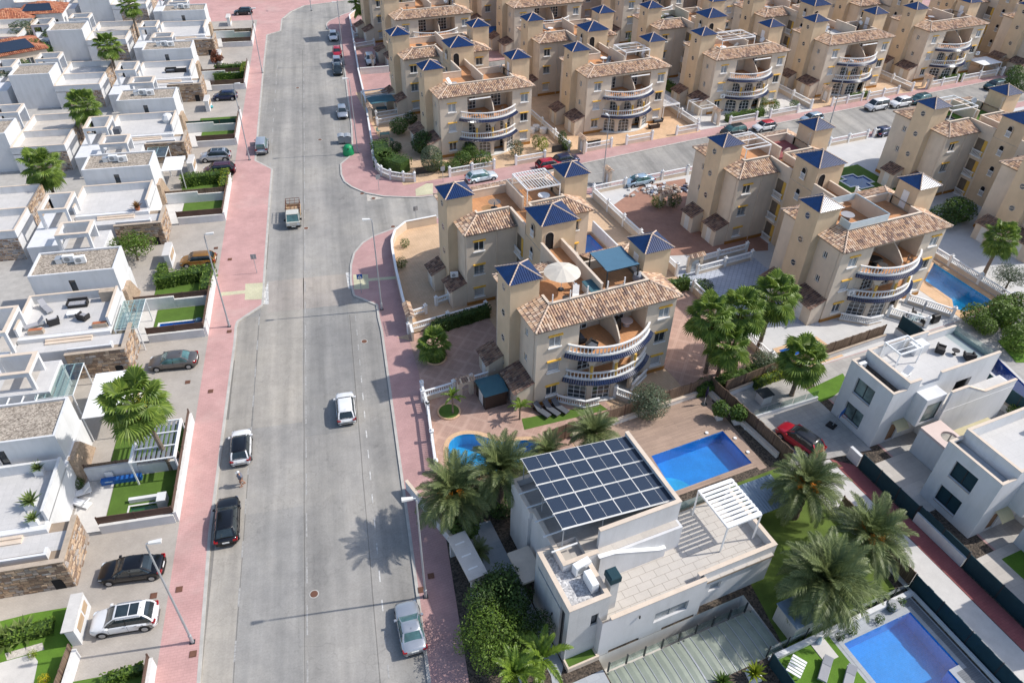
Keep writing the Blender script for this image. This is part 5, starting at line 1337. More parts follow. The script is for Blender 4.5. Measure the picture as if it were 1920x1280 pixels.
# ------------------------------------------------------------------ white townhouses on the left
def stone_face(mb, o, u, nrm, W, z0, z1, seed=1, hole=None):
    """rubble facing: every stone a small raised block"""
    r_ = random.Random(seed); z = z0
    while z < z1-.05:
        h = min(r_.uniform(.15, .34), z1-z)
        if z1-z-h < .1: h = z1-z
        a = 0
        while a < W-.02:
            w = min(r_.uniform(.25, .75), W-a)
            if W-a-w < .15: w = W-a
            c = (a+w/2, z+h/2)
            if not (hole and hole[0] < c[0] < hole[1] and hole[2] < c[1] < hole[3]):
                d = r_.uniform(.02, .07); g = .018; j = lambda: r_.uniform(-.03, .03); i = .035
                base = [(a+g, z+g), (a+w-g, z+g), (a+w-g, z+h-g), (a+g, z+h-g)]; top = [(a+g+i+j()*.6, z+g+i+j()*.5), (a+w-g-i+j()*.6, z+g+i+j()*.5), (a+w-g-i+j()*.6, z+h-g-i+j()*.5), (a+g+i+j()*.6, z+h-g-i+j()*.5)]
                vs = [(o[0]+u[0]*p[0], o[1]+u[1]*p[0], p[1]) for p in base]+[(o[0]+u[0]*p[0]+nrm[0]*d, o[1]+u[1]*p[0]+nrm[1]*d, p[1]) for p in top]
                fs = [(4, 5, 6, 7), (0, 1, 5, 4), (1, 2, 6, 5), (2, 3, 7, 6), (3, 0, 4, 7)]
                if u[0]*nrm[1]-u[1]*nrm[0] > 0: fs = [f[::-1] for f in fs]
                mb.add(vs, fs)
            a += w
        z += h
    return mb
def open_frame(T, x0, x1, y0, y1, z0, z1, name='roof_frame', w=.34, floor=True):
    """stair head: four piers carrying a square ring, open to the sky"""
    f = MB()
    for x in (x0, x1-w):
        for y in (y0, y1-w): f.box(x, x+w, y, y+w, z0, z1-.42)
    f.box(x0, x1, y0, y0+w, z1-.42, z1); f.box(x0, x1, y1-w, y1, z1-.42, z1); f.box(x0, x0+w, y0+w, y1-w, z1-.42, z1); f.box(x1-w, x1, y0+w, y1-w, z1-.42, z1)
    fo = f.build(name, 'stucco_white', T)
    c = MB(); e = .02
    c.box(x0-e, x1+e, y0-e, y0+w+e, z1, z1+.04); c.box(x0-e, x1+e, y1-w-e, y1+e, z1, z1+.04); c.box(x0-e, x0+w+e, y0+w+e, y1-w-e, z1, z1+.04); c.box(x1-w-e, x1+e, y0+w+e, y1-w-e, z1, z1+.04)
    c.build('frame_coping', 'coping', fo)
    if floor: b = MB(); b.box(x0+.4, x1-.4, y0+.4, y1-.4, z0, z0+.03); b.build('frame_floor', 'stone_tile', fo)
    bx(T, 'stair_head_wall', 'stucco_white', x0+.01, x1-w-.01, y1-.3, y1-.12, z0, z1-.43)
    return fo
def townhouse(S, label, opt):
    T = thing('townhouse', label, 'house', (0, S, ZS), 0, 'white townhouses of the front row')
    rg = random.Random(int(S*10))
    # stone faced ground floor
    b = MB(); b.box(-29.45, -24.06, .06, 4.3, 0, 2.5); b.build('stone_volume', 'stone_joint', T)
    s = MB(); stone_face(s, (-29.5, .06), (1, 0), (0, -1), 5.45, 0, 3.05, int(S)+1, (4.0, 4.7, 0, 1.1) if opt.get('recess', True) else None); stone_face(s, (-24.06, .06), (0, 1), (1, 0), 4.3, 0, 3.05, int(S)+2)
    kind(s.build('facing_stones', 'field_stone', T), 'stuff')
    if opt.get('recess', True): bx(T, 'meter_niche', 'painted_void', -25.5, -24.8, .0, .055, 0, 1.1)  # filled box, the niche's shade is painted in near-black
    w = MB(); w.box(-29.45, -24.06, .062, .36, 2.5, 3.05); w.box(-24.36, -24.062, .37, 4.3, 2.5, 3.05); w.build('stone_parapet', 'stone_joint', T)
    c = MB(); c.box(-29.5, -24.0, .0, .4, 3.05, 3.1); c.box(-24.42, -24.0, .41, 4.32, 3.05, 3.1); c.build('stone_coping', 'stone_top', T)
    # terrace over the ground floor
    g = MB(); g.box(-34.6, -26.0, 3.4, 15.2, 0, 2.98); g.box(-34.6, -29.46, 1.6, 3.39, 0, 2.48)
    g.build('ground_floor', 'stucco_white', T)
    bx(T, 'terrace_strip', 'terrace_white', -34.5, -24.4, 1.62, 3.38, 2.5, 2.53)
    q = MB(); q.box(-29.4, -25.4, .9, 1.1, 2.5, 3.1); q.box(-25.6, -25.4, 1.11, 1.6, 2.5, 3.1); q.build('planter_parapet', 'stucco_white', T)
    for k in range(3): bx(T, 'terrace_step', 'coping', -32.0, -27.7, 2.75+.38*k, 2.75+.38*(k+1), 2.53, 2.66+.13*k)
    bx(T, 'terrace_floor', 'terrace_white', -34.4, -26.2, 3.9, 9.6, 2.98, 3.02)
    pr = MB(); cp = MB()
    def par(x0, x1, y0, y1, z1, e=0): pr.box(x0, x1, y0, y1, 2.9, z1); cp.box(x0-.02-e, x1+.02+e, y0-.02-e, y1+.02+e, z1, z1+.035)
    par(-34.6, -34.4, 3.9, 9.7, 4.0); par(-34.39, -26.21, 9.5, 9.7, 4.002, .001); par(-26.2, -26.0, 4.2, 9.7, 4.15)
    pr.build('terrace_parapet', 'stucco_white', T); cp.build('parapet_coping', 'coping' if rg.random() < .5 else 'white_dirty', T)
    # upper block with gravel roof and slit window
    u = MB(); pS = facade(u, (-34.4, 10.5), (1, 0), (0, -1), 8.3, 2.98, 5.8, [(3.6, 4.25, 3.3, 4.9)], .2)
    pE = facade(u, (-26.1, 10.5), (0, 1), (1, 0), 4.65, 0, 5.8, [], .2); u.quad((-34.4, 15.15, 0), (-34.4, 10.5, 0), (-34.4, 10.5, 5.8), (-34.4, 15.15, 5.8)); u.quad((-26.1, 15.15, 0), (-34.4, 15.15, 0), (-34.4, 15.15, 5.8), (-26.1, 15.15, 5.8))
    u.build('upper_block', 'stucco_white', T); window_parts(T, pS, (3.6, 4.25, 3.3, 4.9), 'plain', 'slit_window', .18, False, False, 'window_glass', 'dark_metal')
    bx(T, 'gravel_roof', 'roof_gravel', -34.2, -26.3, 10.7, 14.95, 5.5, 5.62)
    pr = MB(); pr.box(-34.397, -26.103, 10.503, 10.68, 5.4, 5.82); pr.box(-34.397, -26.103, 14.97, 15.147, 5.4, 5.82); pr.box(-34.397, -34.22, 10.69, 14.96, 5.4, 5.82); pr.box(-26.28, -26.103, 10.69, 14.96, 5.4, 5.82); pr.build('roof_upstand', 'stucco_white', T)
    if opt.get('buttress', True):
        b = MB(); b.add([(-26.08, 10.4, 0), (-26.08, 14.6, 0), (-26.08, 12.6, 2.9), (-26.08, 10.4, 3.0), (-25.6, 10.4, 0), (-25.6, 14.6, 0), (-25.6, 12.6, 2.9), (-25.6, 10.4, 3.0)], [(0, 1, 2, 3), (7, 6, 5, 4), (1, 5, 6, 2), (2, 6, 7, 3), (0, 3, 7, 4)]); b.build('stone_buttress', 'field_stone_flat', T)
    # back yard volumes and stair head frame
    y = MB(); y.box(-34.4, -29.6, 19.6, 24.1, 0, 2.98); y.build('rear_volume', 'stucco_white', T)
    bx(T, 'rear_terrace', 'terrace_white', -34.3, -29.7, 19.7, 24.0, 2.985, 3.01)
    open_frame(T, -34.3, -30.7, 20.0, 23.1, 3.0, 5.05)
    bx(T, 'yard_wall', 'stucco_white', -29.6, -29.4, 15.2, 19.6, 0, 2.2)
    for k in range(4): q = MB(); q.bar((-34.2+k*1.2, 15.15, 2.75), (-34.2+k*1.2, 19.7, 2.75), .08, .14); q.build('yard_beam', 'white_paint', T)
    return T
def garden(S, opt, names):
    W = S+4.7; yg = S+10.6; yh = opt.get('end', S+16.2)
    # wall along the pavement, boarded on top
    plain_wall([(LX-.12, W), (LX-.12, yh)], names[0], 1.15, .2, 'stucco_white', 'white_dirty', z=ZS)
    fm = opt.get('fence', 'wood_brown')
    screen_fence([(LX-.24, W+.1), (LX-.24, yh)], names[1], ZS+.35, 1.35, fm, 'board_fence', 'garden board fences', 'wood_brown', slat=6)
    plain_wall([(-23.2, W), (LX-.25, W)], names[2], .95, .2, 'stucco_white', 'white_dirty', z=ZS)
    screen_fence([(-23.2, W+.14), (LX-.3, W+.14)], names[3], ZS+.3, 1.5, fm, 'board_fence', 'garden board fences', 'wood_brown', slat=6)
    plain_wall([(-25.3, yg), (-21.2, yg)], names[4], 1.5, .18, 'stucco_white', 'white_dirty', z=ZS); plain_wall([(-21.18, yg), (LX-.3, yg)], names[4].replace('taller', 'lower'), 1.1, .17, 'stucco_white', 'white_dirty', z=ZS)
    screen_fence([(-25.3, yg+.15), (LX-.4, yg+.15)], names[5], ZS+.4, 1.45, opt.get('mid', 'wood_brown'), 'board_fence', 'garden board fences', 'wood_brown', slat=6)
    h1 = [h for h in HOLES]
    cut('garden_turf', [(-23.2, W+.3), (LX-.4, W+.3), (LX-.4, yg-.15), (-23.2, yg-.15)], ZS+.012, opt.get('g1', 'artificial_grass'))
    cut('garden_path', [(-25.8, W+.2), (-23.25, W+.2), (-23.25, yg-.15), (-25.8, yg-.15)], ZS+.012, 'concrete_light')
    cut('garden_turf', [(-24.0, yg+.3), (LX-.4, yg+.3), (LX-.4, yh), (-24.0, yh)], ZS+.012, opt.get('g2', 'artificial_grass'))
    # letter-box wall with house number plates at the edge of the drive
    t = thing('gate_wall', names[6], 'wall', (-23.0, S+20.6, ZS), 0, 'gate walls')
    bx(t, 'wall', 'stucco_white', -.3, .3, -1.7, 1.3, 0, 1.75); bx(t, 'cap', 'concrete_light', -.5, .32, -1.72, 1.32, 1.75, 1.85)
    for a_, b_ in ((-1.2, .0), (.2, 1.0)): bx(t, 'letterbox', 'wood_tan', .301, .33, a_, b_, .7, 1.4)
HS = [13.7, 37.6, 62.15, 86.85, 110.6, 134.6, 158.9]
TN = ['townhouse cut by the bottom left edge of the view', 'townhouse with agave pots on the terrace nearest the bottom', 'townhouse with grey lounge furniture on its white terrace', 'townhouse with an empty white terrace and one dry spiky plant', 'townhouse with wrapped cushions against the terrace wall', 'townhouse with dark sofas on the terrace, sixth up the street', 'townhouse at the top end of the front row']
for i, S in enumerate(HS):
    townhouse(S, 'white '+TN[i], dict())
    tn = ['beside the bottom hedge', 'around the little green basin', 'around the small dipping pool', 'behind the dark red car', 'in front of the blue hatchback drive', 'beside the brown dead tree', 'at the top end'][i]
    garden(S, dict(fence='wood_brown', mid=['reed', 'reed', 'wood_brown', 'reed', 'dark_green_screen', 'wood_brown', 'reed'][i]),
        ['white pavement wall of the garden '+tn, 'brown boards over the pavement wall of the garden '+tn, 'white wall between drive and garden '+tn, 'brown board fence facing the drive, garden '+tn, 'taller white dividing wall of the garden '+tn, 'screen over the dividing wall of the garden '+tn, 'white gate wall with letterboxes next to the garden '+tn])
# ------------------------------------------------------------------ second and third rows behind
def back_house(X, Tt, label, k):
    T = thing('townhouse', label, 'house', (X, Tt, ZS), 0, 'white townhouses of the rear rows')
    g = MB(); g.box(-7, 0, 0, 12.0, 0, 2.98); g.build('ground_floor', 'stucco_white', T)
    bx(T, 'terrace_floor', 'terrace_white' if k % 2 else 'stone_tile', -6.8, -.2, .2, 11.8, 2.985, 3.01)
    pr = MB(); cp = MB()
    def par(x0, x1, y0, y1, z1, e=0): pr.box(x0, x1, y0, y1, 2.9, z1); cp.box(x0-.02-e, x1+.02+e, y0-.02-e, y1+.02+e, z1, z1+.04)
    par(-7, -6.8, 0, 12, 3.95); par(-6.79, -.21, 0, .2, 3.952, .001); par(-.2, 0, 0, 5.6, 3.95); par(-6.79, -.21, 5.6, 5.8, 3.952, .001); par(-6.79, -.21, 11.8, 12, 3.952, .001)
    pr.build('terrace_parapet', 'stucco_white', T); cp.build('parapet_coping', 'coping', T)
    s = MB(); stone_face(s, (.0, 5.9), (0, 1), (1, 0), 6.1, 0, 3.9, k*7+3); stone_face(s, (-5.5, -.002), (1, 0), (0, -1), 5.5, 0, 2.9, k*7+4); kind(s.build('facing_stones', 'field_stone', T), 'stuff')
    bx(T, 'stone_backing', 'stone_joint', -.22, -.02, 5.82, 12.0, 2.98, 3.9)
    u = MB(); u.box(1.6, 5.2, -2.6, 6.0, 0, 2.98); u.build('stair_volume', 'stucco_white', T)
    open_frame(T, 2.6, 5.8, 1.4, 5.8, 2.98, 5.5, w=.3)
    bx(T, 'side_wing', 'stucco_white', -13.5, -7.3, 1.0, 6.5, 0, 5.4); bx(T, 'wing_roof', 'roof_gravel', -13.3, -7.5, 1.2, 6.3, 5.4, 5.42)
    q = MB(); q.box(-13.5, -13.3, 1.0, 6.5, 5.4, 5.75); q.box(-7.5, -7.3, 1.0, 6.5, 5.4, 5.75); q.box(-13.29, -7.51, 1.0, 1.2, 5.4, 5.75); q.box(-13.29, -7.51, 6.3, 6.5, 5.4, 5.75); q.build('roof_upstand', 'stucco_white', T)
    open_frame(T, -11.5, -7.8, 9.0, 12.5, 2.98, 5.6, w=.3); bx(T, 'link_volume', 'stucco_white', -12, -7.02, 7.0, 12.8, 0, 2.975)
    return T
k = 0
RN = ['nearest', 'second', 'third', 'fourth', 'fifth', 'sixth', 'farthest']
for r, X in enumerate((-39.9, -60.0, -80.0)):
    for j, Tt in enumerate((38.0, 62.2, 86.3, 110.4, 134.5, 158.6, 183.0)):
        if r == 0 and j == 0 or r == 1 and j < 3 or r == 2 and j < 4: continue
        n = j+[0, -2, -3][r]
        lab = ['white townhouse in the row behind the front row, ', 'white townhouse two rows behind the front row, ', 'white townhouse at the far left edge row, '][r]+RN[n]+' one to the camera'
        back_house(X, Tt+r*4.5, lab, k); k += 1
sheet('alley', [(-70, 2), (-34.7, 2), (-34.7, 200), (-130, 200), (-130, 60)], ZS+.006, 'concrete')
# ------------------------------------------------------------------ palms: fronds are parts, a few shared frond shapes
def feather_frond(L, e0, droop, nl=30, seed=0, lw=.055, ll=.5):
    r_ = random.Random(seed); mb = MB(); pts = []; p = Vector((0, 0, 0)); n = 12; e = e0
    for i in range(n+1):
        pts.append(p.copy()); p = p+Vector((math.cos(e), 0, math.sin(e)))*(L/n); e -= droop/n*(.5+1.1*i/n)
    mb.tube(pts, [.035*(1-.8*i/n)+.006 for i in range(n+1)], 4, False)
    for k in range(nl):
        t = .12+.88*k/(nl-1); f = t*n; i = min(n-1, int(f)); q = pts[i].lerp(pts[i+1], f-i); d = (pts[i+1]-pts[i]).normalized()
        up = Vector((-d.z, 0, d.x)); l = ll*L/2.6*math.sin(PI*(.18+.78*t))**.7
        for s in (-1, 1):
            a = Vector((0, s, 0))*.78+d*(.45+.5*t)+up*r_.uniform(.05, .38); a.normalize()
            tip = q+a*l*r_.uniform(.85, 1.1)-Vector((0, 0, .10*l)); mid = q+a*l*.5+Vector((0, 0, .02))
            w = d*lw*.5
            mb.add([q-w*.6, q+w*.6, mid+w, mid-w, tip], [(0, 1, 2, 3), (3, 2, 4)])
    return mb
def fan_frond(Lp, Rf, e0, droop, seed=0, dry=False):
    r_ = random.Random(seed); mb = MB(); pts = []; p = Vector((0, 0, 0)); e = e0; n = 5
    for i in range(n+1):
        pts.append(p.copy()); p = p+Vector((math.cos(e), 0, math.sin(e)))*(Lp/n); e -= droop/n
    mb.tube(pts, [.03]*(n+1), 4, False)
    c = pts[-1]; d = (pts[-1]-pts[-2]).normalized(); up = Vector((-d.z, 0, d.x)); ns = 17
    for k in range(ns):
        a = -2.0+4.0*(k+.5)/ns; hw = 2.0/ns*1.02
        def dr(an, rr, dz): v = d*math.cos(an)*rr+Vector((0, 1, 0))*math.sin(an)*rr; return c+v+up*dz
        R1 = Rf*(.62+.03*r_.random()); R2 = Rf*(1-.18*abs(a)/2)*r_.uniform(.9, 1.08); sag = -.22*Rf*r_.uniform(.6, 1.3) if not dry else -.5*Rf
        v = [c, dr(a-hw, R1, -.02), dr(a, R1, .05), dr(a+hw, R1, -.02), dr(a, R2, .0)+Vector((0, 0, sag))]
        mb.add(v, [(0, 1, 2), (0, 2, 3), (1, 4, 2), (2, 4, 3)])
    return mb
FE = []
for i, (e0, dr_) in enumerate(((1.25, .9), (.95, 1.25), (.62, 1.5), (.28, 1.45), (-.15, 1.2))):
    for v in range(2): FE.append(feather_frond(2.9+.25*v, e0, dr_, 34, i*3+v, .075, .58).mesh('feather_frond'))
FF = []
for i, (e0, dr_) in enumerate(((1.25, .3), (.85, .5), (.4, .6), (-.1, .7), (-.6, .6))):
    for v in range(2): FF.append(fan_frond(1.15+.3*v, 1.12, e0, dr_, i*5+v).mesh('fan_frond'))
FD = [fan_frond(.7, .8, -1.2, .2, 91+v, True).mesh('dry_frond') for v in range(2)]
for m_ in FE: m_.materials.append(MT['frond_feather'])
for m_ in FF: m_.materials.append(MT['frond_fan'])
for m_ in FD: m_.materials.append(MT['frond_dry'])
BF = [feather_frond(1.6+.2*v, e0, 1.3, 22, 40+v, .11, .55).mesh('soft_frond') for v, e0 in enumerate((1.2, .8, .4))]
for m_ in BF: m_.materials.append(MT['frond_banana'])
def trunk_mb(h, r0, r1, lean=(0, 0), seed=0, rough=.02, n=9):
    r_ = random.Random(seed); m = MB(); k = max(5, int(h/.35)); pts = []; rr = []
    for i in range(k+1):
        t = i/k; pts.append((lean[0]*t*t, lean[1]*t*t, h*t)); rr.append(r0+(r1-r0)*t+(rough if i % 2 else -rough)*.6+(.12*r0 if i == 0 else 0))
    return m.tube(pts, rr, n)
def palm(xy, h, label, kindp='fan', sc=1.0, n=None, lean=(0, 0), seed=1, dates=False, group='palm trees', z=ZS, skirt=True, tr=None, name=None):
    r_ = random.Random(seed); t = thing(name or ('fan_palm' if kindp == 'fan' else 'date_palm'), label, 'palm tree', (xy[0], xy[1], z), r_.uniform(0, 6), group)
    if kindp == 'fan': trunk_mb(h, .24, .15, lean, seed, .012).build('trunk', 'palm_bark', t); n = min(n or 40, 40); lib = FF
    elif kindp == 'feather': trunk_mb(h, tr or .30, (tr or .30)*1.05, lean, seed, .05).build('trunk', 'palm_bark_dark', t); n = n or 62; lib = FE
    else: trunk_mb(h, .09, .07, lean, seed, .01).build('trunk', 'palm_bark', t); n = n or 11; lib = BF
    top = Vector((lean[0], lean[1], h))
    for k in range(n):
        f = (k+.5)/n; j = min(len(lib)-1, int(f*len(lib))) if kindp != 'soft' else r_.randrange(len(lib))
        o = put('frond', lib[j], None, t, top+Vector((r_.uniform(-.06, .06), r_.uniform(-.06, .06), (.35 if kindp == 'fan' else .25)*(1-f)*sc)))
        o.rotation_euler = (r_.uniform(-.15, .15), r_.uniform(-.12, .12), k*2.39996+r_.uniform(-.3, .3)); o.scale = (sc*r_.uniform(.85, 1.12),)*3
    if kindp == 'fan' and skirt:
        for k in range(12):
            o = put('dry_frond', FD[k % 2], None, t, top-Vector((0, 0, .15+.5*r_.random()))); o.rotation_euler = (0, r_.uniform(-.1, .25), k*.55+r_.uniform(-.2, .2)); o.scale = (sc*r_.uniform(.7, 1),)*3
    if dates:
        for k in range(5):
            m = MB(); a = k*1.3+r_.random(); d = Vector((math.cos(a), math.sin(a), 0))
            for s in range(16):
                v = d*(.6+.4*r_.random())+Vector((r_.uniform(-.2, .2), r_.uniform(-.2, .2), 0)); e = top+v*sc+Vector((0, 0, .95-.5*r_.random()))
                m.tube([top+d*.1+Vector((0, 0, .4)), top+v*.6*sc+Vector((0, 0, .95)), e], [.03, .045, .07], 5)
            m.build('date_cluster', 'orange_date', t)
    return t
palm((P(322, 880).x, P(322, 880).y), 8.2, 'tall fan palm leaning over the white lamella pergola, left side', 'fan', 1.25, 56, (-.6, .5), 3)
for i, (px_, py_, h, s, lb) in enumerate(((158, 200, 6.5, 1.15, 'fan palm between the white rear townhouses, third up the left side'), (82, 318, 5.0, 1.2, 'broad fan palm between rear townhouses at the left edge'), (203, 88, 7.0, 1.05, 'slim fan palm among the upper left white townhouses'), (243, 12, 8.0, 1.0, 'tall slim fan palm at the top left edge'))):
    q = P(px_, py_, h); palm((q.x, q.y), h-ZS, lb, 'fan' if i > 1 or i == 0 else 'fan', s, 46, (0, 0), 20+i)
for i, (px_, py_, h, s, lb) in enumerate(((1330, 600, 7.2, 1.15, 'fan palm at left of the palm trio behind the reed fence'), (1362, 652, 4.6, 1.1, 'shortest fan palm of the trio behind the reed fence'), (1388, 590, 7.0, 1.15, 'fan palm at right of the palm trio behind the reed fence'))):
    q = P(px_, py_, h); b_ = P(*((1322, 700), (1345, 705), (1362, 712))[i]); d = rot2(q.x-b_.x, q.y-b_.y, 0)
    t = palm((b_.x, b_.y), h, lb, 'fan', s, 46, (0, 0), 31+i); t.rotation_euler = (0, 0, 0)
    for o in t.children:
        if not o.name.startswith('trunk'): o.location = o.location+Vector((d[0], d[1], 0))
    tk = [o for o in t.children if o.name.startswith('trunk')][0]; tk.data = trunk_mb(h, .22, .15, d, 60+i, .012).mesh('trunk'); tk.data.materials.append(MT['palm_bark'])
for i, (px_, py_, h, s, lb) in enumerate(((1450, 560, 7.0, 1.2, 'tallest fan palm with shaggy dry skirt beside the blue tiled yard'), (1505, 680, 4.4, 1.1, 'stout fan palm in front of the small plunge pool'), (1877, 450, 5.2, 1.0, 'fan palm on the white paved yard near the right edge'), (678, 10, 4.5, 1.2, 'dense palm at the upper corner of the main road'))):
    q = P(px_, py_, h); palm((q.x, q.y), h-ZS, lb, 'fan', s, 48, (0, 0), 41+i, skirt=i == 0)
q = P(850, 928, 4.4); palm((q.x, q.y), 4.2, 'date palm with orange fruit overhanging the right pavement', 'feather', 1.12, 66, (0, 0), 51, True)
q = P(938, 888, 5.2); palm((q.x, q.y), 5.2, 'date palm between the kidney pool and the solar panels', 'feather', 1.08, 64, (0, 0), 52)
q = P(1028, 850, 3.4); palm((q.x, q.y), 3.2, 'small sparse date palm at the end of the kidney pool', 'feather', .75, 34, (0, 0), 53)
q = P(1112, 815, 4.2); palm((q.x, q.y), 4.0, 'date palm behind the top corner of the solar panels', 'feather', .85, 48, (0, 0), 54)
q = P(1512, 908, 4.2); palm((q.x, q.y), 3.7, 'date palm with orange fruit beside the blue corrugated roof', 'feather', 1.12, 66, (0, 0), 55, True, tr=.4)
q = P(1632, 1003, 4.0); palm((q.x, q.y), 3.5, 'date palm with orange fruit leaning over the lane', 'feather', 1.12, 62, (0, 0), 56, True, tr=.4)
q = P(1550, 1085, 4.4); palm((q.x, q.y), 3.8, 'biggest date palm, grey green, above the lower pool', 'feather', 1.25, 92, (0, 0), 57, tr=.45)
q = P(812, 640, 2.2); palm((q.x, q.y), 1.5, 'young blue green palm in a round bed on the diamond paving', 'fan', .85, 40, (0, 0), 58, skirt=False)
for i, (x, y, h, s, lb) in enumerate(((965, 1265, 3.0, 1.25, 'bright green young palm at the bottom below the bamboo'), (1015, 1235, 3.2, 1.25, 'bright green young palm beside the villa planter'), (1440, 770, 1.2, .9, ''), (975, 765, 1.6, .7, 'slim potted palm on the artificial grass by the cream block'), (848, 745, 2.2, .6, 'thin young palm in a round turf bed on the paving'))):
    if not lb: continue
    q = P(x, y, h); palm((q.x, q.y), h-ZS, lb, 'soft', s, 12, (0, 0), 70+i, name='young_palm')
# ------------------------------------------------------------------ bushes, hedges, trees
def leaves_mb(n, shape, size, seed, shell=.55, upb=.25):
    r_ = random.Random(seed); mb = MB(); vs = []; fs = []
    lumps = [Vector((r_.gauss(0, 1), r_.gauss(0, 1), r_.gauss(0, 1))).normalized() for _ in range(9)]
    for k in range(n):
        d = Vector((r_.gauss(0, 1), r_.gauss(0, 1), r_.gauss(0, 1))).normalized()
        lump = .84+.2*max(l.dot(d) for l in lumps)
        rr = (shell+(1-shell)*r_.random()**.5)*lump
        p = Vector((d.x*rr*shape[0], d.y*rr*shape[1], d.z*rr*shape[2]))
        nn = (d+Vector((r_.gauss(0, .6), r_.gauss(0, .6), r_.gauss(0, .6)+upb))).normalized()
        a = nn.cross(Vector((r_.gauss(0, 1), r_.gauss(0, 1), r_.gauss(0, 1)))).normalized(); b = nn.cross(a); s = size*r_.uniform(.6, 1.25)
        o = len(vs); vs += [p-a*s, p+b*s*.45, p+a*s, p-b*s*.45]; fs.append((o, o+1, o+2, o+3))
    mb.v = [tuple(v) for v in vs]; mb.f = fs; return mb
BUSH = {}
def bush_mesh(key, m, n, shape, size, shell):
    if key not in BUSH: me = leaves_mb(n, shape, size, len(BUSH)*13+7, shell).mesh('foliage'); me.materials.append(MT[m]); BUSH[key] = me
    return BUSH[key]
def bush(px_, label, w=1.0, h=1.0, m='leaf_mid', z=ZS, zc=.55, n=900, leafs=.10, group='garden shrubs', cat='bush', name='shrub', shell=.5, stem=True, at=None, d=None):
    p = at if at else P(px_[0], px_[1], z+h*zc)
    t = thing(name, label, cat, (p[0], p[1], z), rnd.uniform(0, 6), group)
    me = bush_mesh((m, n, leafs, shell, round(h/w, 0)), m, n, (1, 1, 1), leafs, shell)
    o = put('foliage', me, None, t, (0, 0, h*zc)); o.scale = (w/2, (d or w)/2, h/2*1.05)
    if stem: q = MB(); q.tube([(0, 0, 0), (.03, .02, h*zc*.5), (0, 0, h*zc)], [.06, .05, .03], 6); q.build('stem', 'bark', t)
    return t
def hedge(pts, w, h, label, m='leaf_hedge', z=ZS, dens=75, leafs=.13, group='clipped hedges', uneven=.08):
    t = thing('hedge', label, 'hedge', (pts[0][0], pts[0][1], z), 0, group); r_ = random.Random(int(pts[0][0]*13+pts[0][1]*7))
    mb = MB(); core = MB()
    for i in range(len(pts)-1):
        p, q = Vector((pts[i][0]-pts[0][0], pts[i][1]-pts[0][1], 0)), Vector((pts[i+1][0]-pts[0][0], pts[i+1][1]-pts[0][1], 0)); d = q-p; L = d.length; d.normalize(); s = Vector((-d.y, d.x, 0))
        core.obox(p-d*w*.35, q+d*w*.35, w*.78, 0, h*.86)
        N = int(dens*L*(w+2*h))
        for k in range(N):
            u = r_.uniform(-w*.5, L+w*.5); f = r_.random()*(w+2*h)
            wav = 1+uneven*math.sin(u*2.1+i)+uneven*math.sin(u*5.3)*.6
            if f < w: c = (f-w/2, h*wav); nn = Vector((0, 0, 1))
            elif f < w+h: c = (-w/2*wav, (f-w)); nn = -s
            else: c = (w/2*wav, (f-w-h)); nn = s
            o = p+d*u+s*c[0]+Vector((0, 0, c[1]))-nn*r_.uniform(-.05, .1)
            nn = (nn+Vector((r_.gauss(0, .6), r_.gauss(0, .6), r_.gauss(0, .6)+.2))).normalized(); a = nn.cross(Vector((r_.gauss(0, 1), r_.gauss(0, 1), r_.gauss(0, 1)))).normalized(); b = nn.cross(a); z_ = leafs*r_.uniform(.6, 1.3)
            mb.add([o-a*z_, o+b*z_*.5, o+a*z_, o-b*z_*.5], [(0, 1, 2, 3)])
    mb.build('foliage', m, t); core.build('leaf_core', 'leaf_dark', t)  # core is a solid inner block in a darker leaf colour
    return t
def tree(at, h, w, label, m='leaf_mid', n=3200, leafs=.11, name='tree', z=ZS, trunk_h=None, group='garden trees', clumps=7, seed=1):
    t = thing(name, label, 'tree', (at[0], at[1], z), 0, group); r_ = random.Random(seed); th = trunk_h or h*.35
    tr = MB(); tr.tube([(0, 0, 0), (.06, .03, th*.5), (.02, .0, th)], [.14, .11, .09], 7)
    cr = MB(); per = n//clumps
    for k in range(clumps):
        a = k*2.4+r_.random(); rad = w*.30*(0 if k == 0 else 1)*r_.uniform(.75, 1.1); c = Vector((math.cos(a)*rad, math.sin(a)*rad, th+(h-th)*(.72 if k == 0 else r_.uniform(.3, .62))))
        s = w*.26*r_.uniform(.85, 1.2); sub = leaves_mb(per, (s, s, s*.85), leafs, seed*31+k, .35); sub.v = [(x+c.x, y+c.y, z_+c.z) for x, y, z_ in sub.v]; cr.join(sub)
        tr.tube([(.02, 0, th*.9), tuple(Vector((0, 0, th)).lerp(c, .5)+Vector((0, 0, -.05))), tuple(c)], [.07, .05, .02], 5)
    tr.build('trunk', 'bark', t); cr.build('crown', m, t); return t
# ---- planting, place by place
hedge([(-23.3, 77.4), (-18.2, 78.2)], 1.5, 1.5, 'clipped ivy hedge at the edge of the orange car drive', dens=60)
hedge([(-18.1, 74.2), (-17.95, 78.0)], 1.1, 1.7, 'tall ivy hedge over the pavement wall, left', dens=60)
hedge([(-23.6, 78.6), (-23.5, 80.4)], .9, 1.2, 'short hedge stub beside the gate wall of the orange car', dens=60)
hedge([(-23.4, 102.6), (-18.2, 103.2)], 1.5, 1.6, 'shaggy hedge next to the dark red parked car', dens=55)
hedge([(-18.1, 99.0), (-18.0, 102.8)], 1.0, 1.8, 'creeper over the pavement wall next to dark red car', 'leaf_lime', dens=50)
hedge([(-22.9, 148.4), (-18.2, 148.9)], 1.2, 1.5, 'green hedge on the far left drive, upper', dens=45)
hedge([(-22.9, 144.8), (-18.2, 145.2)], 1.0, 1.3, 'green hedge on the far left drive, lower', dens=45)
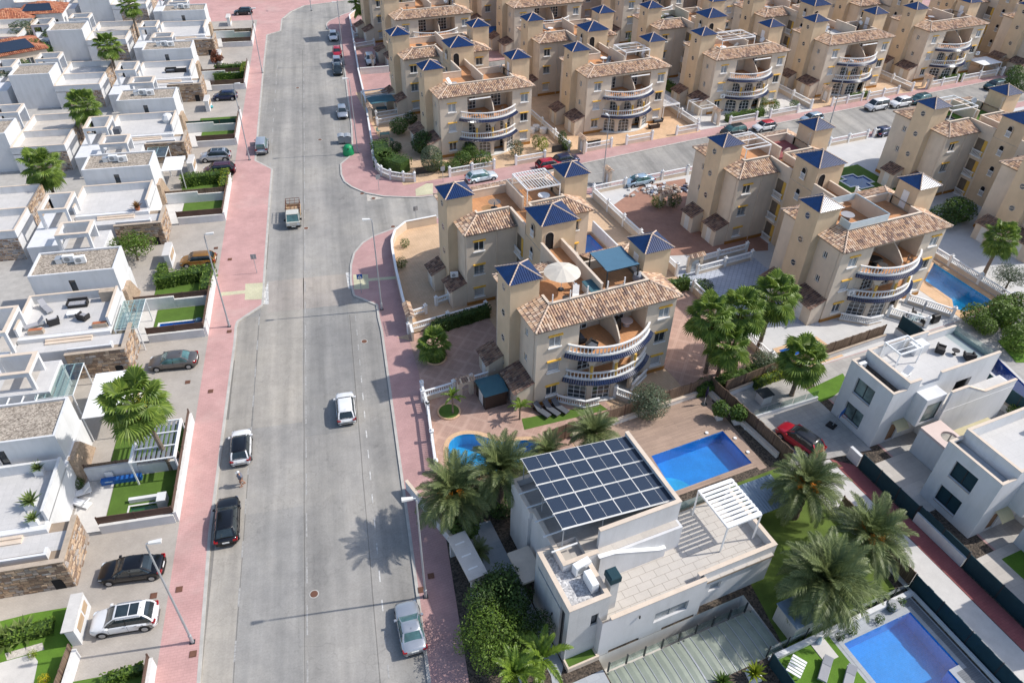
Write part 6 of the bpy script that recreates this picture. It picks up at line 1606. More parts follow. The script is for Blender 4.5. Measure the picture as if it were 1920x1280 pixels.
hedge([(-18.1, 144.6), (-18.0, 149.2)], .8, 1.7, 'yellow green hedge along the far left pavement', 'leaf_lime', dens=45)
hedge([(-31.0, 33.4), (-25.2, 34.2)], 1.0, .9, 'low hedge at the foot of the nearest stone wall', dens=60)
hedge([(-20.4, 29.4), (-18.4, 29.7)], .7, .7, 'low clipped hedge at the bottom edge by the drive', dens=70)
hedge([(-22.6, 53.6), (-22.2, 56.4)], 1.0, 1.3, 'yellow leaved hedge beside the lamella pergola', 'leaf_yellow', dens=60)
tree((-27.0, 83.6), 3.6, 4.6, 'leafy green tree in the yard beside the stone wall, left', 'leaf_hedge', 2600, .14, seed=5)
t = tree((-22.6, 147.6), 5.4, 2.4, 'dead red brown conifer beside the upper left hedges', 'frond_red', 1800, .14, seed=6, trunk_h=.6)
def agave(px_, label, s=1.0, m='agave', pot=None, z=ZS, h=0):
    p = P(px_[0], px_[1], z+h); t = thing('potted_agave' if pot else 'agave', label, 'plant', (p.x, p.y, z), 0, 'spiky plants'); r_ = random.Random(int(px_[0]*3+px_[1]))
    q = MB()
    for k in range(34):
        a = k*2.4; e = 1.35-1.1*k/34; L = s*r_.uniform(.5, .7); d = Vector((math.cos(a)*math.cos(e), math.sin(a)*math.cos(e), math.sin(e))); w = Vector((-math.sin(a), math.cos(a), 0))*.05*s
        b = Vector((0, 0, h)); q.add([b-w, b+w, b+d*L*.5+w*1.1, b+d*L*.5-w*1.1, b+d*L-Vector((0, 0, .08*L))], [(0, 1, 2, 3), (3, 2, 4)])
    q.build('leaf_rosette', m, t)
    if pot:
        b = MB(); b.lathe(0, 0, [(.16*s, 0), (.22*s, h*.95), (.24*s, h), (.18*s, h-.02)], 10) if pot != 'square' else b.box(-.26*s, .26*s, -.26*s, .26*s, 0, h)
        b.build('pot', 'terracotta' if pot == 'clay' else 'white_paint', t)
    return t
agave((58, 940), 'spiky plant in a white planter on the nearest terrace, middle', 1.7, pot='square', z=3.02+ZS, h=.5); agave((72, 878), 'spiky plant in a white planter on the nearest terrace, upper', 1.3, pot='square', z=3.02+ZS, h=.5)
agave((62, 972), 'small spiky plants in a long white planter, nearest terrace', 1.2, pot='square', z=3.02+ZS, h=.45)
agave((12, 1205), 'large agave in the bottom left garden', 2.8); agave((45, 1190), 'second large agave in the bottom left garden', 2.4); agave((257, 388), 'dry spiky plant on the empty white terrace', 1.5, 'frond_dry', 'clay', 3.02+ZS, .4)
agave((1415, 1262), 'lime green spiky plant in a white pot at bottom edge', 1.6, 'leaf_lime', 'square', ZS, .5); agave((1355, 1278), 'spiky green plant at the bottom edge beside carport', 1.4, 'leaf_mid')
bush((60, 1225), 'yellow green rounded bush in white pot, bottom left', .7, .7, 'leaf_lime', n=500); bush((82, 1272), 'yellow flowering bush at the bottom left edge', .8, .7, 'leaf_yellow', n=500)
bush((143, 905), 'dark shrub in the corner of the green basin garden', 1.5, 1.0, 'leaf_dark')
# beside the villa
tree(P(940, 1120, 2.4).xy, 4.2, 4.8, 'dark green shrubby tree between pavement and villa', 'leaf_dark', 5200, .12, seed=11, trunk_h=1.2)
tree(P(925, 1195, 2.6).xy, 4.6, 5.4, 'feathery light green bamboo clump at the bottom beside pavement', 'leaf_hedge', 8000, .10, 'bamboo', seed=12, trunk_h=1.0, clumps=11)
tree(P(990, 1190, 2.0).xy, 3.4, 3.6, 'dark shrub between the bamboo and the villa wall', 'leaf_dark', 3600, .10, seed=13, trunk_h=.9)
q = P(945, 1100, 1.6); palm((q.x, q.y), 1.2, 'dark cycad at the head of the villa shrub bed', 'feather', .5, 36, (0, 0), 81, name='cycad', tr=.2)
q = P(896, 1035, 1.0); palm((q.x, q.y), .7, 'small cycad in the dark bed by the villa gate', 'feather', .45, 28, (0, 0), 82, name='cycad', tr=.18)
bush((870, 985), 'bright green shrub under the fruiting date palm', 2.6, 2.2, 'leaf_mid', n=1800); bush((940, 945), 'dark shrub under the date palms by the villa', 2.6, 2.0, 'leaf_dark', n=1600); bush((900, 1080), 'low dark shrub in the villa bed', 1.4, .9, 'leaf_dark'); bush((905, 925), 'dark green shrub between the two date palms', 2.4, 2.0, 'leaf_dark', n=1600)
bush((1218, 752), 'grey green feathery shrub beside the curved stairs of cream block', 4.0, 3.0, 'leaf_grey', n=5200, leafs=.05, shell=.25)
hedge([FB(8.5, -18.1), FB(20, -17.9)], 1.1, 1.3, 'loose green hedge along the reed fence under the palms', 'leaf_mid', dens=60, uneven=.16)
bush((1320, 722), 'dark round shrub at the foot of the palm trio, left', 1.7, 1.5, 'leaf_dark', n=1000); bush((1365, 705), 'green shrub at the foot of the palm trio, right', 1.6, 1.4, 'leaf_mid', n=1000); bush((1430, 680), 'grey green shrub behind the hedge under palms', 2.8, 2.2, 'leaf_grey', n=1800, leafs=.08)
hedge([FB(8.0, -2.5), FB(17.5, -2.2)], 1.0, 1.7, 'tall hedge along the side of the first cream block', 'leaf_mid', dens=55)
for i, (x, y) in enumerate(((1350, 772), (1383, 780))):
    q = P(x, y, ZS+.9); t = thing('potted_tree', ['left leafy plant in a white square pot on the pool deck', 'right leafy plant in a white square pot on the pool deck'][i], 'plant', (q.x, q.y, ZS), 0, 'potted plants')
    b = MB(); b.box(-.3, .3, -.3, .3, 0, .6); b.build('pot', 'white_paint', t); o = put('foliage', bush_mesh(('pp',), 'leaf_mid', 420, (1, 1, 1), .22, .4), None, t, (0, 0, 1.3)); o.scale = (.85, .85, .85)
# first cream block yard
hedge([FB(-12.3, 1.0), FB(-6.2, 1.55)], .9, 1.5, 'dark clipped hedge below the white balustrade of the yard', 'leaf_dark', dens=60)
for x, y, w, h, lb in ((759, 455, 1.3, 1.2, 'bush against the curved corner wall, upper'), (752, 492, 1.6, 1.4, 'bush against the curved corner wall, lower')): bush((x, y), lb, w, h, 'leaf_mid', n=700)
# corner plot behind the street
hedge([P(715, 290, ZS).xy, P(722, 312, ZS).xy, P(752, 322, ZS).xy], 2.6, 2.2, 'big oleander hedge behind the curved corner balustrade', 'leaf_mid', dens=45, uneven=.15)
bush((716, 278), 'small green shrub at the top of corner oleander', 2.4, 1.4, 'leaf_mid', n=900)
bush((809, 297), 'large clipped egg shaped bush by the driveway gate', 3.2, 3.8, 'leaf_grey', n=5000, leafs=.055, shell=.85)
bush((818, 303), 'yellow green bushy plant in front of the egg shaped bush', 1.8, 2.6, 'leaf_lime', n=900); bush((795, 268), 'dark evergreen beside the corner block', 4.0, 3.2, 'leaf_dark', n=2600, leafs=.09)
for x, y, w, h, lb in ((880, 282, 2.6, 2.2, 'round shrub behind the street balustrade, back'), (868, 297, 2.8, 2.2, 'round shrub behind the street balustrade, left'), (903, 298, 3.2, 2.4, 'round shrub behind the street balustrade, right'), (850, 308, 2.2, 1.6, 'small shrub behind the street balustrade'), (832, 312, 1.8, 1.4, 'lowest shrub next to the driveway gate')): bush((x, y), lb, w, h, 'leaf_mid', n=1300)
for x, y, w, lb in ((748, 236, 3.2, 'round green bush in the gravel yard'), (770, 221, 2.4, 'round dark bush by the balustrade of the gravel yard'), (743, 275, 2.0, 'dark bush at the edge of the gravel yard')): bush((x, y), lb, w, w*.8, 'leaf_dark' if w < 3 else 'leaf_mid', n=1300)
for x, y, w, h, m, lb in ((968, 278, 2.4, 2.6, 'leaf_grey', 'bluish agave tree in the yard behind the street'), (1005, 265, 1.4, 2.2, 'leaf_mid', 'small yucca behind the street balustrade'), (1018, 270, 1.8, 2.4, 'leaf_lime', 'yucca behind the street balustrade, right'), (1054, 258, 1.6, 2.4, 'leaf_dark', 'dark shrub in a narrow yard by the wall'), (1062, 272, 1.8, 1.6, 'leaf_mid', 'green shrub at the narrow yard gate'), (1430, 192, 2.4, 1.6, 'leaf_mid', 'green shrub by the round yard of the pergola block'), (1452, 198, 2.0, 2.4, 'leaf_hedge', 'bright shrub tree behind the red and white car'), (1490, 195, 1.8, 1.4, 'leaf_mid', 'shrub near the yard fountain')): bush((x, y), lb, w, h, m, n=900)
hedge([P(1248, 165, ZS).xy, P(1318, 210, ZS).xy], 1.3, 1.5, 'clipped hedge along the balustrade of the pergola block', 'leaf_hedge', dens=40)
hedge([P(1365, 228, ZS).xy, P(1425, 217, ZS).xy], 1.2, 1.3, 'clipped hedge behind the black parked car', 'leaf_hedge', dens=40)
hedge([P(1595, 186, ZS).xy, P(1625, 180, ZS).xy], 1.0, .9, 'low hedge in the yard of the white van block', 'leaf_hedge', dens=40); hedge([P(1770, 153, ZS).xy, P(1806, 147, ZS).xy], 1.8, .8, 'low turf hedge by the white sail canopy', 'leaf_hedge', dens=40)
bush((1905, 160), 'dark leafy tree at the right edge by the street', 4.0, 4.0, 'leaf_dark', n=1800, leafs=.09); bush((1905, 140), 'second leafy tree at the right edge by the street', 3.5, 3.5, 'leaf_mid', n=1600, leafs=.09)
for x, y, lb in ((940, 62, 'garden shrubs between two cream blocks, left'), (958, 72, 'garden shrubs between two cream blocks, right'), (1195, 75, 'shrubs behind the roof pergola'), (1215, 80, 'dark shrub behind the roof pergola')): bush((x, y), lb, 4.0, 3.0, 'leaf_mid', n=1600, leafs=.08)
bush((1265, 375), 'small dark palm like bush by the arched gate', 2.0, 2.0, 'leaf_dark', n=900); bush((1235, 378), 'green bush among the garden rubble', 2.4, 1.4, 'leaf_hedge', n=900)
bush((1318, 535), 'low dark shrub on the blue tiled yard', 2.6, 1.2, 'leaf_dark', n=1200); bush((1800, 392), 'leafy palm shrub between the cream blocks at right', 4.4, 3.2, 'leaf_mid', n=2200, leafs=.09); bush((1770, 405), 'dark shrub behind the terrace tower at right', 4.0, 2.6, 'leaf_dark', n=1600, leafs=.09)
tree(P(1895, 522, 2.0).xy, 3.2, 4.2, 'umbrella shaped clipped tree on the white yard, right edge', 'leaf_grey', 5200, .07, 'clipped_tree', seed=21, trunk_h=1.6, clumps=9)
for i, (x, y, w) in enumerate(((1830, 590, 3.0), (1870, 585, 3.4), (1905, 600, 3.6), (1915, 570, 3.4), (1850, 610, 2.4), (1912, 635, 3.6), (1885, 572, 3.0))): bush((x, y), ['lime', 'lush', 'tall', 'broad', 'low', 'corner', 'round'][i]+' green garden shrub by the long pool fence, right edge', w, w*.8, 'leaf_hedge', n=1400, leafs=.10)
sheet('lawn_patch', PP([(1870, 640), (1930, 610), (1930, 680), (1905, 680)], ZS), ZS+.014, 'lawn_bright')
hedge([FV(30.5, 18.0), FV(36, 18.4)], .7, 1.1, 'low hedge along the reed fence behind the white house', 'leaf_lime', dens=45); bush((1912, 775), 'green and red shrub by the white villa at right edge', 2.4, 1.4, 'leaf_hedge', n=1200)
# upper left gardens
for i, (x, y, w, h) in enumerate(((70, 95, 6, 4), (45, 62, 6, 4.5), (92, 60, 5, 4), (40, 135, 5, 4), (105, 72, 5, 4), (20, 150, 5, 3.5), (60, 40, 5, 3.5))): bush((x, y), ['big', 'pale', 'lime', 'dark', 'tall', 'grey', 'far'][i]+' evergreen shrub among the upper left gardens', w, h, ['leaf_mid', 'leaf_grey', 'leaf_lime', 'leaf_dark', 'leaf_hedge', 'leaf_grey', 'leaf_dark'][i], n=1800, leafs=.09)
# round beds on the diamond paving
for (x, y, lb) in ((817, 672, 'round kerbed bed of the young palm on the diamond paving'), (842, 772, 'round turf bed with kerb beside the kidney pool patio')):
    p = P(x, y, ZS); t = thing('planting_bed', lb, 'planting bed', (p.x, p.y, ZS), 0, 'round beds'); b = MB(); b.tube([(1.05*math.cos(2*PI*k/24), 1.05*math.sin(2*PI*k/24), .08) for k in range(25)], .1, 6, False); b.build('kerb_ring', 'peach_tile', t); d = MB(); d.disc(0, 0, .1, 1.0, 24); d.build('bed', 'soil' if y < 700 else 'artificial_grass', t)
sheet('lawn_patch', PP([(0, 1165), (60, 1150), (150, 1135), (128, 1262), (100, 1300), (0, 1300)], ZS), ZS+.03, 'lawn_bright'); sheet('garden_path', PP([(0, 1243), (62, 1226), (72, 1240), (60, 1300), (0, 1300)], ZS), ZS+.034, 'concrete_light'); sheet('garden_bed', PP([(10, 1225), (80, 1205), (84, 1218), (14, 1238)], ZS), ZS+.036, 'pale_gravel')
plain_wall([P(150, 1232).xy, P(120, 1330).xy], 'white garden wall below the gate wall at bottom left', 1.0, .22, 'stucco_white', 'white_dirty', z=ZS); screen_fence([P(143, 1230).xy, P(108, 1330).xy], 'reed screen behind the bottom left garden wall', ZS, 1.5)
# ------------------------------------------------------------------ cars
def paint(name, col, metal=.25, rough=.28):
    m, n, l, b = nt(name)
    v = pos(n, l); c = ramp(n, l, noise(n, l, v, 1.3, 4), [(.3, mul(col, .92)), (.7, mul(col, 1.06))])
    l.new(c, b.inputs['Base Color']); b.inputs['Metallic'].default_value = metal
    r = n.new('ShaderNodeMapRange'); r.inputs['To Min'].default_value = rough*.8; r.inputs['To Max'].default_value = rough*1.5; l.new(noise(n, l, v, 5, 4), r.inputs['Value']); l.new(r.outputs[0], b.inputs['Roughness'])
    b.inputs['Coat Weight'].default_value = .6; b.inputs['Coat Roughness'].default_value = .08
    MT[name] = m
for nm, c, mt in (('white', (.78, .78, .78), 0), ('black', (.006, .006, .008), .2), ('grey', (.16, .145, .135), .5), ('silver', (.50, .52, .55), .6), ('orange', (.36, .17, .03), .4), ('maroon', (.085, .012, .03), .4), ('navy', (.012, .02, .07), .4), ('red', (.45, .012, .03), .2), ('lightblue', (.42, .55, .66), .4), ('steel', (.20, .25, .31), .5), ('teal', (.012, .07, .085), .4), ('cream', (.62, .60, .52), .1), ('pale', (.66, .74, .80), .3), ('charcoal', (.02, .028, .032), .3)): paint('paint_'+nm, c, mt)
mat('tyre', (.012, .012, .013), .85, .1); mat('alloy', (.42, .43, .45), .35, .08, metal=.7); mat('head_lamp', (.62, .66, .70), .12, .05, spec=.8); mat('tail_lamp', (.35, .01, .015), .2, .1); mat('number_plate', (.78, .78, .75), .5, .03); mat('trim_black', (.014, .014, .015), .5, .1)
SHAPES = {   # length, half width, bonnet z, belt z, roof z, x of screen base, roof front, roof rear, rear screen base, tail z
 'hatch': (4.1, .88, .92, .98, 1.48, 1.02, .35, -1.45, -1.92, .98), 'suv': (4.45, .91, 1.02, 1.08, 1.64, 1.12, .42, -1.55, -2.02, 1.08),
 'sedan': (4.65, .90, .90, .95, 1.44, 1.12, .35, -1.00, -1.68, 1.0), 'coupe': (4.1, .89, .86, .90, 1.30, .70, .02, -.82, -1.38, .92), 'mpv': (4.5, .91, 1.0, 1.06, 1.66, 1.35, .55, -1.7, -2.12, 1.06), 'wagon': (4.7, .91, .92, .98, 1.48, 1.08, .32, -1.55, -2.1, 1.0), 'van': (4.4, .92, 1.05, 1.12, 1.84, 1.35, .68, -2.05, -2.16, 1.12)}
CARS = {}
def car(px_, heading, shape, col, label, roof=None, name='parked_car', z=0.0, rails=False, group='cars', glassm='car_glass', zc=.6, at=None):
    L, W, hb, belt, roofz, xa, xb, xc, xd, ht = SHAPES[shape]; H = L/2
    p = at or P(px_[0], px_[1], z+zc)
    T = thing(name, label, 'car' if shape != 'van' else 'van', (p[0], p[1], z), heading, group)
    ck = (shape, col, roof, rails, glassm)
    if ck in CARS:
        def rec(o, par):
            c = o.copy(); C.objects.link(c); c.parent = par
            for k_ in o.children: rec(k_, c)
        for k_ in CARS[ck].children: rec(k_, T)
        return T
    CARS[ck] = T
    pm = 'paint_'+col
    # lower body as a loft of rings
    st = [(-H, .80, .62, .60), (-H+.05, .90, .86, .80), (-H+.22, .97, ht*.96, .93), (-H+.55, 1.0, ht, 1), (xd-.02, 1.0, max(ht, belt), 1), ((xd+xa)/2, 1.0, belt, 1), (xa, 1.0, belt-.01, 1), (xa+.25, 1.0, hb+.02, 1), (H-.55, .98, hb-.05, .98), (H-.25, .92, hb-.14, .93), (H-.07, .82, hb-.24, .82), (H, .70, .56, .62)]
    b = MB(); vs = []; fs = []
    for (x, wf, h, tw) in st:
        w = W*wf; lo = .24 if abs(x) < H-.1 else .34
        ring = [(w*.90, lo), (w*.985, lo+.14), (w, .58), (w*.985, h-.16), (w*.93, h-.05), (w*.74, h), (w*.3, h+.025), (0, h+.03)]
        ring = ring+[(-y, z_) for y, z_ in ring[-2::-1]]
        vs += [(x, y, z_) for y, z_ in ring]
    n = 15
    for i in range(len(st)-1):
        for k in range(n-1): fs.append((i*n+k, i*n+k+1, (i+1)*n+k+1, (i+1)*n+k))
    fs += [tuple(range(n-1, -1, -1)), tuple((len(st)-1)*n+k for k in range(n))]
    b.add(vs, fs); body = b.build('body', pm, T, True)
    # greenhouse glass
    g = MB(); yb, yr = W*.93, W*.72
    base = [(xa+.05, yb*.86), (xa-.25, yb), (xd+.2, yb), (xd, yb*.84)]; top = [(xb+.02, yr*.9), (xb-.2, yr), (xc+.15, yr), (xc, yr*.9)]
    bl = base+[(x, -y) for x, y in base[::-1]]; tl = top+[(x, -y) for x, y in top[::-1]]; zb = belt-.03; zm = (zb+roofz)/2+.03
    ml = [((a[0]+c[0])/2+(.03 if i in (0, 7) else -.03 if i in (3, 4) else 0), (a[1]+c[1])/2*1.03) for i, (a, c) in enumerate(zip(bl, tl))]
    g.add([(x, y, zb) for x, y in bl]+[(x, y, zm) for x, y in ml]+[(x, y, roofz-.03) for x, y in tl], [(i, (i+1) % 8, 8+(i+1) % 8, 8+i) for i in range(8)]+[(8+i, 8+(i+1) % 8, 16+(i+1) % 8, 16+i) for i in range(8)])
    g.build('window_glass', glassm, T)
    # roof panel
    r = MB(); rings = [[(x, y, roofz-.06) for x, y in [(x*1.0+(.04 if i in (0, 7) else -.04 if i in (3, 4) else 0), y*1.03) for i, (x, y) in enumerate(tl)]], [(x, y*.97, roofz-.015) for x, y in tl], [(x*.9+.05*(xb+xc)/2, y*.7, roofz+.025) for x, y in tl]]
    r.add([p_ for ring in rings for p_ in ring], [(k*8+i, k*8+(i+1) % 8, (k+1)*8+(i+1) % 8, (k+1)*8+i) for k in (0, 1) for i in range(8)]+[tuple(range(16, 24))])
    rf = r.build('roof', 'paint_'+roof if roof and roof != 'glass' else pm, T, True)
    if roof == 'glass':
        q = MB(); hw = yr*.72; m_ = (xb+xc)/2
        for x0, x1 in ((xc+.35, m_-.03), (m_+.03, xb-.12)): q.add([(x0, -hw, roofz+.032), (x1, -hw, roofz+.032), (x1, hw, roofz+.032), (x0, hw, roofz+.032)], [(0, 1, 2, 3)])
        q.build('glass_roof', 'car_glass', rf)
    # pillars
    for i, nm in ((0, 'windscreen_pillar'), (7, 'windscreen_pillar'), (3, 'rear_pillar'), (4, 'rear_pillar')):
        q = MB(); a, m2, c = Vector((*bl[i], zb)), Vector((*ml[i], zm)), Vector((*tl[i], roofz-.04)); s = .055 if i in (0, 7) else .12
        q.bar(a, m2, s, .05); q.bar(m2, c, s, .05); q.build(nm, pm, T)
    for sy in (-1, 1):
        x = (xa+xd)/2+.12; q = MB(); q.bar((x, sy*yb*1.0, zb), (x-.02, sy*(yr+.02), roofz-.05), .07, .04); q.build('door_pillar', 'trim_black' if shape != 'van' else pm, T)
        if rails: q = MB(); q.tube([(xb-.1, sy*yr*.95, roofz), (xb-.25, sy*yr*.95, roofz+.06), (xc+.35, sy*yr*.95, roofz+.06), (xc+.2, sy*yr*.95, roofz)], .02, 5); q.build('roof_rail', 'alloy', T)
        q = MB(); q.box(xa-.3, xa-.12, sy*W*1.0-.02 if sy > 0 else sy*W*1.0-.17, sy*W+.17 if sy > 0 else sy*W+.02, belt-.02, belt+.12, .03); q.build('door_mirror', pm, T)
        # sill, door handles and gaps
        q = MB(); q.box(-H+.9, H-.95, sy*W*.985-.03, sy*W*.985+.012, .24, .36); q.build('sill', 'trim_black', T)
        for dx in (-.15, -.95):
            q = MB(); q.box(dx-.09, dx+.09, sy*W*.99-.01, sy*W*.99+.022, belt-.18, belt-.14); q.build('door_handle', pm if col != 'white' else 'alloy', T)
        for dx in (xa-.22, -.02+(xa+xd)/2+.1, xd+.62):
            q = MB(); q.box(dx-.006, dx+.006, sy*W*.995-.01, sy*W*.995+.006, .40, belt-.1); q.build('door_gap', 'trim_black', T)
        # lamps
        q = MB(); q.add([(H-.40, sy*W*.945, hb-.20), (H-.10, sy*W*.845, hb-.27), (H-.03, sy*W*.62, hb-.30), (H-.05, sy*W*.62, hb-.20), (H-.13, sy*W*.84, hb-.165), (H-.42, sy*W*.93, hb-.12)], [tuple(range(6)) if sy > 0 else tuple(range(5, -1, -1))]); q.build('headlight', 'head_lamp', T)
        q = MB(); q.box(-H+.02, -H+.3, sy*W*.93-.05, sy*W*.93+.03, ht-.28, ht-.08, .02); q.box(-H-.012, -H+.06, sy*W*.62 if sy > 0 else -W*.86, sy*W*.86 if sy > 0 else -W*.62, ht-.26, ht-.1); q.build('tail_light', 'tail_lamp', T)
        for wx in (H-.82, -H+.80):
            rr = .33 if shape not in ('suv', 'mpv', 'van') else .35
            a = MB(); nn = 14; a.add([(wx+(rr+.06)*math.cos(PI*k/nn), sy*(W*1.0+.004), rr+(rr+.06)*math.sin(PI*k/nn)) for k in range(nn+1)]+[(wx-(rr+.06), sy*(W+.004), .2), (wx+(rr+.06), sy*(W+.004), .2)], [tuple(range(nn+3)) if sy < 0 else tuple(range(nn+2, -1, -1))]); a.build('wheel_arch', 'trim_black', T)
            t_ = MB(); t_.tube([(wx, sy*(W-.2), rr), (wx, sy*(W-.17), rr), (wx, sy*(W+.0), rr), (wx, sy*(W+.025), rr)], [rr*.92, rr, rr, rr*.9], 18); wo = t_.build('wheel', 'tyre', T)
            a = MB(); a.tube([(wx, sy*(W+.02), rr), (wx, sy*(W+.034), rr)], [rr*.66, rr*.62], 10); a.build('rim', 'alloy', wo)
    q = MB(); q.box(-H-.02, -H+.02, -.26, .26, .62 if shape != 'sedan' else .66, .74 if shape != 'sedan' else .78); q.build('number_plate', 'number_plate', T)
    q = MB(); q.box(H-.12, H+.012, -W*.5, W*.5, .34, .52, .03); q.build('grille', 'trim_black', T)
    q = MB(); q.box(-H-.012, -H+.1, -W*.6, W*.6, .28, .42, .02); q.build('rear_bumper_trim', 'trim_black', T)
    q = MB(); q.tube([(xc+.25, 0, roofz+.02), (xc+.1, 0, roofz+.14)], [.02, .008], 5); q.build('aerial', 'trim_black', T)
    return T
N_, S_, W_, E_ = PI/2, -PI/2, PI, 0
ZD = ZS+.03
car((234, 1160), W_+R(-1), 'suv', 'white', 'white crossover with glass roof on the nearest drive', 'glass', z=ZD, rails=True)
car((247, 1066), W_+R(-3), 'sedan', 'black', 'black saloon on the nearest drive below the stone house', z=ZD)
car((426, 974), N_+R(2), 'wagon', 'black', 'black estate car parked at the left kerb by the pedestrian', glassm='car_glass', z=.012)
car((452, 836), N_+R(2), 'hatch', 'white', 'white hatchback with black roof parked at the left kerb', 'black', z=.012)
car((648, 763), N_+R(1), 'hatch', 'white', 'white hatchback driving up the middle of the road', name='moving_car', z=.012)
car((769, 1173), N_+R(4), 'coupe', 'silver', 'silver coupe parked at the right kerb near the bottom', glassm='car_glass_green', z=.012)
car((325, 676), W_+R(-2), 'sedan', 'grey', 'grey brown saloon on the drive beside the tall fan palm', z=ZD, glassm='car_glass_green')
car((371, 487), W_+R(-2), 'hatch', 'orange', 'bronze orange hatchback on a drive on the left', z=ZD)
car((404, 293), W_+R(-2), 'suv', 'silver', 'silver crossover on the drive above the dark red car', 'glass', z=ZD, rails=True)
car((411, 319), W_, 'mpv', 'maroon', 'dark red people carrier behind the shaggy hedge', z=ZD, rails=True)
car((422, 180), W_+R(-2), 'hatch', 'navy', 'dark blue hatchback on an upper left drive', z=ZD)
car((456, 22), W_, 'hatch', 'charcoal', 'black car at the top left by the garages', z=ZD)
car((642, 210), S_, 'hatch', 'silver', 'silver hatchback parked in the shade of the right kerb', z=.012)
car((625, 68), S_, 'hatch', 'white', 'white car farthest up the right kerb', z=.012)
car((632, 98), S_, 'hatch', 'red', 'red car parked at the upper right kerb', z=.012)
car((632, 117), S_, 'hatch', 'white', 'white car between the red and the black cars at right kerb', z=.012)
car((633, 131), S_, 'hatch', 'charcoal', 'black car parked last of four at the upper right kerb', z=.012)
car((694, 112), S_+R(2), 'suv', 'white', 'white car on the orange yard beside the corner block', z=ZD)
car((903, 331), AR, 'wagon', 'pale', 'pale blue white car parked in front of the corner block', z=.012, glassm='car_glass_green')
car((1030, 308), AR, 'hatch', 'red', 'red car half hidden behind the blue tower roof', z=.012); car((1062, 299), AR, 'hatch', 'navy', 'dark car half hidden behind the blue tower roof', z=.012)
car((1198, 339), PI+AR, 'sedan', 'lightblue', 'light blue saloon parked alone on the cross street', z=.012, glassm='car_glass_green')
car((1375, 246), PI+AR, 'mpv', 'charcoal', 'black people carrier parked on the cross street', z=.012, glassm='car_glass_green')
car((1433, 237), PI+AR, 'hatch', 'white', 'white small car with a red roof on the cross street', 'red', z=.012)
car((1522, 222), PI+AR, 'hatch', 'lightblue', 'pale teal small car half hidden by a blue roof', z=.012)
car((1643, 199), PI+AR, 'van', 'white', 'white delivery van parked on the cross street', z=.012, name='parked_van')
car((1688, 193), PI+AR, 'suv', 'white', 'white crossover parked behind the white van', z=.012)
car((1725, 187), PI+AR, 'suv', 'teal', 'dark teal car parked behind the white crossover', z=.012, glassm='car_glass_green')
car((1865, 161), PI+AR, 'mpv', 'teal', 'dark car parked near the right edge of the cross street', z=.012)
car((1660, 247), AR, 'hatch', 'navy', 'dark blue car on the near side of the cross street', z=.012)
car((1500, 822), R(115), 'suv', 'red', 'bright red crossover with black roof beside the white house', 'black', z=ZD+.02, zc=.7)
# small van with its left door open
t = car((491, 274), N_, 'van', 'silver', 'grey van with its left door open at the left kerb', name='parked_van', z=.012, glassm='car_glass_green'); q = MB(); q.box(.45, .50, .93, 1.75, .45, 1.1); q.build('open_door', 'paint_silver', t)
# flat-bed truck with a wire cage
def truck():
    p = P(550, 402, .9); T = thing('cage_truck', 'small white truck with a wire cage over its load bed, driving down', 'truck', (p.x, p.y, .012), S_, 'cars')
    b = MB(); b.box(.55, 2.45, -.88, .88, .42, 1.12, .08); b.build('cab', 'paint_cream', T)
    n = MB(); n.add([(2.35, -.86, 1.1), (2.35, .86, 1.1), (.6, .88, 1.1), (.6, -.88, 1.1), (1.75, -.74, 1.86), (1.75, .74, 1.86), (.62, .78, 1.9), (.62, -.78, 1.9)], [(0, 1, 5, 4), (1, 2, 6, 5), (3, 0, 4, 7), (2, 3, 7, 6)]); n.build('cab_glass', 'car_glass_green', T)
    r = MB(); r.box(.58, 1.82, -.8, .8, 1.86, 1.95, .04); r.build('cab_roof', 'paint_cream', T)
    for y in (-.8, .8): q = MB(); q.bar((2.32, y, 1.1), (1.75, y*.92, 1.88), .08); q.build('windscreen_pillar', 'paint_cream', T)
    b = MB(); b.box(-2.45, .5, -.9, .9, .62, .74); b.box(-2.45, .5, -.92, -.86, .74, 1.15); b.box(-2.45, .5, .86, .92, .74, 1.15); b.box(-2.45, -2.39, -.86, .86, .74, 1.15); b.build('load_bed', 'wood_tan', T)
    c = MB()
    for x in (-2.4, -1.7, -1.0, -.3, .4):
        c.bar((x, -.88, 1.1), (x, -.88, 2.0), .05); c.bar((x, .88, 1.1), (x, .88, 2.0), .05); c.bar((x, -.88, 2.0), (x, .88, 2.0), .05)
    for y in (-.88, -.3, .3, .88): c.bar((-2.4, y, 2.0), (.4, y, 2.0), .05)
    for y in (-.88, .88): c.bar((-2.4, y, 1.55), (.4, y, 1.55), .04)
    c.build('wire_cage', 'rust', T)
    for y in (-1, 1):
        for x in (1.65, -1.5):
            w = MB(); w.tube([(x, y*.66, .34), (x, y*.9, .34)], [.34, .34], 16); wo = w.build('wheel', 'tyre', T); a = MB(); a.tube([(x, y*.9, .34), (x, y*.91, .34)], [.2, .19], 10); a.build('rim', 'alloy', wo)
        q = MB(); q.box(2.40, 2.47, y*.62-.16, y*.62+.16, .68, .88); q.build('headlight', 'head_lamp', T); q = MB(); q.box(1.9, 2.05, y*1.0-.12, y*1.0+.12, 1.1, 1.35); q.build('door_mirror', 'trim_black', T)
    q = MB(); q.box(2.38, 2.5, -.85, .85, .36, .56, .03); q.build('bumper', 'trim_black', T); q = MB(); q.box(2.50, 2.515, -.26, .26, .42, .53); q.build('number_plate', 'number_plate', T)
truck()
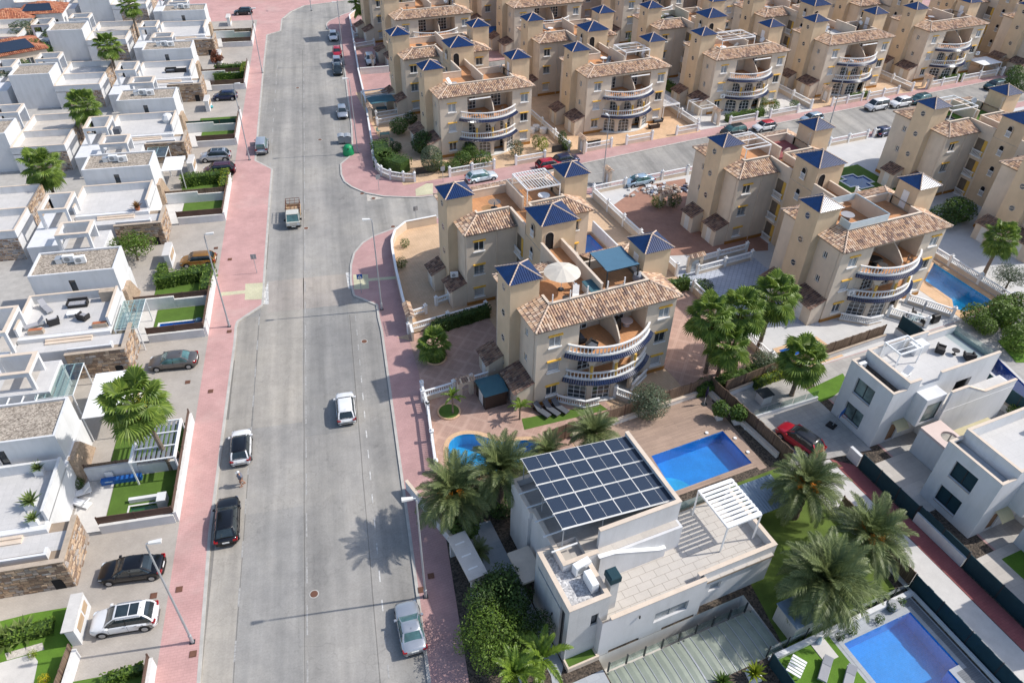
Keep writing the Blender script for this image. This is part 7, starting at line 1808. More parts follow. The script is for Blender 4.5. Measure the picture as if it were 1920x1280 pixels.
# ------------------------------------------------------------------ street furniture
def lamp(px_, h, ang, label):
    p = P(px_[0], px_[1], ZS); t = thing('street_lamp', label, 'street lamp', (p.x, p.y, ZS), ang, 'street lamps')
    q = MB(); q.tube([(0, 0, 0), (0, 0, .9), (0, 0, .92), (0, 0, h-.3), (.05, 0, h-.06), (.3, 0, h)], [.12, .12, .085, .055, .05, .045], 10); q.build('pole', 'galv', t)
    b = MB(); b.box(-.18, .18, -.18, .18, 0, .04); b.build('base_plate', 'dark_metal', t)
    a = MB(); a.add([(.2, -.11, h-.06), (.95, -.17, h-.04), (.95, .17, h-.04), (.2, .11, h-.06), (.2, -.09, h+.06), (.95, -.14, h+.1), (.95, .14, h+.1), (.2, .09, h+.06)], [(3, 2, 1, 0), (4, 5, 6, 7), (0, 1, 5, 4), (1, 2, 6, 5), (2, 3, 7, 6), (3, 0, 4, 7)]); a.build('lamp_head', 'white_dirty', t)
    d = MB(); d.box(.55, .9, -.12, .12, h-.075, h-.05); d.build('lens', 'head_lamp', t); return t
for i, (x, y, lb) in enumerate(((361, 1203, 'street lamp nearest the camera on the left pavement'), (430, 612, 'street lamp on the left pavement by the tactile paving'), (468, 300, 'street lamp on the left pavement by the van with open door'), (492, 137, 'street lamp on the upper left pavement'))): lamp((x, y), 11.5, 0, lb)
for i, (x, y, lb) in enumerate(((798, 1118, 'street lamp on the right pavement beside the silver coupe'), (716, 580, 'street lamp on the right pavement at the corner'), (671, 287, 'street lamp beside the green bottle bank'), (646, 122, 'street lamp at the upper right kerb'), (636, 32, 'street lamp at the top of the road'))): lamp((x, y), 11.5, PI, lb)
lamp((1128, 358), 11.0, AR+PI/2, 'tall street lamp on the cross street corner'); lamp((1555, 235), 11.0, AR-PI/2, 'street lamp behind the red roof terrace'); lamp((584, 20), 10, PI/2, 'street lamp at the very top left of the road')
def sign(px_, h, rz, label, plate, c, sym=True):
    p = P(px_[0], px_[1], ZS); t = thing('road_sign', label, 'road sign', (p.x, p.y, ZS), rz, 'road signs')
    q = MB(); q.cyl(0, 0, 0, h, .035, 7); q.build('pole', 'galv', t); b = MB(); b.box(-.32, .32, -.05, -.03, h-.66, h+.0); b.build('plate', c, t)
    if sym:
        w = MB(); w.add([(0, -.052, h-.1), (-.26, -.052, h-.56), (.26, -.052, h-.56)], [(0, 1, 2)]); w.build('triangle', 'white_paint', t)
        f = MB(); f.add([(.0, -.055, h-.22), (-.05, -.055, h-.30), (0, -.055, h-.36), (.05, -.055, h-.30)], [(0, 1, 2, 3)]); f.bar((0, -.055, h-.34), (-.09, -.055, h-.52), .035, .004); f.bar((0, -.055, h-.34), (.08, -.055, h-.52), .035, .004); f.build('walking_figure', 'black_plastic', t)
    return t
sign((678, 549), 2.6, 0, 'blue square crossing sign on the right pavement', 'blue', 'blue_plastic'); sign((482, 512), 2.6, PI, 'crossing sign seen from behind on the left pavement', 'grey', 'grey_plastic', False)
sign((711, 357), 2.4, AR, 'slim sign pole at the curved street corner', 'grey', 'grey_plastic', False); sign((781, 420), 2.6, AR+PI, 'sign pole on the lower corner of the cross street', 'grey', 'grey_plastic', False); sign((831, 341), 2.4, AR, 'sign pole behind the pale blue car', 'grey', 'grey_plastic', False)
# bottle bank and refuse bins
p = P(654, 289, .05); t = thing('bottle_bank', 'green igloo shaped bottle bank at the right kerb', 'recycling bin', (p.x, p.y, .01))
b = MB(); b.lathe(0, 0, [(.82, 0), (.86, .1), (.84, .7), (.74, 1.15), (.52, 1.48), (.2, 1.62), (.05, 1.64)], 18); b.build('shell', 'green_plastic', t, True); b = MB(); b.tube([(-.1, 0, 1.6), (-.08, 0, 1.75), (.08, 0, 1.75), (.1, 0, 1.6)], .025, 6); b.build('lifting_eye', 'dark_metal', t)
for a in (0, PI/2, PI, -PI/2): q = MB(); q.tube([(.70*math.cos(a), .70*math.sin(a), 1.2), (.78*math.cos(a), .78*math.sin(a), 1.16)], .12, 10); q.build('port', 'black_plastic', t)
for i, (x, y) in enumerate(((640, 262), (652, 262))):
    p = P(x, y, .5); t = thing('refuse_bin', ['left grey wheeled refuse container above the bottle bank', 'right grey wheeled refuse container above the bottle bank'][i], 'refuse bin', (p.x, p.y, .01), PI/2, 'refuse containers')
    b = MB(); b.add([(-.6, -.45, .2), (.6, -.45, .2), (.6, .45, .2), (-.6, .45, .2), (-.68, -.52, 1.2), (.68, -.52, 1.2), (.68, .52, 1.2), (-.68, .52, 1.2)], [(3, 2, 1, 0), (0, 1, 5, 4), (1, 2, 6, 5), (2, 3, 7, 6), (3, 0, 4, 7)]); b.build('body', 'grey_plastic', t)
    b = MB(); [b.quad((-.7, -.54+.27*k, 1.2+.16*math.sin(PI*k/4)), (.7, -.54+.27*k, 1.2+.16*math.sin(PI*k/4)), (.7, -.54+.27*(k+1), 1.2+.16*math.sin(PI*(k+1)/4)), (-.7, -.54+.27*(k+1), 1.2+.16*math.sin(PI*(k+1)/4))) for k in range(4)]; b.build('lid', 'steel_lid' if 'steel_lid' in MT else 'galv', t)
    for x_ in (-.5, .5):
        for y_ in (-.35, .35): q = MB(); q.tube([(x_, y_-.03, .1), (x_, y_+.03, .1)], .1, 10); q.build('wheel', 'tyre', t)
# manholes and inspection covers
def cover(px_, r, z, label, sq=False, m='rust'):
    p = P(px_[0], px_[1], z); t = thing('manhole_cover' if not sq else 'inspection_cover', label, 'manhole', (p.x, p.y, z), 0, 'covers')
    b = MB(); (b.box(-r, r, -r, r, 0, .012) if sq else b.cyl(0, 0, 0, .012, r, 18)); b.build('frame', 'kerb_stone' if not sq else m, t)
    c = MB(); (c.box(-r*.85, r*.85, -r*.85, r*.85, .012, .018) if sq else c.cyl(0, 0, .012, .02, r*.8, 18)); c.build('lid', m, t)
for i, (x, y) in enumerate(((589, 1113), (574, 428), (558, 165), (600, 262), (700, 372), (679, 363), (737, 425), (683, 640))): cover((x, y), .36, .012, 'round manhole cover '+['in the middle of the near road', 'behind the driving truck', 'in the upper part of the road', 'on stained asphalt by the bottle bank', 'at the mouth of the cross street', 'by the curved kerb of the cross street', 'on the lower corner of the cross street', 'in the right lane by the raised kerb'][i])
for i, (x, y) in enumerate(((288, 1116), (336, 1104), (362, 1225), (395, 733), (352, 716), (430, 621), (808, 1079), (790, 1105), (405, 465), (404, 478), (431, 486))): cover((x, y), .24, ZS+.035, 'square metal inspection cover, '+['drive of the nearest two cars', 'pavement below the nearest two cars', 'pavement at the foot of the nearest lamp', 'left pavement by the grey saloon', 'drive of the grey saloon', 'foot of the second left lamp', 'right pavement above the silver coupe', 'beside the right lamp foot', 'upper drive of the orange car', 'lower drive of the orange car', 'left pavement by the orange car'][i], True)
# ------------------------------------------------------------------ walls along the right-hand pavement and the streets
gw = lambda pts, lab, **k: garden_wall(pts, lab, **k)
def fbp(*q): return [FB(x, y) for x, y in q]
W3 = WALLW
garden_wall([W3[3], (W3[3][0]+(W3[2][0]-W3[3][0])*.52, W3[3][1]+(W3[2][1]-W3[3][1])*.52)], 'white balustrade along the pavement beside the kidney pool', .35, group='garden balustrades', bal_h=.75)
garden_wall([W3[4], W3[3]], 'short balustrade next to the pavement gate of the first block', .35, bal_h=.75)
garden_wall([W3[6], W3[7], W3[8], W3[9], W3[10], W3[11], FB(-4.6, 22.9)], 'curved white capped wall around the street corner yard', 1.15, rail=False, posts=False, wall='stucco_sand')
garden_wall([W3[5], W3[6]], 'pavement wall with tiled gate pillar, first block', 1.2, rail=False, posts=False)
garden_wall(fbp((-15.0, 1.9), (-5.9, 2.4)), 'white balustrade between the sand yard and the diamond yard', .5)
garden_wall(fbp((-16.9, -8.7), (-13.7, -8.6)), 'short white balustrade with arched gate on the diamond paving', .6, bal_h=.6)
garden_wall(fbp((-11.8, -8.5), (-9.3, -8.4)), 'balustrade between arched gate and teal roofed shed', .6, bal_h=.6)
garden_wall(fbp((-13.9, 4.4), (-12.2, 4.6)), 'little white balustrade at the pavement edge of the sand yard', .4, bal_h=.5); garden_wall(fbp((-10.6, 5.6), (-8.9, 5.9)), 'little white balustrade in front of the sand yard store', .4, bal_h=.5)
garden_wall(fbp((-5.0, -13.85), (-2.9, -15.6), (-1.4, -15.7)), 'white balustrade of the ground floor bay, first block', .25, bal_h=.7, posts=False)
garden_wall(fbp((.6, -15.3), (3.2, -18.6)), 'stepped white balustrade descending beside the feathery shrub', .5, bal_h=.7); garden_wall(fbp((2.4, -15.3), (5.0, -13.9)), 'white balustrade at the right of the bay windows', .3, bal_h=.7, posts=False)
garden_wall(fbp((18.1, -17), (18.1, -3)), 'white balustrade between the first two cream blocks', .7); garden_wall(fbp((18.1, .5), (18.1, 21.5)), 'long pale wall along the lane behind the first block', 1.0, rail=True, bal_h=.5)
plain_wall(fbp((13.6, 5.2), (13.6, 13.4)), 'white wall beside the slim blue pool', 1.6, .2, 'stucco_white', None, z=ZS)
for (a, b, lab) in (((20.5, 1.6), (29.4, 1.8), 'upper white balustrade of the blue tiled yard'), ((20.6, -.2), (28.8, 0), 'lower white balustrade of the blue tiled yard')): garden_wall(fbp(a, b), lab, .5)
garden_wall(fbp((30.2, -13.9), (32.6, -15.9), (34.4, -16)), 'white balustrade of the ground floor bay, second block', .25, bal_h=.7, posts=False); garden_wall(fbp((36, -15.4), (38.4, -18.6)), 'white balustrade stair of the second block terrace', .4, bal_h=.7); garden_wall(fbp((40.0, -14.2), (42.6, -18.4)), 'white balustrade at the pool side of the second block', .4, bal_h=.7)
garden_wall(fbp((51.2, -19), (51.2, -6)), 'long white balustrade beside the turquoise pool', .6); garden_wall(fbp((53.3, -5), (53.3, 8)), 'white balustrade behind the second cream block', .6)
for (a, b, lab) in (((18.8, 22.6), (24.0, 22.7), 'street wall at the lane mouth'), ((25.8, 22.7), (34.6, 22.7), 'street balustrade in front of the rubble garden'), ((34.7, 22.7), (47, 22.8), 'street balustrade behind the second block'), ((54, 22.8), (70, 23.0), 'street balustrade by the cross pool garden'), ((71.5, 23.0), (90, 23.2), 'street balustrade of the turf roof block')): garden_wall(fbp(a, b), 'white '+lab, .55)
# far side of the cross street
cw = PP([(700, 300), (706, 318), (716, 329), (732.5, 336), (757, 340), (778, 341)], ZS)
garden_wall(cw, 'curved white balustrade at the street corner', .55, posts='ends', ends=True)
FS = [((1.6, 34.9), (8.6, 34.9), 'behind the pale blue car'), ((12.2, 35.0), (17.0, 35.0), 'in front of the yucca garden'), ((24.2, 35.2), (28.8, 35.3), 'left of the orange yard gate'), ((31.6, 35.3), (36.4, 35.4), 'right of the orange yard gate'), ((41.2, 35.5), (45.4, 35.6), 'at the end of orange yard'), ((52, 35.7), (57.5, 35.8), 'behind the black people carrier'), ((60.5, 35.8), (66.5, 35.9), 'behind the red roofed car'), ((74.5, 36.1), (81.5, 36.2), 'behind the white van'), ((83, 36.2), (90.5, 36.4), 'behind the white crossover'), ((98, 36.5), (106, 36.7), 'by the low turf hedge'), ((107.5, 36.7), (117, 36.9), 'below the white sail canopy')]
for a, b, lab in FS: garden_wall(fbp(a, b), 'white street balustrade '+lab, .6)
for i, x in enumerate((21.9, 46.0, 70.1, 94.2, 118.3)): garden_wall(fbp((x, 36.5), (x, 56)), 'white balustrade between cream blocks, '+['first', 'second', 'third', 'fourth', 'fifth'][i]+' from the main road', .7)
garden_wall([P(702, 300, ZS).xy, P(688, 212, ZS).xy], 'white capped wall along the upper pavement, lower part', .9, rail=False, posts=False); garden_wall([P(687, 200, ZS).xy, P(673, 140, ZS).xy, P(660, 60, ZS).xy], 'white capped wall along the upper pavement, upper part', .9, rail=False, posts=False); garden_wall([P(660, 58, ZS).xy, P(656, 36, ZS).xy, P(668, 26, ZS).xy, P(690, 26, ZS).xy], 'white wall around the upper corner palm garden', .9, rail=False, posts=False)
for a, b, lab in (((706, 223), (786, 210), 'in front of the gravel yard'), ((708, 236), (770, 224), 'second row in front of the gravel yard'), ((666, 92), (702, 86), 'beside the parked white yard car'), ((664, 72), (716, 66), 'behind the parked white yard car'), ((744, 205), (760, 200), 'by the blue gazebo')): garden_wall([P(*a, ZS).xy, P(*b, ZS).xy], 'white balustrade '+lab, .4, bal_h=.6)
plain_wall([P(676, 140, ZS).xy, P(730, 136, ZS).xy], 'pale garden wall crossing beside the yard car', 1.2, .25, 'stucco_offwhite', 'white_dirty', z=ZS)
# tiled gate pillars and arches
def gate_arch(px_, rz, label, w=1.6, h=2.3, z=ZS, door=None):
    p = P(px_[0], px_[1], z); t = thing('gate_arch', label, 'gate', (p.x, p.y, z), rz, 'tiled gate arches')
    for s in (-1, 1): b = MB(); b.box(s*w/2-.2, s*w/2+.2, -.2, .2, 0, h-.5); b.build('pillar', 'stucco_sand', t)
    b = MB(); n = 10; ps = [((w/2-.2)*math.cos(PI*k/n), h-.5-.35+.35*math.sin(PI*k/n)+.0) for k in range(n+1)]
    for k in range(n): (x0, z0), (x1, z1) = ps[k], ps[k+1]; [b.quad((x0, y, z0), (x1, y, z1), (x1, y, h), (x0, y, h)) for y in (-.2, .2)]; b.quad((x0, -.2, z0), (x1, -.2, z1), (x1, .2, z1), (x0, .2, z0))
    b.box(-w/2-.2, -w/2+.2, -.199, .199, h-.5, h); b.box(w/2-.2, w/2+.2, -.199, .199, h-.5, h); b.build('arch', 'stucco_sand', t)
    r = MB(); tile_slope(r, (-w/2-.35, -.38, h), (w/2+.35, -.38, h), (w/2+.35, 0, h+.3), (-w/2-.35, 0, h+.3), .25, .38); tile_slope(r, (w/2+.35, .38, h), (-w/2-.35, .38, h), (-w/2-.35, 0, h+.3), (w/2+.35, 0, h+.3), .25, .38); kind(r.build('tiles', 'clay_tile', t), 'stuff')
    if door: d = MB(); d.box(-w/2+.2, w/2-.2, -.03, .03, .1, h-.6); d.build('gate_leaf', door, t)
    return t
gate_arch((768, 612), PI/2+R(4), 'tiled gate arch on the pavement below the sand yard', 2.0, 2.2, door='teal_screen'); gate_arch((873, 740), AR, 'small tiled arch on the diamond paving', 1.2, 2.0); gate_arch((1300, 508), AR, 'tiled gate with pale blue door between yards', 1.6, 2.2, door='paint_pale'); gate_arch((695, 225), PI/2+R(4), 'tiled gate arch on the upper pavement', 2.0, 2.3); gate_arch((1090, 285), AR+PI/2, 'tiled gate pillar by the orange yard', 1.4, 2.4, door='white_paint'); gate_arch((1340, 232), AR+PI/2, 'tiled gate pillar with white doors behind black car', 1.4, 2.4, door='white_paint'); gate_arch((1545, 190), AR+PI/2, 'tiled gate pillar beside white double gate', 1.4, 2.4, door='white_paint'); gate_arch((1735, 165), AR+PI/2, 'tiled gate pillar by the low turf hedge', 1.4, 2.2); gate_arch((1245, 388), AR, 'arched gate in the brown tiled garden', 1.4, 2.2); gate_arch((1138, 345), AR+PI/2, 'tiled gate pillar at the lane mouth', 1.2, 2.3, door='white_paint'); gate_arch((700, 130), PI/2, 'tiled arch beside the yard of the white car', 1.6, 2.2)
for x, y, w, lab in ((800, 325, 3.4, 'dark iron driveway gate at the corner plot'), (1048, 285, 2.6, 'dark iron gate beside the yucca garden'), (1112, 276, 2.6, 'iron gate of the orange yard'), (1195, 350, 2.4, 'iron gate at the lane mouth')):
    p = P(x, y, ZS); t = thing('iron_gate', lab, 'gate', (p.x, p.y, ZS), AR, 'iron gates'); b = MB(); [b.bar((-w/2+w*k/14, 0, .05), (-w/2+w*k/14, 0, 1.25+.25*math.sin(PI*k/14)), .03) for k in range(15)]; b.bar((-w/2, 0, .12), (w/2, 0, .12), .05); b.bar((-w/2, 0, 1.1), (w/2, 0, 1.1), .05); b.build('bars', 'dark_metal', t); b = MB(); b.box(-w/2+.05, w/2-.05, -.012, .012, .1, 1.1); b.build('panel', 'dark_metal', t)
# ------------------------------------------------------------------ furniture and small things
def atz(px_, z): p = P(px_[0], px_[1], z); return (p.x, p.y, z)
def parasol(loc, label, r=1.5, h=2.4, m='fabric_cream', closed=False, lift=.55):
    t = thing('parasol', label, 'parasol', loc, .3, 'parasols'); q = MB(); q.cyl(0, 0, 0, h, .03, 8); q.build('pole', 'white_paint', t); b = MB(); b.cyl(0, 0, 0, .08, .3, 14); b.build('base', 'dark_metal', t)
    c = MB(); n = 10
    if closed: c.lathe(0, 0, [(.05, h*.42), (.13, h*.6), (.11, h*.85), (.03, h+.05)], 8); c.build('furled_canopy', m, t)
    else:
        for k in range(n):
            a0, a1 = 2*PI*k/n, 2*PI*(k+1)/n; am = (a0+a1)/2; pts = []
            for f in (0, .35, .7, 1): pts.append([(r*f*math.cos(a), r*f*math.sin(a), h+.04-lift*f**1.25-(.05*f if a == am else 0)) for a in (a0, am, a1)])
            for i in range(3): [c.quad(pts[i][j], pts[i+1][j], pts[i+1][j+1], pts[i][j+1]) for j in (0, 1)]
        c.build('canopy', m, t)
    return t
def gazebo(loc, rz, label, w, d, h, m, frame='dark_metal', peak=.0, group='gazebos'):
    t = thing('gazebo', label, 'gazebo', loc, rz, group)
    for x in (-w/2, w/2):
        for y in (-d/2, d/2): bx(t, 'leg', frame, x-.05, x+.05, y-.05, y+.05, 0, h)
    c = MB(); n = 6
    if peak: co = [(-w/2-.1, -d/2-.1, h), (w/2+.1, -d/2-.1, h), (w/2+.1, d/2+.1, h), (-w/2-.1, d/2+.1, h)]; [c.add([co[i], co[(i+1) % 4], (0, 0, h+peak)], [(0, 1, 2)]) for i in range(4)]
    else: [c.quad((-w/2-.05, -d/2-.05+(d+.1)*k/n, h+.06-.12*math.sin(PI*k/n)), (w/2+.05, -d/2-.05+(d+.1)*k/n, h+.06-.12*math.sin(PI*k/n)), (w/2+.05, -d/2-.05+(d+.1)*(k+1)/n, h+.06-.12*math.sin(PI*(k+1)/n)), (-w/2-.05, -d/2-.05+(d+.1)*(k+1)/n, h+.06-.12*math.sin(PI*(k+1)/n))) for k in range(n)]
    c.build('canopy', m, t)
    for y in (-d/2, d/2): bx(t, 'beam', frame, -w/2, w/2, y-.04, y+.04, h-.06, h)
    for x in (-w/2, w/2): bx(t, 'beam', frame, x-.04, x+.04, -d/2+.041, d/2-.041, h-.058, h-.002)
    return t
def lounger(loc, rz, label, m='fabric_white', fr_='white_paint', group='sun loungers', back=.55):
    t = thing('sun_lounger', label, 'sun lounger', loc, rz, group); bx(t, 'frame', fr_, -.95, .95, -.32, .32, .22, .28)
    for x in (-.8, .8):
        for y in (-.26, .26): bx(t, 'leg', fr_, x-.03, x+.03, y-.03, y+.03, 0, .22)
    bx(t, 'mattress', m, -.94, .35, -.3, .3, .281, .36, bev=.02); b = MB(); b.add([(.36, -.3, .3), (.36, .3, .3), (1.0, .3, .3+back), (1.0, -.3, .3+back), (.33, -.3, .38), (.33, .3, .38), (.95, .3, .38+back), (.95, -.3, .38+back)], [(0, 1, 2, 3), (7, 6, 5, 4), (0, 3, 7, 4), (1, 5, 6, 2), (2, 6, 7, 3), (0, 4, 5, 1)]); b.build('backrest', m, t); return t
def sofa(loc, rz, label, w=1.8, m='cushion_grey', fr_='rattan', group='outdoor sofas', name='outdoor_sofa'):
    t = thing(name, label, 'sofa' if w > 1.1 else 'armchair', loc, rz, group); bx(t, 'seat_base', fr_, -w/2, w/2, -.4, .4, .05, .34); bx(t, 'backrest', fr_, -w/2, w/2, .3, .42, .341, .75)
    for s in (-1, 1): bx(t, 'armrest', fr_, s*w/2-.07, s*w/2+.07, -.4, .29, .342, .6)
    n = max(1, round(w/.7))
    for k in range(n): x0 = -w/2+.1+(w-.2)*k/n; bx(t, 'seat_cushion', m, x0+.01, x0+(w-.2)/n-.01, -.38, .28, .345, .47, bev=.03)
    return t
def table(loc, label, r=.5, h=.72, m='white_paint', rz=0, sq=None, group='garden tables', leg=None):
    t = thing('garden_table', label, 'table', loc, rz, group)
    if sq:
        bx(t, 'top', m, -sq[0]/2, sq[0]/2, -sq[1]/2, sq[1]/2, h-.05, h)
        for x in (-1, 1):
            for y in (-1, 1): bx(t, 'leg', leg or m, x*(sq[0]/2-.08)-.03, x*(sq[0]/2-.08)+.03, y*(sq[1]/2-.08)-.03, y*(sq[1]/2-.08)+.03, 0, h-.05)
    else: q = MB(); q.cyl(0, 0, h-.05, h, r, 20); q.build('top', m, t); q = MB(); q.lathe(0, 0, [(.28*r/.5, 0), (.06, .08), (.05, h-.05)], 10); q.build('pedestal', leg or m, t)
    return t
def chair(loc, rz, label, m='rattan', group='garden chairs'):
    t = thing('garden_chair', label, 'chair', loc, rz, group); bx(t, 'seat', m, -.24, .24, -.24, .24, .40, .46); bx(t, 'backrest', m, -.24, .24, .2, .26, .461, .9)
    for x in (-.2, .2):
        for y in (-.2, .2): bx(t, 'leg', m, x-.02, x+.02, y-.02, y+.02, 0, .4)
    return t
# --- roof of the first cream block
f1 = bfr(0)
gazebo(onroof(0, 3.0, -8.6), AR, 'grey blue flat canopy on a dark frame, first block roof', 3.4, 3.4, 2.1, 'fabric_tealblue'); parasol(onroof(0, -2.6, -8.6), 'cream parasol open on the first block roof terrace', 1.75, 2.5)
lounger(onroof(0, -2.0, -10.4), AR+R(60), 'white sun lounger under the cream parasol'); table(onroof(0, -3.0, -10.4), 'low dark side table beside the white lounger', .35, .4, 'rattan')
t = thing('outdoor_kitchen', 'pale rounded kitchen counter with dark top by the divider wall', 'counter', onroof(0, -.35, -10.3), AR); bx(t, 'cabinet', 'stucco_offwhite', -.45, .45, -.9, .9, 0, .9, bev=.05); bx(t, 'worktop', 'fabric_teal', -.5, .5, -.95, .95, .9, .98)
t = thing('covered_barbecue', 'covered grey barbecue beside the right tower of first block', 'barbecue', onroof(0, 5.0, -10.1), AR); b = MB(); b.lathe(0, 0, [(.5, 0), (.6, .4), (.5, .8), (.15, 1.0)], 9); b.build('cover', 'cushion_light', t); sofa(onroof(0, 2.2, -10.9), AR+PI, 'dark round sofa seat under the grey blue canopy', 1.8); chair(onroof(0, -1.3, -9.0), AR+R(90), 'pale blue chair near the divider wall', 'paint_pale')
for k, x in enumerate((-4.9, -3.1, -1.3, .8, 2.6)): t = thing('glass_screen_post', ['first', 'second', 'third', 'fourth', 'fifth'][k]+' white post from the left on the terrace edge of first block', 'post', (*f1(x, -11.35), 10.3+ZS), AR, 'terrace posts'); bx(t, 'post', 'white_paint', -.05, .05, -.05, .05, 0, .9)
pergola(f1, .9, 4.9, 6.9, 11.0, RF+.06+ZS, RF+2.3, 12, 'white pergola on the rear roof of the first cream block', 'y', slat_w=.07); table(onroof(0, 3.4, 7.8), 'round white table beneath the rear roof pergola', .7); table(onroof(0, -2.4, 8.4), 'glass topped round table on the rear roof terrace', .7, .72, 'clear_glass', leg='dark_metal')
# --- other roofs
f2 = bfr(1); t = thing('terrace_screen', 'white metal screens round the roof terrace of the second block', 'screen', (*f2(0, 0), RF+1.0+ZS), R(10.8)); [bx(t, 'panel', 'screen_panel', *b_) for b_ in ((-5.2, .2, -11.42, -11.36, 0, .8), (.22, .28, -11.36, -6.4, 0, .8), (-5.26, -5.2, -11.36, -9.95, 0, .8), (-5.2, .2, -6.36, -6.3, 0, .8))]
pergola(f2, -4.9, -1.2, 6.9, 11.0, RF+.06+ZS, RF+2.2, 3, 'white framed pergola on the rear roof of the second block', 'x', slat_w=.1); t = thing('wall_disc', 'pink round mosaic table top leaning on the rear terrace wall', 'disc', (*f2(1.5, 6.75), RF+.6+ZS), R(10.8)); q = MB(); q.tube([(0, 0, .3), (0, .08, .33)], .55, 16); q.build('disc', 'portico_pink', t); table(onroof(1, -2.2, -8.2), 'covered oval tub on the orange terrace, second block', .75, .5, 'cushion_light')
pergola(bfr(2), -4.9, .0, 6.9, 11.0, RF+.06+ZS, RF+2.3, 2, 'white framed pergola on the turf roof terrace', 'x', slat_w=.1); sofa(onroof(2, -3.6, 8.0), 0, 'dark sofa on the green turf roof terrace', 1.6)
for i, (x0, x1, lb) in ((4, (.6, 5.0, 'white roof pergola on the block behind the orange yard')), (5, (-4.9, 1.8, 'long white roof pergola on the block with garden pergola'))): pergola(bfr(i), x0, x1, -11.0, -7.0, RF+.06+ZS, RF+2.2, 3, lb, 'x', slat_w=.08)
for i, x, y, lb in ((6, 2.6, -8.4, 'dark covered furniture on the roof of the van street block'), (5, -2.6, 8.6, 'dark sofas on the far roof terrace with turf')): sofa(onroof(i, x, y), .4, lb, 2.2)
for i, lb in ((3, 'corner block'), (4, 'orange yard block'), (6, 'white van block'), (7, 'sail canopy block'), (1, 'long pool block')):
    f = bfr(i); a = BLD[i].rotation_euler.z; tz = 6.05+ZS; p = f(-1.6, -14.2); table((*p, tz), 'small round table on the top balcony of the '+lb, .5, .72, 'rattan'); p = f(2.4, -14.2); chair((*p, tz), a+.4, 'chair on the top balcony of the '+lb, 'rattan_brown')
p = f1(-1.9, -14.0); sofa((*p, 6.05+ZS), AR+.5, 'grey lounge chair on the top balcony of the first block', 1.0, name='outdoor_armchair'); p = f1(-2.4, -12.4); sofa((*p, 6.05+ZS), AR+PI/2, 'grey sofa at the back of first block top balcony', 1.6); p = f1(1.8, -12.3); t = thing('covered_chair', 'black covered upright chair on the right top balcony', 'chair', (*p, 6.05+ZS), AR); b = MB(); b.lathe(0, 0, [(.4, 0), (.42, .5), (.3, 1.1), (.18, 1.35)], 8); b.build('cover', 'black_plastic', t); p = f1(2.9, -12.2); table((*p, 6.05+ZS), 'round pale fire bowl table on the right top balcony', .6, .6, 'portico_pink'); p = f2(-1.5, -13.0); table((*p, 6.05+ZS), 'large round black table on the top balcony, second block', .8, .7, 'black_plastic')
# awnings rolled under the eaves, wall air conditioners
for i, lb in ((3, 'corner block'), (4, 'orange yard block'), (5, 'garden pergola block'), (6, 'white van block')):
    f = bfr(i); t = thing('rolled_awning', 'rolled white awning above the top balcony, '+lb, 'awning', (*f(2.0 if i != 3 else -1.2, -13.75), 8.55+ZS), BLD[i].rotation_euler.z, 'awnings'); b = MB(); b.tube([(-1.7, 0, 0), (1.7, 0, 0)], .11, 8); b.build('roll', 'fabric_white', t)
for i, x, z, lb in ((1, -4.4, 3.2, 'second block left of the middle balcony'), (5, -4.9, 2.7, 'pergola block left of the balconies'), (2, -8.0, 3.0, 'turf roof block side'), (7, 7.8, 3.4, 'sail canopy block right')): f = bfr(i); ac_unit((*f(x, -13.75), z+ZS), BLD[i].rotation_euler.z, 'air conditioner on the wall, '+lb)
ac_unit((*f1(-8.2, 6.0), 3.0+ZS), 0, 'air conditioner on the store roof of the first block')
# --- yards of the cream blocks
p = P(921, 748, ZS); t = thing('garden_shed', 'dark rattan shed with teal roof on the diamond paving', 'shed', (p.x, p.y, ZS), AR); bx(t, 'walls', 'rattan_brown', -1.1, 1.1, -1.2, 1.2, 0, 1.8); b = MB(); b.add([(-1.25, -1.35, 1.8), (1.25, -1.35, 1.8), (1.25, 1.35, 1.8), (-1.25, 1.35, 1.8), (-1.25, 0, 2.15), (1.25, 0, 2.15)], [(0, 1, 5, 4), (2, 3, 4, 5), (1, 2, 5), (3, 0, 4)]); b.build('roof', 'fabric_teal', t); bx(t, 'door', 'white_dirty', -1.13, -1.10, -.6, .4, .1, 1.6)
for i, (x, y) in enumerate(((1016, 775), (1034, 772), (1050, 768))): lounger(atz((x, y), ZS+.03), AR+R(112), ['left', 'middle', 'right'][i]+' dark rattan lounger on the artificial grass', 'cushion_grey', 'rattan_brown')
gazebo(atz((716, 212), ZS), AR, 'blue roofed gazebo by the upper pavement', 4.2, 3.4, 2.5, 'fabric_teal', peak=.35); table(atz((716, 210), ZS), 'teal topped table under the blue roofed gazebo', sq=(1.8, 1.2), m='fabric_teal', leg='dark_metal')
p = P(795, 262, ZS); t = thing('garden_shed', 'small timber shed against the corner block', 'shed', (p.x, p.y, ZS), AR); bx(t, 'walls', 'wood_warm', -.9, .9, -1.0, 1.0, 0, 2.1); b = MB(); b.add([(-1, -1.1, 2.1), (1, -1.1, 2.1), (1, 1.1, 2.1), (-1, 1.1, 2.1), (0, -1.1, 2.5), (0, 1.1, 2.5)], [(0, 4, 5, 3), (1, 2, 5, 4), (0, 1, 4), (2, 3, 5)]); b.build('roof', 'wood_brown', t)
table(atz((722, 258), ZS), 'green garden table in the gravel yard', sq=(1.5, .9), m='green_faded'); [chair(atz(q_, ZS), a_, lb, 'green_faded') for q_, a_, lb in (((710, 250), 1, 'green chair left of the gravel yard table'), ((736, 268), 2.5, 'green chair below the gravel yard table'))]
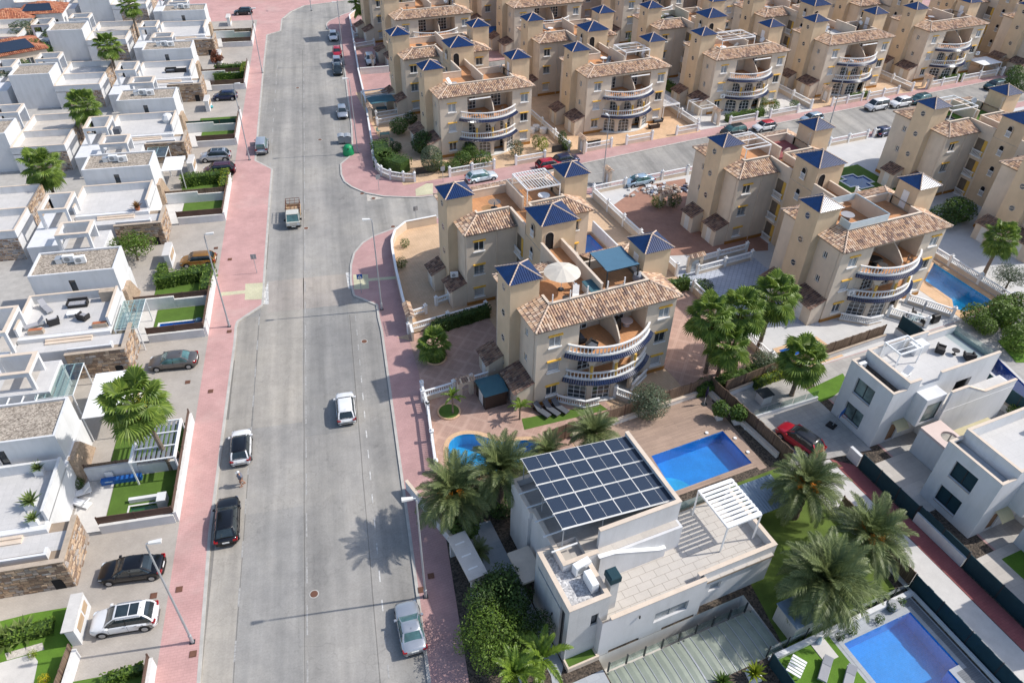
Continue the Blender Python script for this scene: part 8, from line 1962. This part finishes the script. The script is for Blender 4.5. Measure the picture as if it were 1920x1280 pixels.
pergola(FB, -3.4, 3.0, 62.5, 65.5, ZS, 2.6, 3, 'white pergola over the yard above the white car', 'x', slat_w=.08); pergola(FB, 47.5, 50.5, 38.0, 42.0, ZS, 2.6, 2, 'small square white garden pergola behind black car', 'x', slat_w=.08); pergola(FB, 42.3, 45.4, 41.5, 46.0, ZS, 2.5, 9, 'cream slatted pergola beside the orange yard', 'x', slat_w=.2); pergola(FB, 33.2, 37.5, 78.0, 82.5, ZS, 2.6, 12, 'cream slatted pergola at the top yard', 'y', slat_w=.25)
gazebo(atz((1838, 137), ZS), AR, 'white sail canopy on the yard near the right edge', 5.0, 3.6, 2.4, 'fabric_white', 'white_paint', .3); pergola(FB, 118.0, 124.0, 37.5, 41.5, ZS, 2.5, 14, 'brown timber pergola near the right edge', 'y', slat_w=.12, m='wood_warm'); parasol(atz((1095, 8), 2.4+ZS)[:2]+(ZS,), 'straw parasol in the top yard', 2.4, 2.6, 'wood_tan')
sofa(atz((1232, 229), ZS), AR, 'dark sofa on the orange yard', 1.8); sofa(atz((1226, 240), ZS), AR+PI, 'low brown bench sofa on the orange yard', 1.8, 'cushion_grey', 'rattan_brown'); p = P(922, 60, ZS); t = thing('pool_cover', 'bright blue domed pool cover between two blocks', 'pool cover', (p.x, p.y, ZS), 0); b = MB(); b.lathe(0, 0, [(2.6, 0), (2.4, .5), (1.6, .8), (.2, .9)], 16); b.build('dome', 'blue_plastic', t)
for i, (x, y) in enumerate(((1005, 245), (1018, 250), (996, 250))): t = thing('water_tank', ['left', 'right', 'front'][i]+' white tub in the yucca yard', 'tub', atz((x, y), ZS), 0, 'tubs'); b = MB(); b.lathe(0, 0, [(.5, 0), (.6, .3), (.6, .9), (.5, .92)], 12); b.build('body', 'white_dirty', t)
r_ = random.Random(4); p = P(1240, 358, ZS); t = thing('rubble_pile', 'heap of rubble and bags in the street garden', 'rubble', (p.x, p.y, ZS)); b = MB()
for k in range(110): x, y = r_.gauss(0, 2.2), r_.gauss(0, .8); s = r_.uniform(.1, .35); m2 = MB(); m2.box(-s, s, -s*.7, s*.7, 0, s); m2.xf(Matrix.Translation((x, y, max(0, .5-.15*abs(x)-.2*abs(y))*r_.random())) @ Matrix.Rotation(r_.uniform(0, 3), 4, 'Z') @ Matrix.Rotation(r_.uniform(-.4, .4), 4, 'X')); b.join(m2)
kind(b.build('debris', 'rubble_mix', t), 'stuff')
for x, y, rz, lb in ((1700, 598, .3, 'left chair of the terrace dining set'), (1728, 610, 2, 'right chair of the terrace dining set'), (1712, 590, 1, 'upper chair of the terrace dining set')): chair(atz((x, y), ZS), rz, lb)
table(atz((1714, 603), ZS), 'glass dining table on the second block terrace', sq=(1.6, .9), m='clear_glass', leg='dark_metal'); parasol(atz((1722, 600), ZS), 'furled grey parasol on the second block terrace', 1, 2.6, 'cushion_light', True); t = thing('barbecue', 'black barbecue trolley on the second block terrace', 'barbecue', atz((1750, 604), ZS), AR); bx(t, 'trolley', 'black_plastic', -.5, .5, -.3, .3, .1, .8); b = MB(); b.tube([(-.45, 0, .85), (.45, 0, .85)], .28, 10); b.build('lid', 'black_plastic', t)
t = thing('pool_mat', 'bright pink pool mat beside the turquoise pool', 'pool mat', atz((1812, 514), ZS+.04), AR+PI/2); bx(t, 'mat', 'pink_plastic', -1.0, 1.0, -.3, .3, 0, .06, bev=.02); t = thing('toy_car', 'yellow toy vehicle on the lawn at right edge', 'toy', atz((1886, 610), ZS+.02), .4); bx(t, 'body', 'yellow_plastic', -.5, .5, -.3, .3, .15, .6, bev=.1); [bx(t, 'wheel', 'black_plastic', x-.12, x+.12, y-.04, y+.04, 0, .24, bev=.04) for x in (-.3, .3) for y in (-.32, .32)]; parasol(atz((1320, 758), ZS), 'furled dark parasol by the hedge under the palms', 1, 2.3, 'navy_cloth', True)
# --- villa deck, white houses
for i, (x, y) in enumerate(((1325, 812), (1378, 822), (1402, 848), (1398, 804))): t = thing('deck_lamp', ['upper left', 'upper right', 'right', 'corner'][i]+' white disc lamp on the pool deck', 'lamp', atz((x, y), ZS+.04), 0, 'deck lamps'); b = MB(); b.cyl(0, 0, 0, .12, .16, 12); b.build('disc', 'white_paint', t)
st_ = POOLS[1][1]; c0 = P(1263, 922, ZS); t = thing('pool_steps', 'curved corner steps inside the rectangular blue pool', 'steps', (c0.x, c0.y, 0), AR); 
for k in range(5): b = MB(); r0 = 2.6-.42*k; b.prism([(0, 0)]+[(r0*math.cos(a), r0*math.sin(a)) for a in [i*PI/2/12 for i in range(13)]], -1.28+.22*k, -1.06+.22*k); b.build('step', 'pool_mosaic_light', t)
p = P(1560, 800, ZS); t = thing('basketball_hoop', 'portable basketball hoop with blue board by the white house', 'basketball hoop', (p.x, p.y, ZS), AR+R(200)); bx(t, 'base', 'black_plastic', -.4, .4, -.5, .3, 0, .25, bev=.05); b = MB(); b.tube([(0, 0, .2), (0, .1, 1.6), (0, .35, 2.0)], .05, 7); b.build('pole', 'galv', t); bx(t, 'backboard', 'blue_plastic', -.5, .5, .36, .4, 1.8, 2.5); b = MB(); b.tube([(.22*math.cos(2*PI*k/12), .65+.22*math.sin(2*PI*k/12), 1.9) for k in range(13)], .02, 5, False); b.build('rim', 'red_plastic', t)
rf = lambda x, y: (*FV(35.15+x, 7.35+y), 6.08+ZS)
sofa(rf(9.2, 3.2), AR+.6, 'black rattan armchair on the white house terrace, back', .8, 'rattan', name='outdoor_armchair'); table(rf(10.2, 2.4), 'small black table between the terrace armchairs', .35, .5, 'rattan'); sofa(rf(10.9, 1.4), AR+2.6, 'black rattan armchair on the white house terrace, front', .8, 'rattan', name='outdoor_armchair')
pergola(lambda x, y: FV(35.15+x, 7.35+y), 3.2, 5.9, 2.9, 4.7, 6.08+ZS, 7.9, 2, 'white open frame on the white house roof terrace', 'x', slat_w=.06); lounger(rf(3.0, 1.8), AR+.2, 'white lounger on the white house roof terrace'); t = thing('roof_box', 'white rooflight box on the white house terrace', 'rooflight', rf(7.2, 4.1), AR); bx(t, 'box', 'stucco_white', -.8, .8, -.5, .5, 0, 1.0); ac_unit((*FV(35.7, 11.6), 6.06+ZS), AR, 'air conditioner on the white house edge roof')
t = thing('glass_roof_porch', 'tan polycarbonate porch roof between the two white houses', 'porch', (*FV(44, 3.2), ZS), AR); bx(t, 'roof', 'carport_tan', -3.0, 1.6, -1.1, 1.3, 2.5, 2.56); [bx(t, 'post', 'white_paint', x-.05, x+.05, y-.05, y+.05, 0, 2.5) for x in (-2.9, 1.5) for y in (-1.0, 1.2)]
t = thing('solar_heater', 'solar water heater panel on the roof of the shuttered house', 'solar heater', (*FV(44, -1.0), 6.08+ZS), AR); b = MB(); b.add([(-.9, -.6, .1), (.9, -.6, .1), (.9, .6, .9), (-.9, .6, .9)], [(0, 1, 2, 3)]); b.build('panel', 'solar_cell', t); b = MB(); b.tube([(-.9, .75, 1.0), (.9, .75, 1.0)], .24, 10); b.build('tank', 'white_paint', t); p = P(1430, 752, ZS); t = thing('storage_box', 'grey storage cupboard beside the reed fence and palm', 'cupboard', (p.x, p.y, ZS), AR); bx(t, 'cabinet', 'stucco_offwhite', -.6, .6, -.5, .5, 0, 1.1); bx(t, 'top', 'dark_metal', -.7, .7, -.6, .6, 1.1, 1.16)
sheet('yard_paving', [FV(27.1, 14.6), FV(35.1, 14.4), FV(35.1, 18.2), FV(27.1, 18.0)], ZS+.018, 'drive_paver_turned'); sheet('yard_paving', [FV(26.7, 8.3), FV(35.1, 7.0), FV(35.1, 14.3), FV(27.0, 14.3)], ZS+.018, 'drive_paver_turned')
# bottom-right garden
for i, (x, y) in enumerate(((1545, 1258), (1590, 1275))): lounger(atz((x, y), ZS+.1), AR+R(35), ['left', 'right'][i]+' grey covered lounger on the bright lawn, bottom right', 'cushion_light', 'galv', back=.2)
t = thing('slatted_table', 'white slatted table on the bright green lawn', 'table', atz((1490, 1255), ZS+.03), AR+R(30)); [bx(t, 'slat', 'white_paint', -.75+.25*k, -.57+.25*k, -.5, .5, .55, .6) for k in range(6)]; [bx(t, 'leg', 'white_paint', x-.03, x+.03, y-.03, y+.03, 0, .55) for x in (-.6, .6) for y in (-.4, .4)]
t = thing('shower_tray', 'pale slab with a blue towel on the bright lawn', 'slab', atz((1543, 1216), ZS+.03), AR); bx(t, 'slab', 'concrete_light', -.6, .6, -.9, .9, 0, .06); b = MB(); b.lathe(0, .5, [(.2, .06), (.16, .5), (.05, .8)], 7); b.build('towel', 'paint_lightblue', t)
for i, (x, y) in enumerate(((1575, 1192), (1598, 1182), (1650, 1160), (1672, 1138), (1690, 1128))): bush((x, y), ['purple', 'small', 'leafy', 'round', 'slim'][i]+' potted plant along the lower pool wall', .7, .8, ['leaf_dark', 'leaf_mid', 'leaf_mid', 'leaf_dark', 'leaf_mid'][i], n=300, leafs=.16)
t = thing('planter_tub', 'dark round tub at the corner of the lower pool', 'planter', atz((1672, 1140), ZS), 0); b = MB(); b.lathe(0, 0, [(.35, 0), (.5, .5), (.42, .6)], 12); b.build('tub', 'grey_plastic', t)
# --- left-hand terraces and gardens
tz = 3.03+ZS; S2 = HS[2]
for x, y, rz, w, lb in ((-29.9, 8.4, 0, 1.9, 'grey outdoor sofa at the back of the lounge terrace'), (-28.9, 5.9, 2.6, 1.0, 'grey armchair at the right of the lounge terrace'), (-31.6, 5.6, 3.5, 1.0, 'grey armchair at the front of the lounge terrace')): sofa((x, S2+y, tz), rz, lb, w, 'cushion_light')
table((-30.0, S2+6.7, tz), 'low white table on the lounge terrace', sq=(1.1, .8), h=.4); [lounger((x, S2+y, tz), rz, lb, 'cushion_light', 'galv') for x, y, rz, lb in ((-32.9, 8.2, 2.2, 'reclining lounger at the back left of the lounge terrace'), (-33.3, 5.4, .4, 'reclining lounger at the front left of the lounge terrace'))]
for x, lb in ((-32.9, 'left long stone planter on the lounge terrace'), (-27.0, 'right stone planter on the lounge terrace')): t = thing('planter_box', lb, 'planter', (x, S2+4.3, tz), 0, 'planters'); bx(t, 'box', 'stone_top', -.7, .7, -.25, .25, 0, .45); bx(t, 'soil', 'terracotta', -.6, .6, -.18, .18, .45, .5)
t = thing('storage_cabinet', 'brown cabinet in the corner of the lounge terrace', 'cabinet', (-27.0, S2+9.0, tz), 0); bx(t, 'cabinet', 'stone_top', -.7, .7, -.35, .35, 0, 1.2); S5 = HS[5]; [sofa((x, S5+y, tz), rz, lb, w, 'cushion_grey') for x, y, rz, w, lb in ((-29.6, 6.6, 0, 1.8, 'dark sofa on the upper left terrace, left'), (-28.0, 6.6, PI, 1.8, 'dark sofa on the upper left terrace, right'))]
S4 = HS[4]; t = thing('wrapped_cushions', 'white wrapped pile against the terrace wall', 'cushions', (-27.2, S4+8.2, tz), 0); b = MB(); b.lathe(0, 0, [(.8, 0), (.9, .5), (.6, 1.1), (.2, 1.3)], 9); b.build('wrap', 'white_cloth', t); t = thing('planter_box', 'dark box on the left of the cushion terrace', 'planter', (-34.0, S4+5.0, tz), 0, 'planters'); bx(t, 'box', 'cushion_grey', -.5, .5, -.6, .6, 0, .8)
for i, S in enumerate(HS): # roof equipment
    for k, (x, y, rz) in enumerate(((-30.9, 13.0, 0), (-29.7, 12.6, .1))[: 2 if i != 1 else 1]): ac_unit((x-(2 if i == 1 else 0), S+y, 5.62+ZS), rz, ['left', 'right'][k]+' gravel roof air conditioner, '+TN[i].replace('townhouse ', '').replace(' on the terrace nearest the bottom', ' nearest bottom'), s=1.3)
    t = thing('roof_vent', 'white roof vent, '+TN[i].replace('townhouse ', ''), 'vent', (-31.9, S+13.2, 5.62+ZS), 0, 'roof vents'); bx(t, 'box', 'white_paint', -.3, .3, -.4, .4, 0, .5); bx(t, 'cap', 'galv', -.36, .36, -.46, .46, .5, .55)
def canopy_frame(x0, x1, y0, y1, z, nx, ny, label, m='white_paint', glassy=True, sheetm='clear_glass'):
    t = thing('glazed_canopy', label, 'canopy', (x0, y0, ZS), 0, 'glazed canopies')
    for k in range(nx+1): q = MB(); x = (x1-x0)*k/nx; q.bar((x, 0, z), (x, y1-y0, z), .08); q.build('rafter', m, t)
    for k in range(ny+1): q = MB(); y = (y1-y0)*k/ny; q.bar((0, y, z+.004), (x1-x0, y, z+.004), .06); q.build('purlin', m, t)
    for x in (0.05, x1-x0-.05):
        for y in (.05, y1-y0-.05): bx(t, 'leg', m, x-.05, x+.05, y-.05, y+.05, 0, z)
    if glassy: s = MB(); s.box(0, x1-x0, 0, y1-y0, z+.05, z+.06); s.build('roof_pane', sheetm, t)
    return t
canopy_frame(-25.6, -23.4, 65.6, 70.7, 2.9, 4, 7, 'white gridded glass canopy beside the lounge terrace'); canopy_frame(-26.0, -22.9, 53.0, 59.0, 2.9, 1, 5, 'white solid awning roof beside the tall fan palm', sheetm='fabric_white'); canopy_frame(-26.0, -23.4, 101.6, 106.0, 2.9, 1, 4, 'white awning roof beside the shaggy hedge', sheetm='fabric_white'); canopy_frame(-30.8, -27.6, 56.6, 61.2, 2.7, 4, 1, 'white beamed glass canopy over the yard behind gravel roof')
canopy_frame(-33, -27.5, 130.0, 133.6, 2.9, 5, 2, 'white sunroom frame behind the upper terraces'); canopy_frame(-29, -26.2, 106.8, 110.2, 2.7, 2, 1, 'small white frame in the yard behind the silver car')
t = thing('lamella_pergola', 'grey and white lamella pergola under the leaning fan palm', 'pergola', (-19.4, 49.2, ZS), 0); hw, hd = 1.75, 2.25
for k in range(9): x = -hw+2*hw*(k+.5)/9; b = MB(); b.add([(x-.17, -hd, 2.55), (x+.15, -hd, 2.68), (x+.15, hd, 2.68), (x-.17, hd, 2.55)], [(0, 1, 2, 3)]); b.build('lamella', 'galv', t)
for y in (-hd, -.8, .8, hd): bx(t, 'beam', 'white_paint', -hw, hw, y-.05, y+.05, 2.7, 2.8)
for x in (-hw, hw): bx(t, 'side_beam', 'white_paint', x-.09, x+.09, -hd-.06, hd+.06, 2.55, 2.82); [bx(t, 'leg', 'white_paint', x-.06, x+.06, y-.06, y+.06, 0, 2.55) for y in (-hd, hd)]
bx(thing('blue_bench', 'long blue rimmed trough along the reed fence, left', 'trough', (-22.0, 47.6, ZS), 0), 'trough', 'blue_plastic', -2.2, 1.0, -.2, .25, 0, .5)
for i, (x, y, rz) in enumerate(((150, 928, .3), (152, 946, -.5))): lounger(atz((x, y), ZS), rz, ['upper', 'lower'][i]+' white moulded lounger beside the green basin', 'white_paint'); 
t = thing('bench_wall', 'low white bench wall with a block beside the green basin', 'wall', (-21.6, 45.1, ZS), 0); bx(t, 'bench', 'stucco_white', 0, 2.9, -.15, .15, 0, .45); bx(t, 'block', 'stucco_white', 2.4, 3.1, -1.1, -.16, 0, .9); t = thing('shower_mat', 'folded white chairs with a turquoise seat by the basin', 'chair', atz((208, 905), ZS), 0); bx(t, 'seat', 'paint_lightblue', -.3, .3, -.3, .3, .4, .46); bx(t, 'backrest', 'white_paint', -.3, .3, .3, .36, .3, 1.0)
t = thing('covered_grill', 'covered grey grill at the end of the dipping pool', 'grill', (-18.4, 69.0, ZS), 0); b = MB(); b.lathe(0, 0, [(.5, 0), (.55, .4), (.3, .8)], 8); b.build('cover', 'steel_cover', t); t = thing('paddling_pool', 'small turquoise water toy on an upper left drive', 'toy', atz((396, 202), ZS+.1), 0); b = MB(); b.lathe(0, 0, [(.3, 0), (.4, .2), (.3, .3)], 10); b.build('tub', 'paint_teal2', t)
# upper-left: red roofed houses, garages and walls
def red_house(px_, w, d, h, rz, label, m='stucco_offwhite', solar_=False):
    p = P(px_[0], px_[1], h); t = thing('tiled_house', label, 'house', (p.x, p.y, ZS), rz, 'red roofed houses'); b = MB(); hs = [(1+2.4*k, 2.2+2.4*k, 1, 2.3) for k in range(int(w/2.6))]; pt = facade(b, (-w/2, -d/2), (1, 0), (0, -1), w, 0, h, hs, .2); pe = facade(b, (w/2, -d/2), (0, 1), (1, 0), d, 0, h, [(1, 2.4, .9, 2.3)], .2); b.quad((w/2, d/2, 0), (-w/2, d/2, 0), (-w/2, d/2, h), (w/2, d/2, h)); b.quad((-w/2, d/2, 0), (-w/2, -d/2, 0), (-w/2, -d/2, h), (-w/2, d/2, h)); b.build('wall', m, t); [window_parts(t, pt, q_, 'slide', 'window', .18, False, False) for q_ in hs]; window_parts(t, pe, (1, 2.4, .9, 2.3), 'slide', 'window', .18, False, False)
    o = .4; co = [(-w/2-o, -d/2-o, h), (w/2+o, -d/2-o, h), (w/2+o, d/2+o, h), (-w/2-o, d/2+o, h)]; rd = min(w, d)/2; rr = [(-w/2+rd, 0, h+1.5), (w/2-rd, 0, h+1.5)] if w > d else [(0, 0, h+1.6), (0, 0.1, h+1.6)]
    tl = MB(); [tile_slope(tl, a_, b_, c_, d_, .3, .5, .13, 3) for a_, b_, c_, d_ in ((co[0], co[1], rr[1], rr[0]), (co[2], co[3], rr[0], rr[1]), (co[1], co[2], rr[1], rr[1]), (co[3], co[0], rr[0], rr[0]))]; kind(tl.build('roof_tiles', 'red_tile', t), 'stuff'); u = MB(); u.add(co+rr, [(0, 1, 5, 4), (2, 3, 4, 5), (1, 2, 5), (3, 0, 4)]); u.build('roof', 'terracotta', t)
    if solar_: b = MB(); b.add([(-w/2+.6, -d/2+.3, h+.45), (w/2-1.6, -d/2+.3, h+.45), (w/2-2.2, -1, h+1.35), (-w/2+1.4, -1, h+1.35)], [(0, 1, 2, 3)]); b.build('solar_panel', 'solar_cell', t)
red_house((20, 32), 9, 8, 3.2, .05, 'cream house with red hipped roof at the top left edge'); red_house((8, 92), 12, 9, 3.4, .5, 'sand coloured house with solar panels at the left edge', 'stucco_sand', True); red_house((82, 18), 8, 7, 3.6, .05, 'low house with orange roof and solar panel, top left', 'stucco_white', True)
p = P(465, 6, ZS); t = thing('garage_row', 'row of white garages with maroon doors at the top of the road', 'garages', (p.x, p.y+4, ZS), 0); bx(t, 'wall', 'stucco_white', -6, 10, 0, 6, 0, 3.0); [bx(t, 'garage_door', 'maroon_door', -5+3.6*k, -2.4+3.6*k, -.06, -.002, 0, 2.4) for k in range(4)]
# person walking in the road
def person():
    p = P(455, 909, .01); t = thing('person', 'person in grey shirt, tan shorts and white cap walking behind the white car', 'person', (p.x, p.y, .012), R(200)); me = bpy.data.meshes.new('body')
    V = [(0, 0, .95), (0, 0, 1.15), (.02, 0, 1.38), (.03, 0, 1.50), (.06, 0, 1.66), (.0, .11, .92), (.14, .12, .52), (.05, .12, .08), (.17, .13, .03), (.0, -.11, .92), (-.06, -.12, .50), (-.26, -.12, .10), (-.15, -.13, .03), (.0, .2, 1.40), (-.10, .27, 1.14), (.06, .28, .92), (.0, -.2, 1.40), (.08, -.27, 1.14), (.26, -.24, .98)]
    Eg = [(0, 1), (1, 2), (2, 3), (3, 4), (0, 5), (5, 6), (6, 7), (7, 8), (0, 9), (9, 10), (10, 11), (11, 12), (2, 13), (13, 14), (14, 15), (2, 16), (16, 17), (17, 18)]; rd = [.15, .15, .16, .06, .11, .10, .065, .045, .04, .10, .065, .045, .04, .07, .05, .04, .07, .05, .04]
    me.from_pydata(V, Eg, []); o = bpy.data.objects.new('body', me); C.objects.link(o); o.parent = t; sk = o.modifiers.new('skin', 'SKIN'); sk.use_smooth_shade = True
    for i, v in enumerate(me.skin_vertices[0].data): v.radius = (rd[i], rd[i]); v.use_root = i == 0
    s_ = o.modifiers.new('sub', 'SUBSURF'); s_.levels = 1; s_.render_levels = 2; me.materials.append(MT['skin'])
    b = MB(); b.tube([(0, 0, .95), (.01, 0, 1.2), (.02, 0, 1.42), (.03, 0, 1.48)], [.21, .22, .2, .09], 12); b.tube([(.0, .17, 1.42), (-.08, .27, 1.2)], [.1, .085], 8); b.tube([(.0, -.17, 1.42), (.07, -.27, 1.2)], [.1, .085], 8); b.build('shirt', 'shirt_grey', t, True)
    b = MB(); b.tube([(0, 0, 1.0), (0, 0, .86)], [.205, .2], 12); b.tube([(.0, .1, .9), (.12, .12, .56)], [.13, .11], 8); b.tube([(.0, -.1, .9), (-.05, -.12, .55)], [.13, .11], 8); b.build('shorts', 'cloth_tan', t, True)
    b = MB(); b.lathe(.06, 0, [(.135, 1.68), (.13, 1.74), (.09, 1.79), (.02, 1.8)], 12); b.box(.15, .28, -.09, .09, 1.675, 1.695); b.build('cap', 'white_cloth', t, True)
    for y, x in ((.12, .1), (-.12, -.22)): b = MB(); b.box(x-.08, x+.18, y-.05, y+.05, 0, .09, .02); b.build('shoe', 'cloth_tan', t)
person()
# dishes, pots and chairs on the other roof terraces
for i in range(2, 11):
    r_ = random.Random(i*5); lb = ['', '', 'turf roof', 'corner', 'orange yard', 'garden pergola', 'white van', 'sail canopy', 'top right corner', 'upper palm', 'straw parasol'][i]; a = BLD[i].rotation_euler.z
    for s, nm in ((-1, 'front'), (1, 'rear')):
        p = onroof(i, r_.uniform(3.6, 4.9), s*r_.uniform(7.2, 10.6)); t = thing('satellite_dish', 'satellite dish on the '+nm+' roof of the '+lb+' block', 'satellite dish', p, r_.uniform(0, 6), 'satellite dishes'); b = MB(); b.tube([(0, 0, 0), (0, 0, 1.1)], .03, 6); b.build('mast', 'galv', t); b = MB(); b.lathe(0, 0, [(.02, 0), (.25, .04), (.42, .14)], 12); b.xf(Matrix.Translation((0, .05, 1.15)) @ Matrix.Rotation(1.0, 4, 'X')); b.build('dish', 'white_dirty', t)
        p = onroof(i, r_.uniform(-4.4, -1.5), s*r_.uniform(7.4, 10.4)); table(p, 'round table on the '+nm+' roof of the '+lb+' block', r_.uniform(.4, .6), .72, ['white_paint', 'rattan', 'cushion_light'][r_.randrange(3)]); p = onroof(i, r_.uniform(-4.6, -1.0), s*r_.uniform(7.0, 10.6)); lounger(p, r_.uniform(0, 6), 'lounger on the '+nm+' roof of the '+lb+' block', ['fabric_white', 'cushion_grey', 'fabric_cream'][r_.randrange(3)])
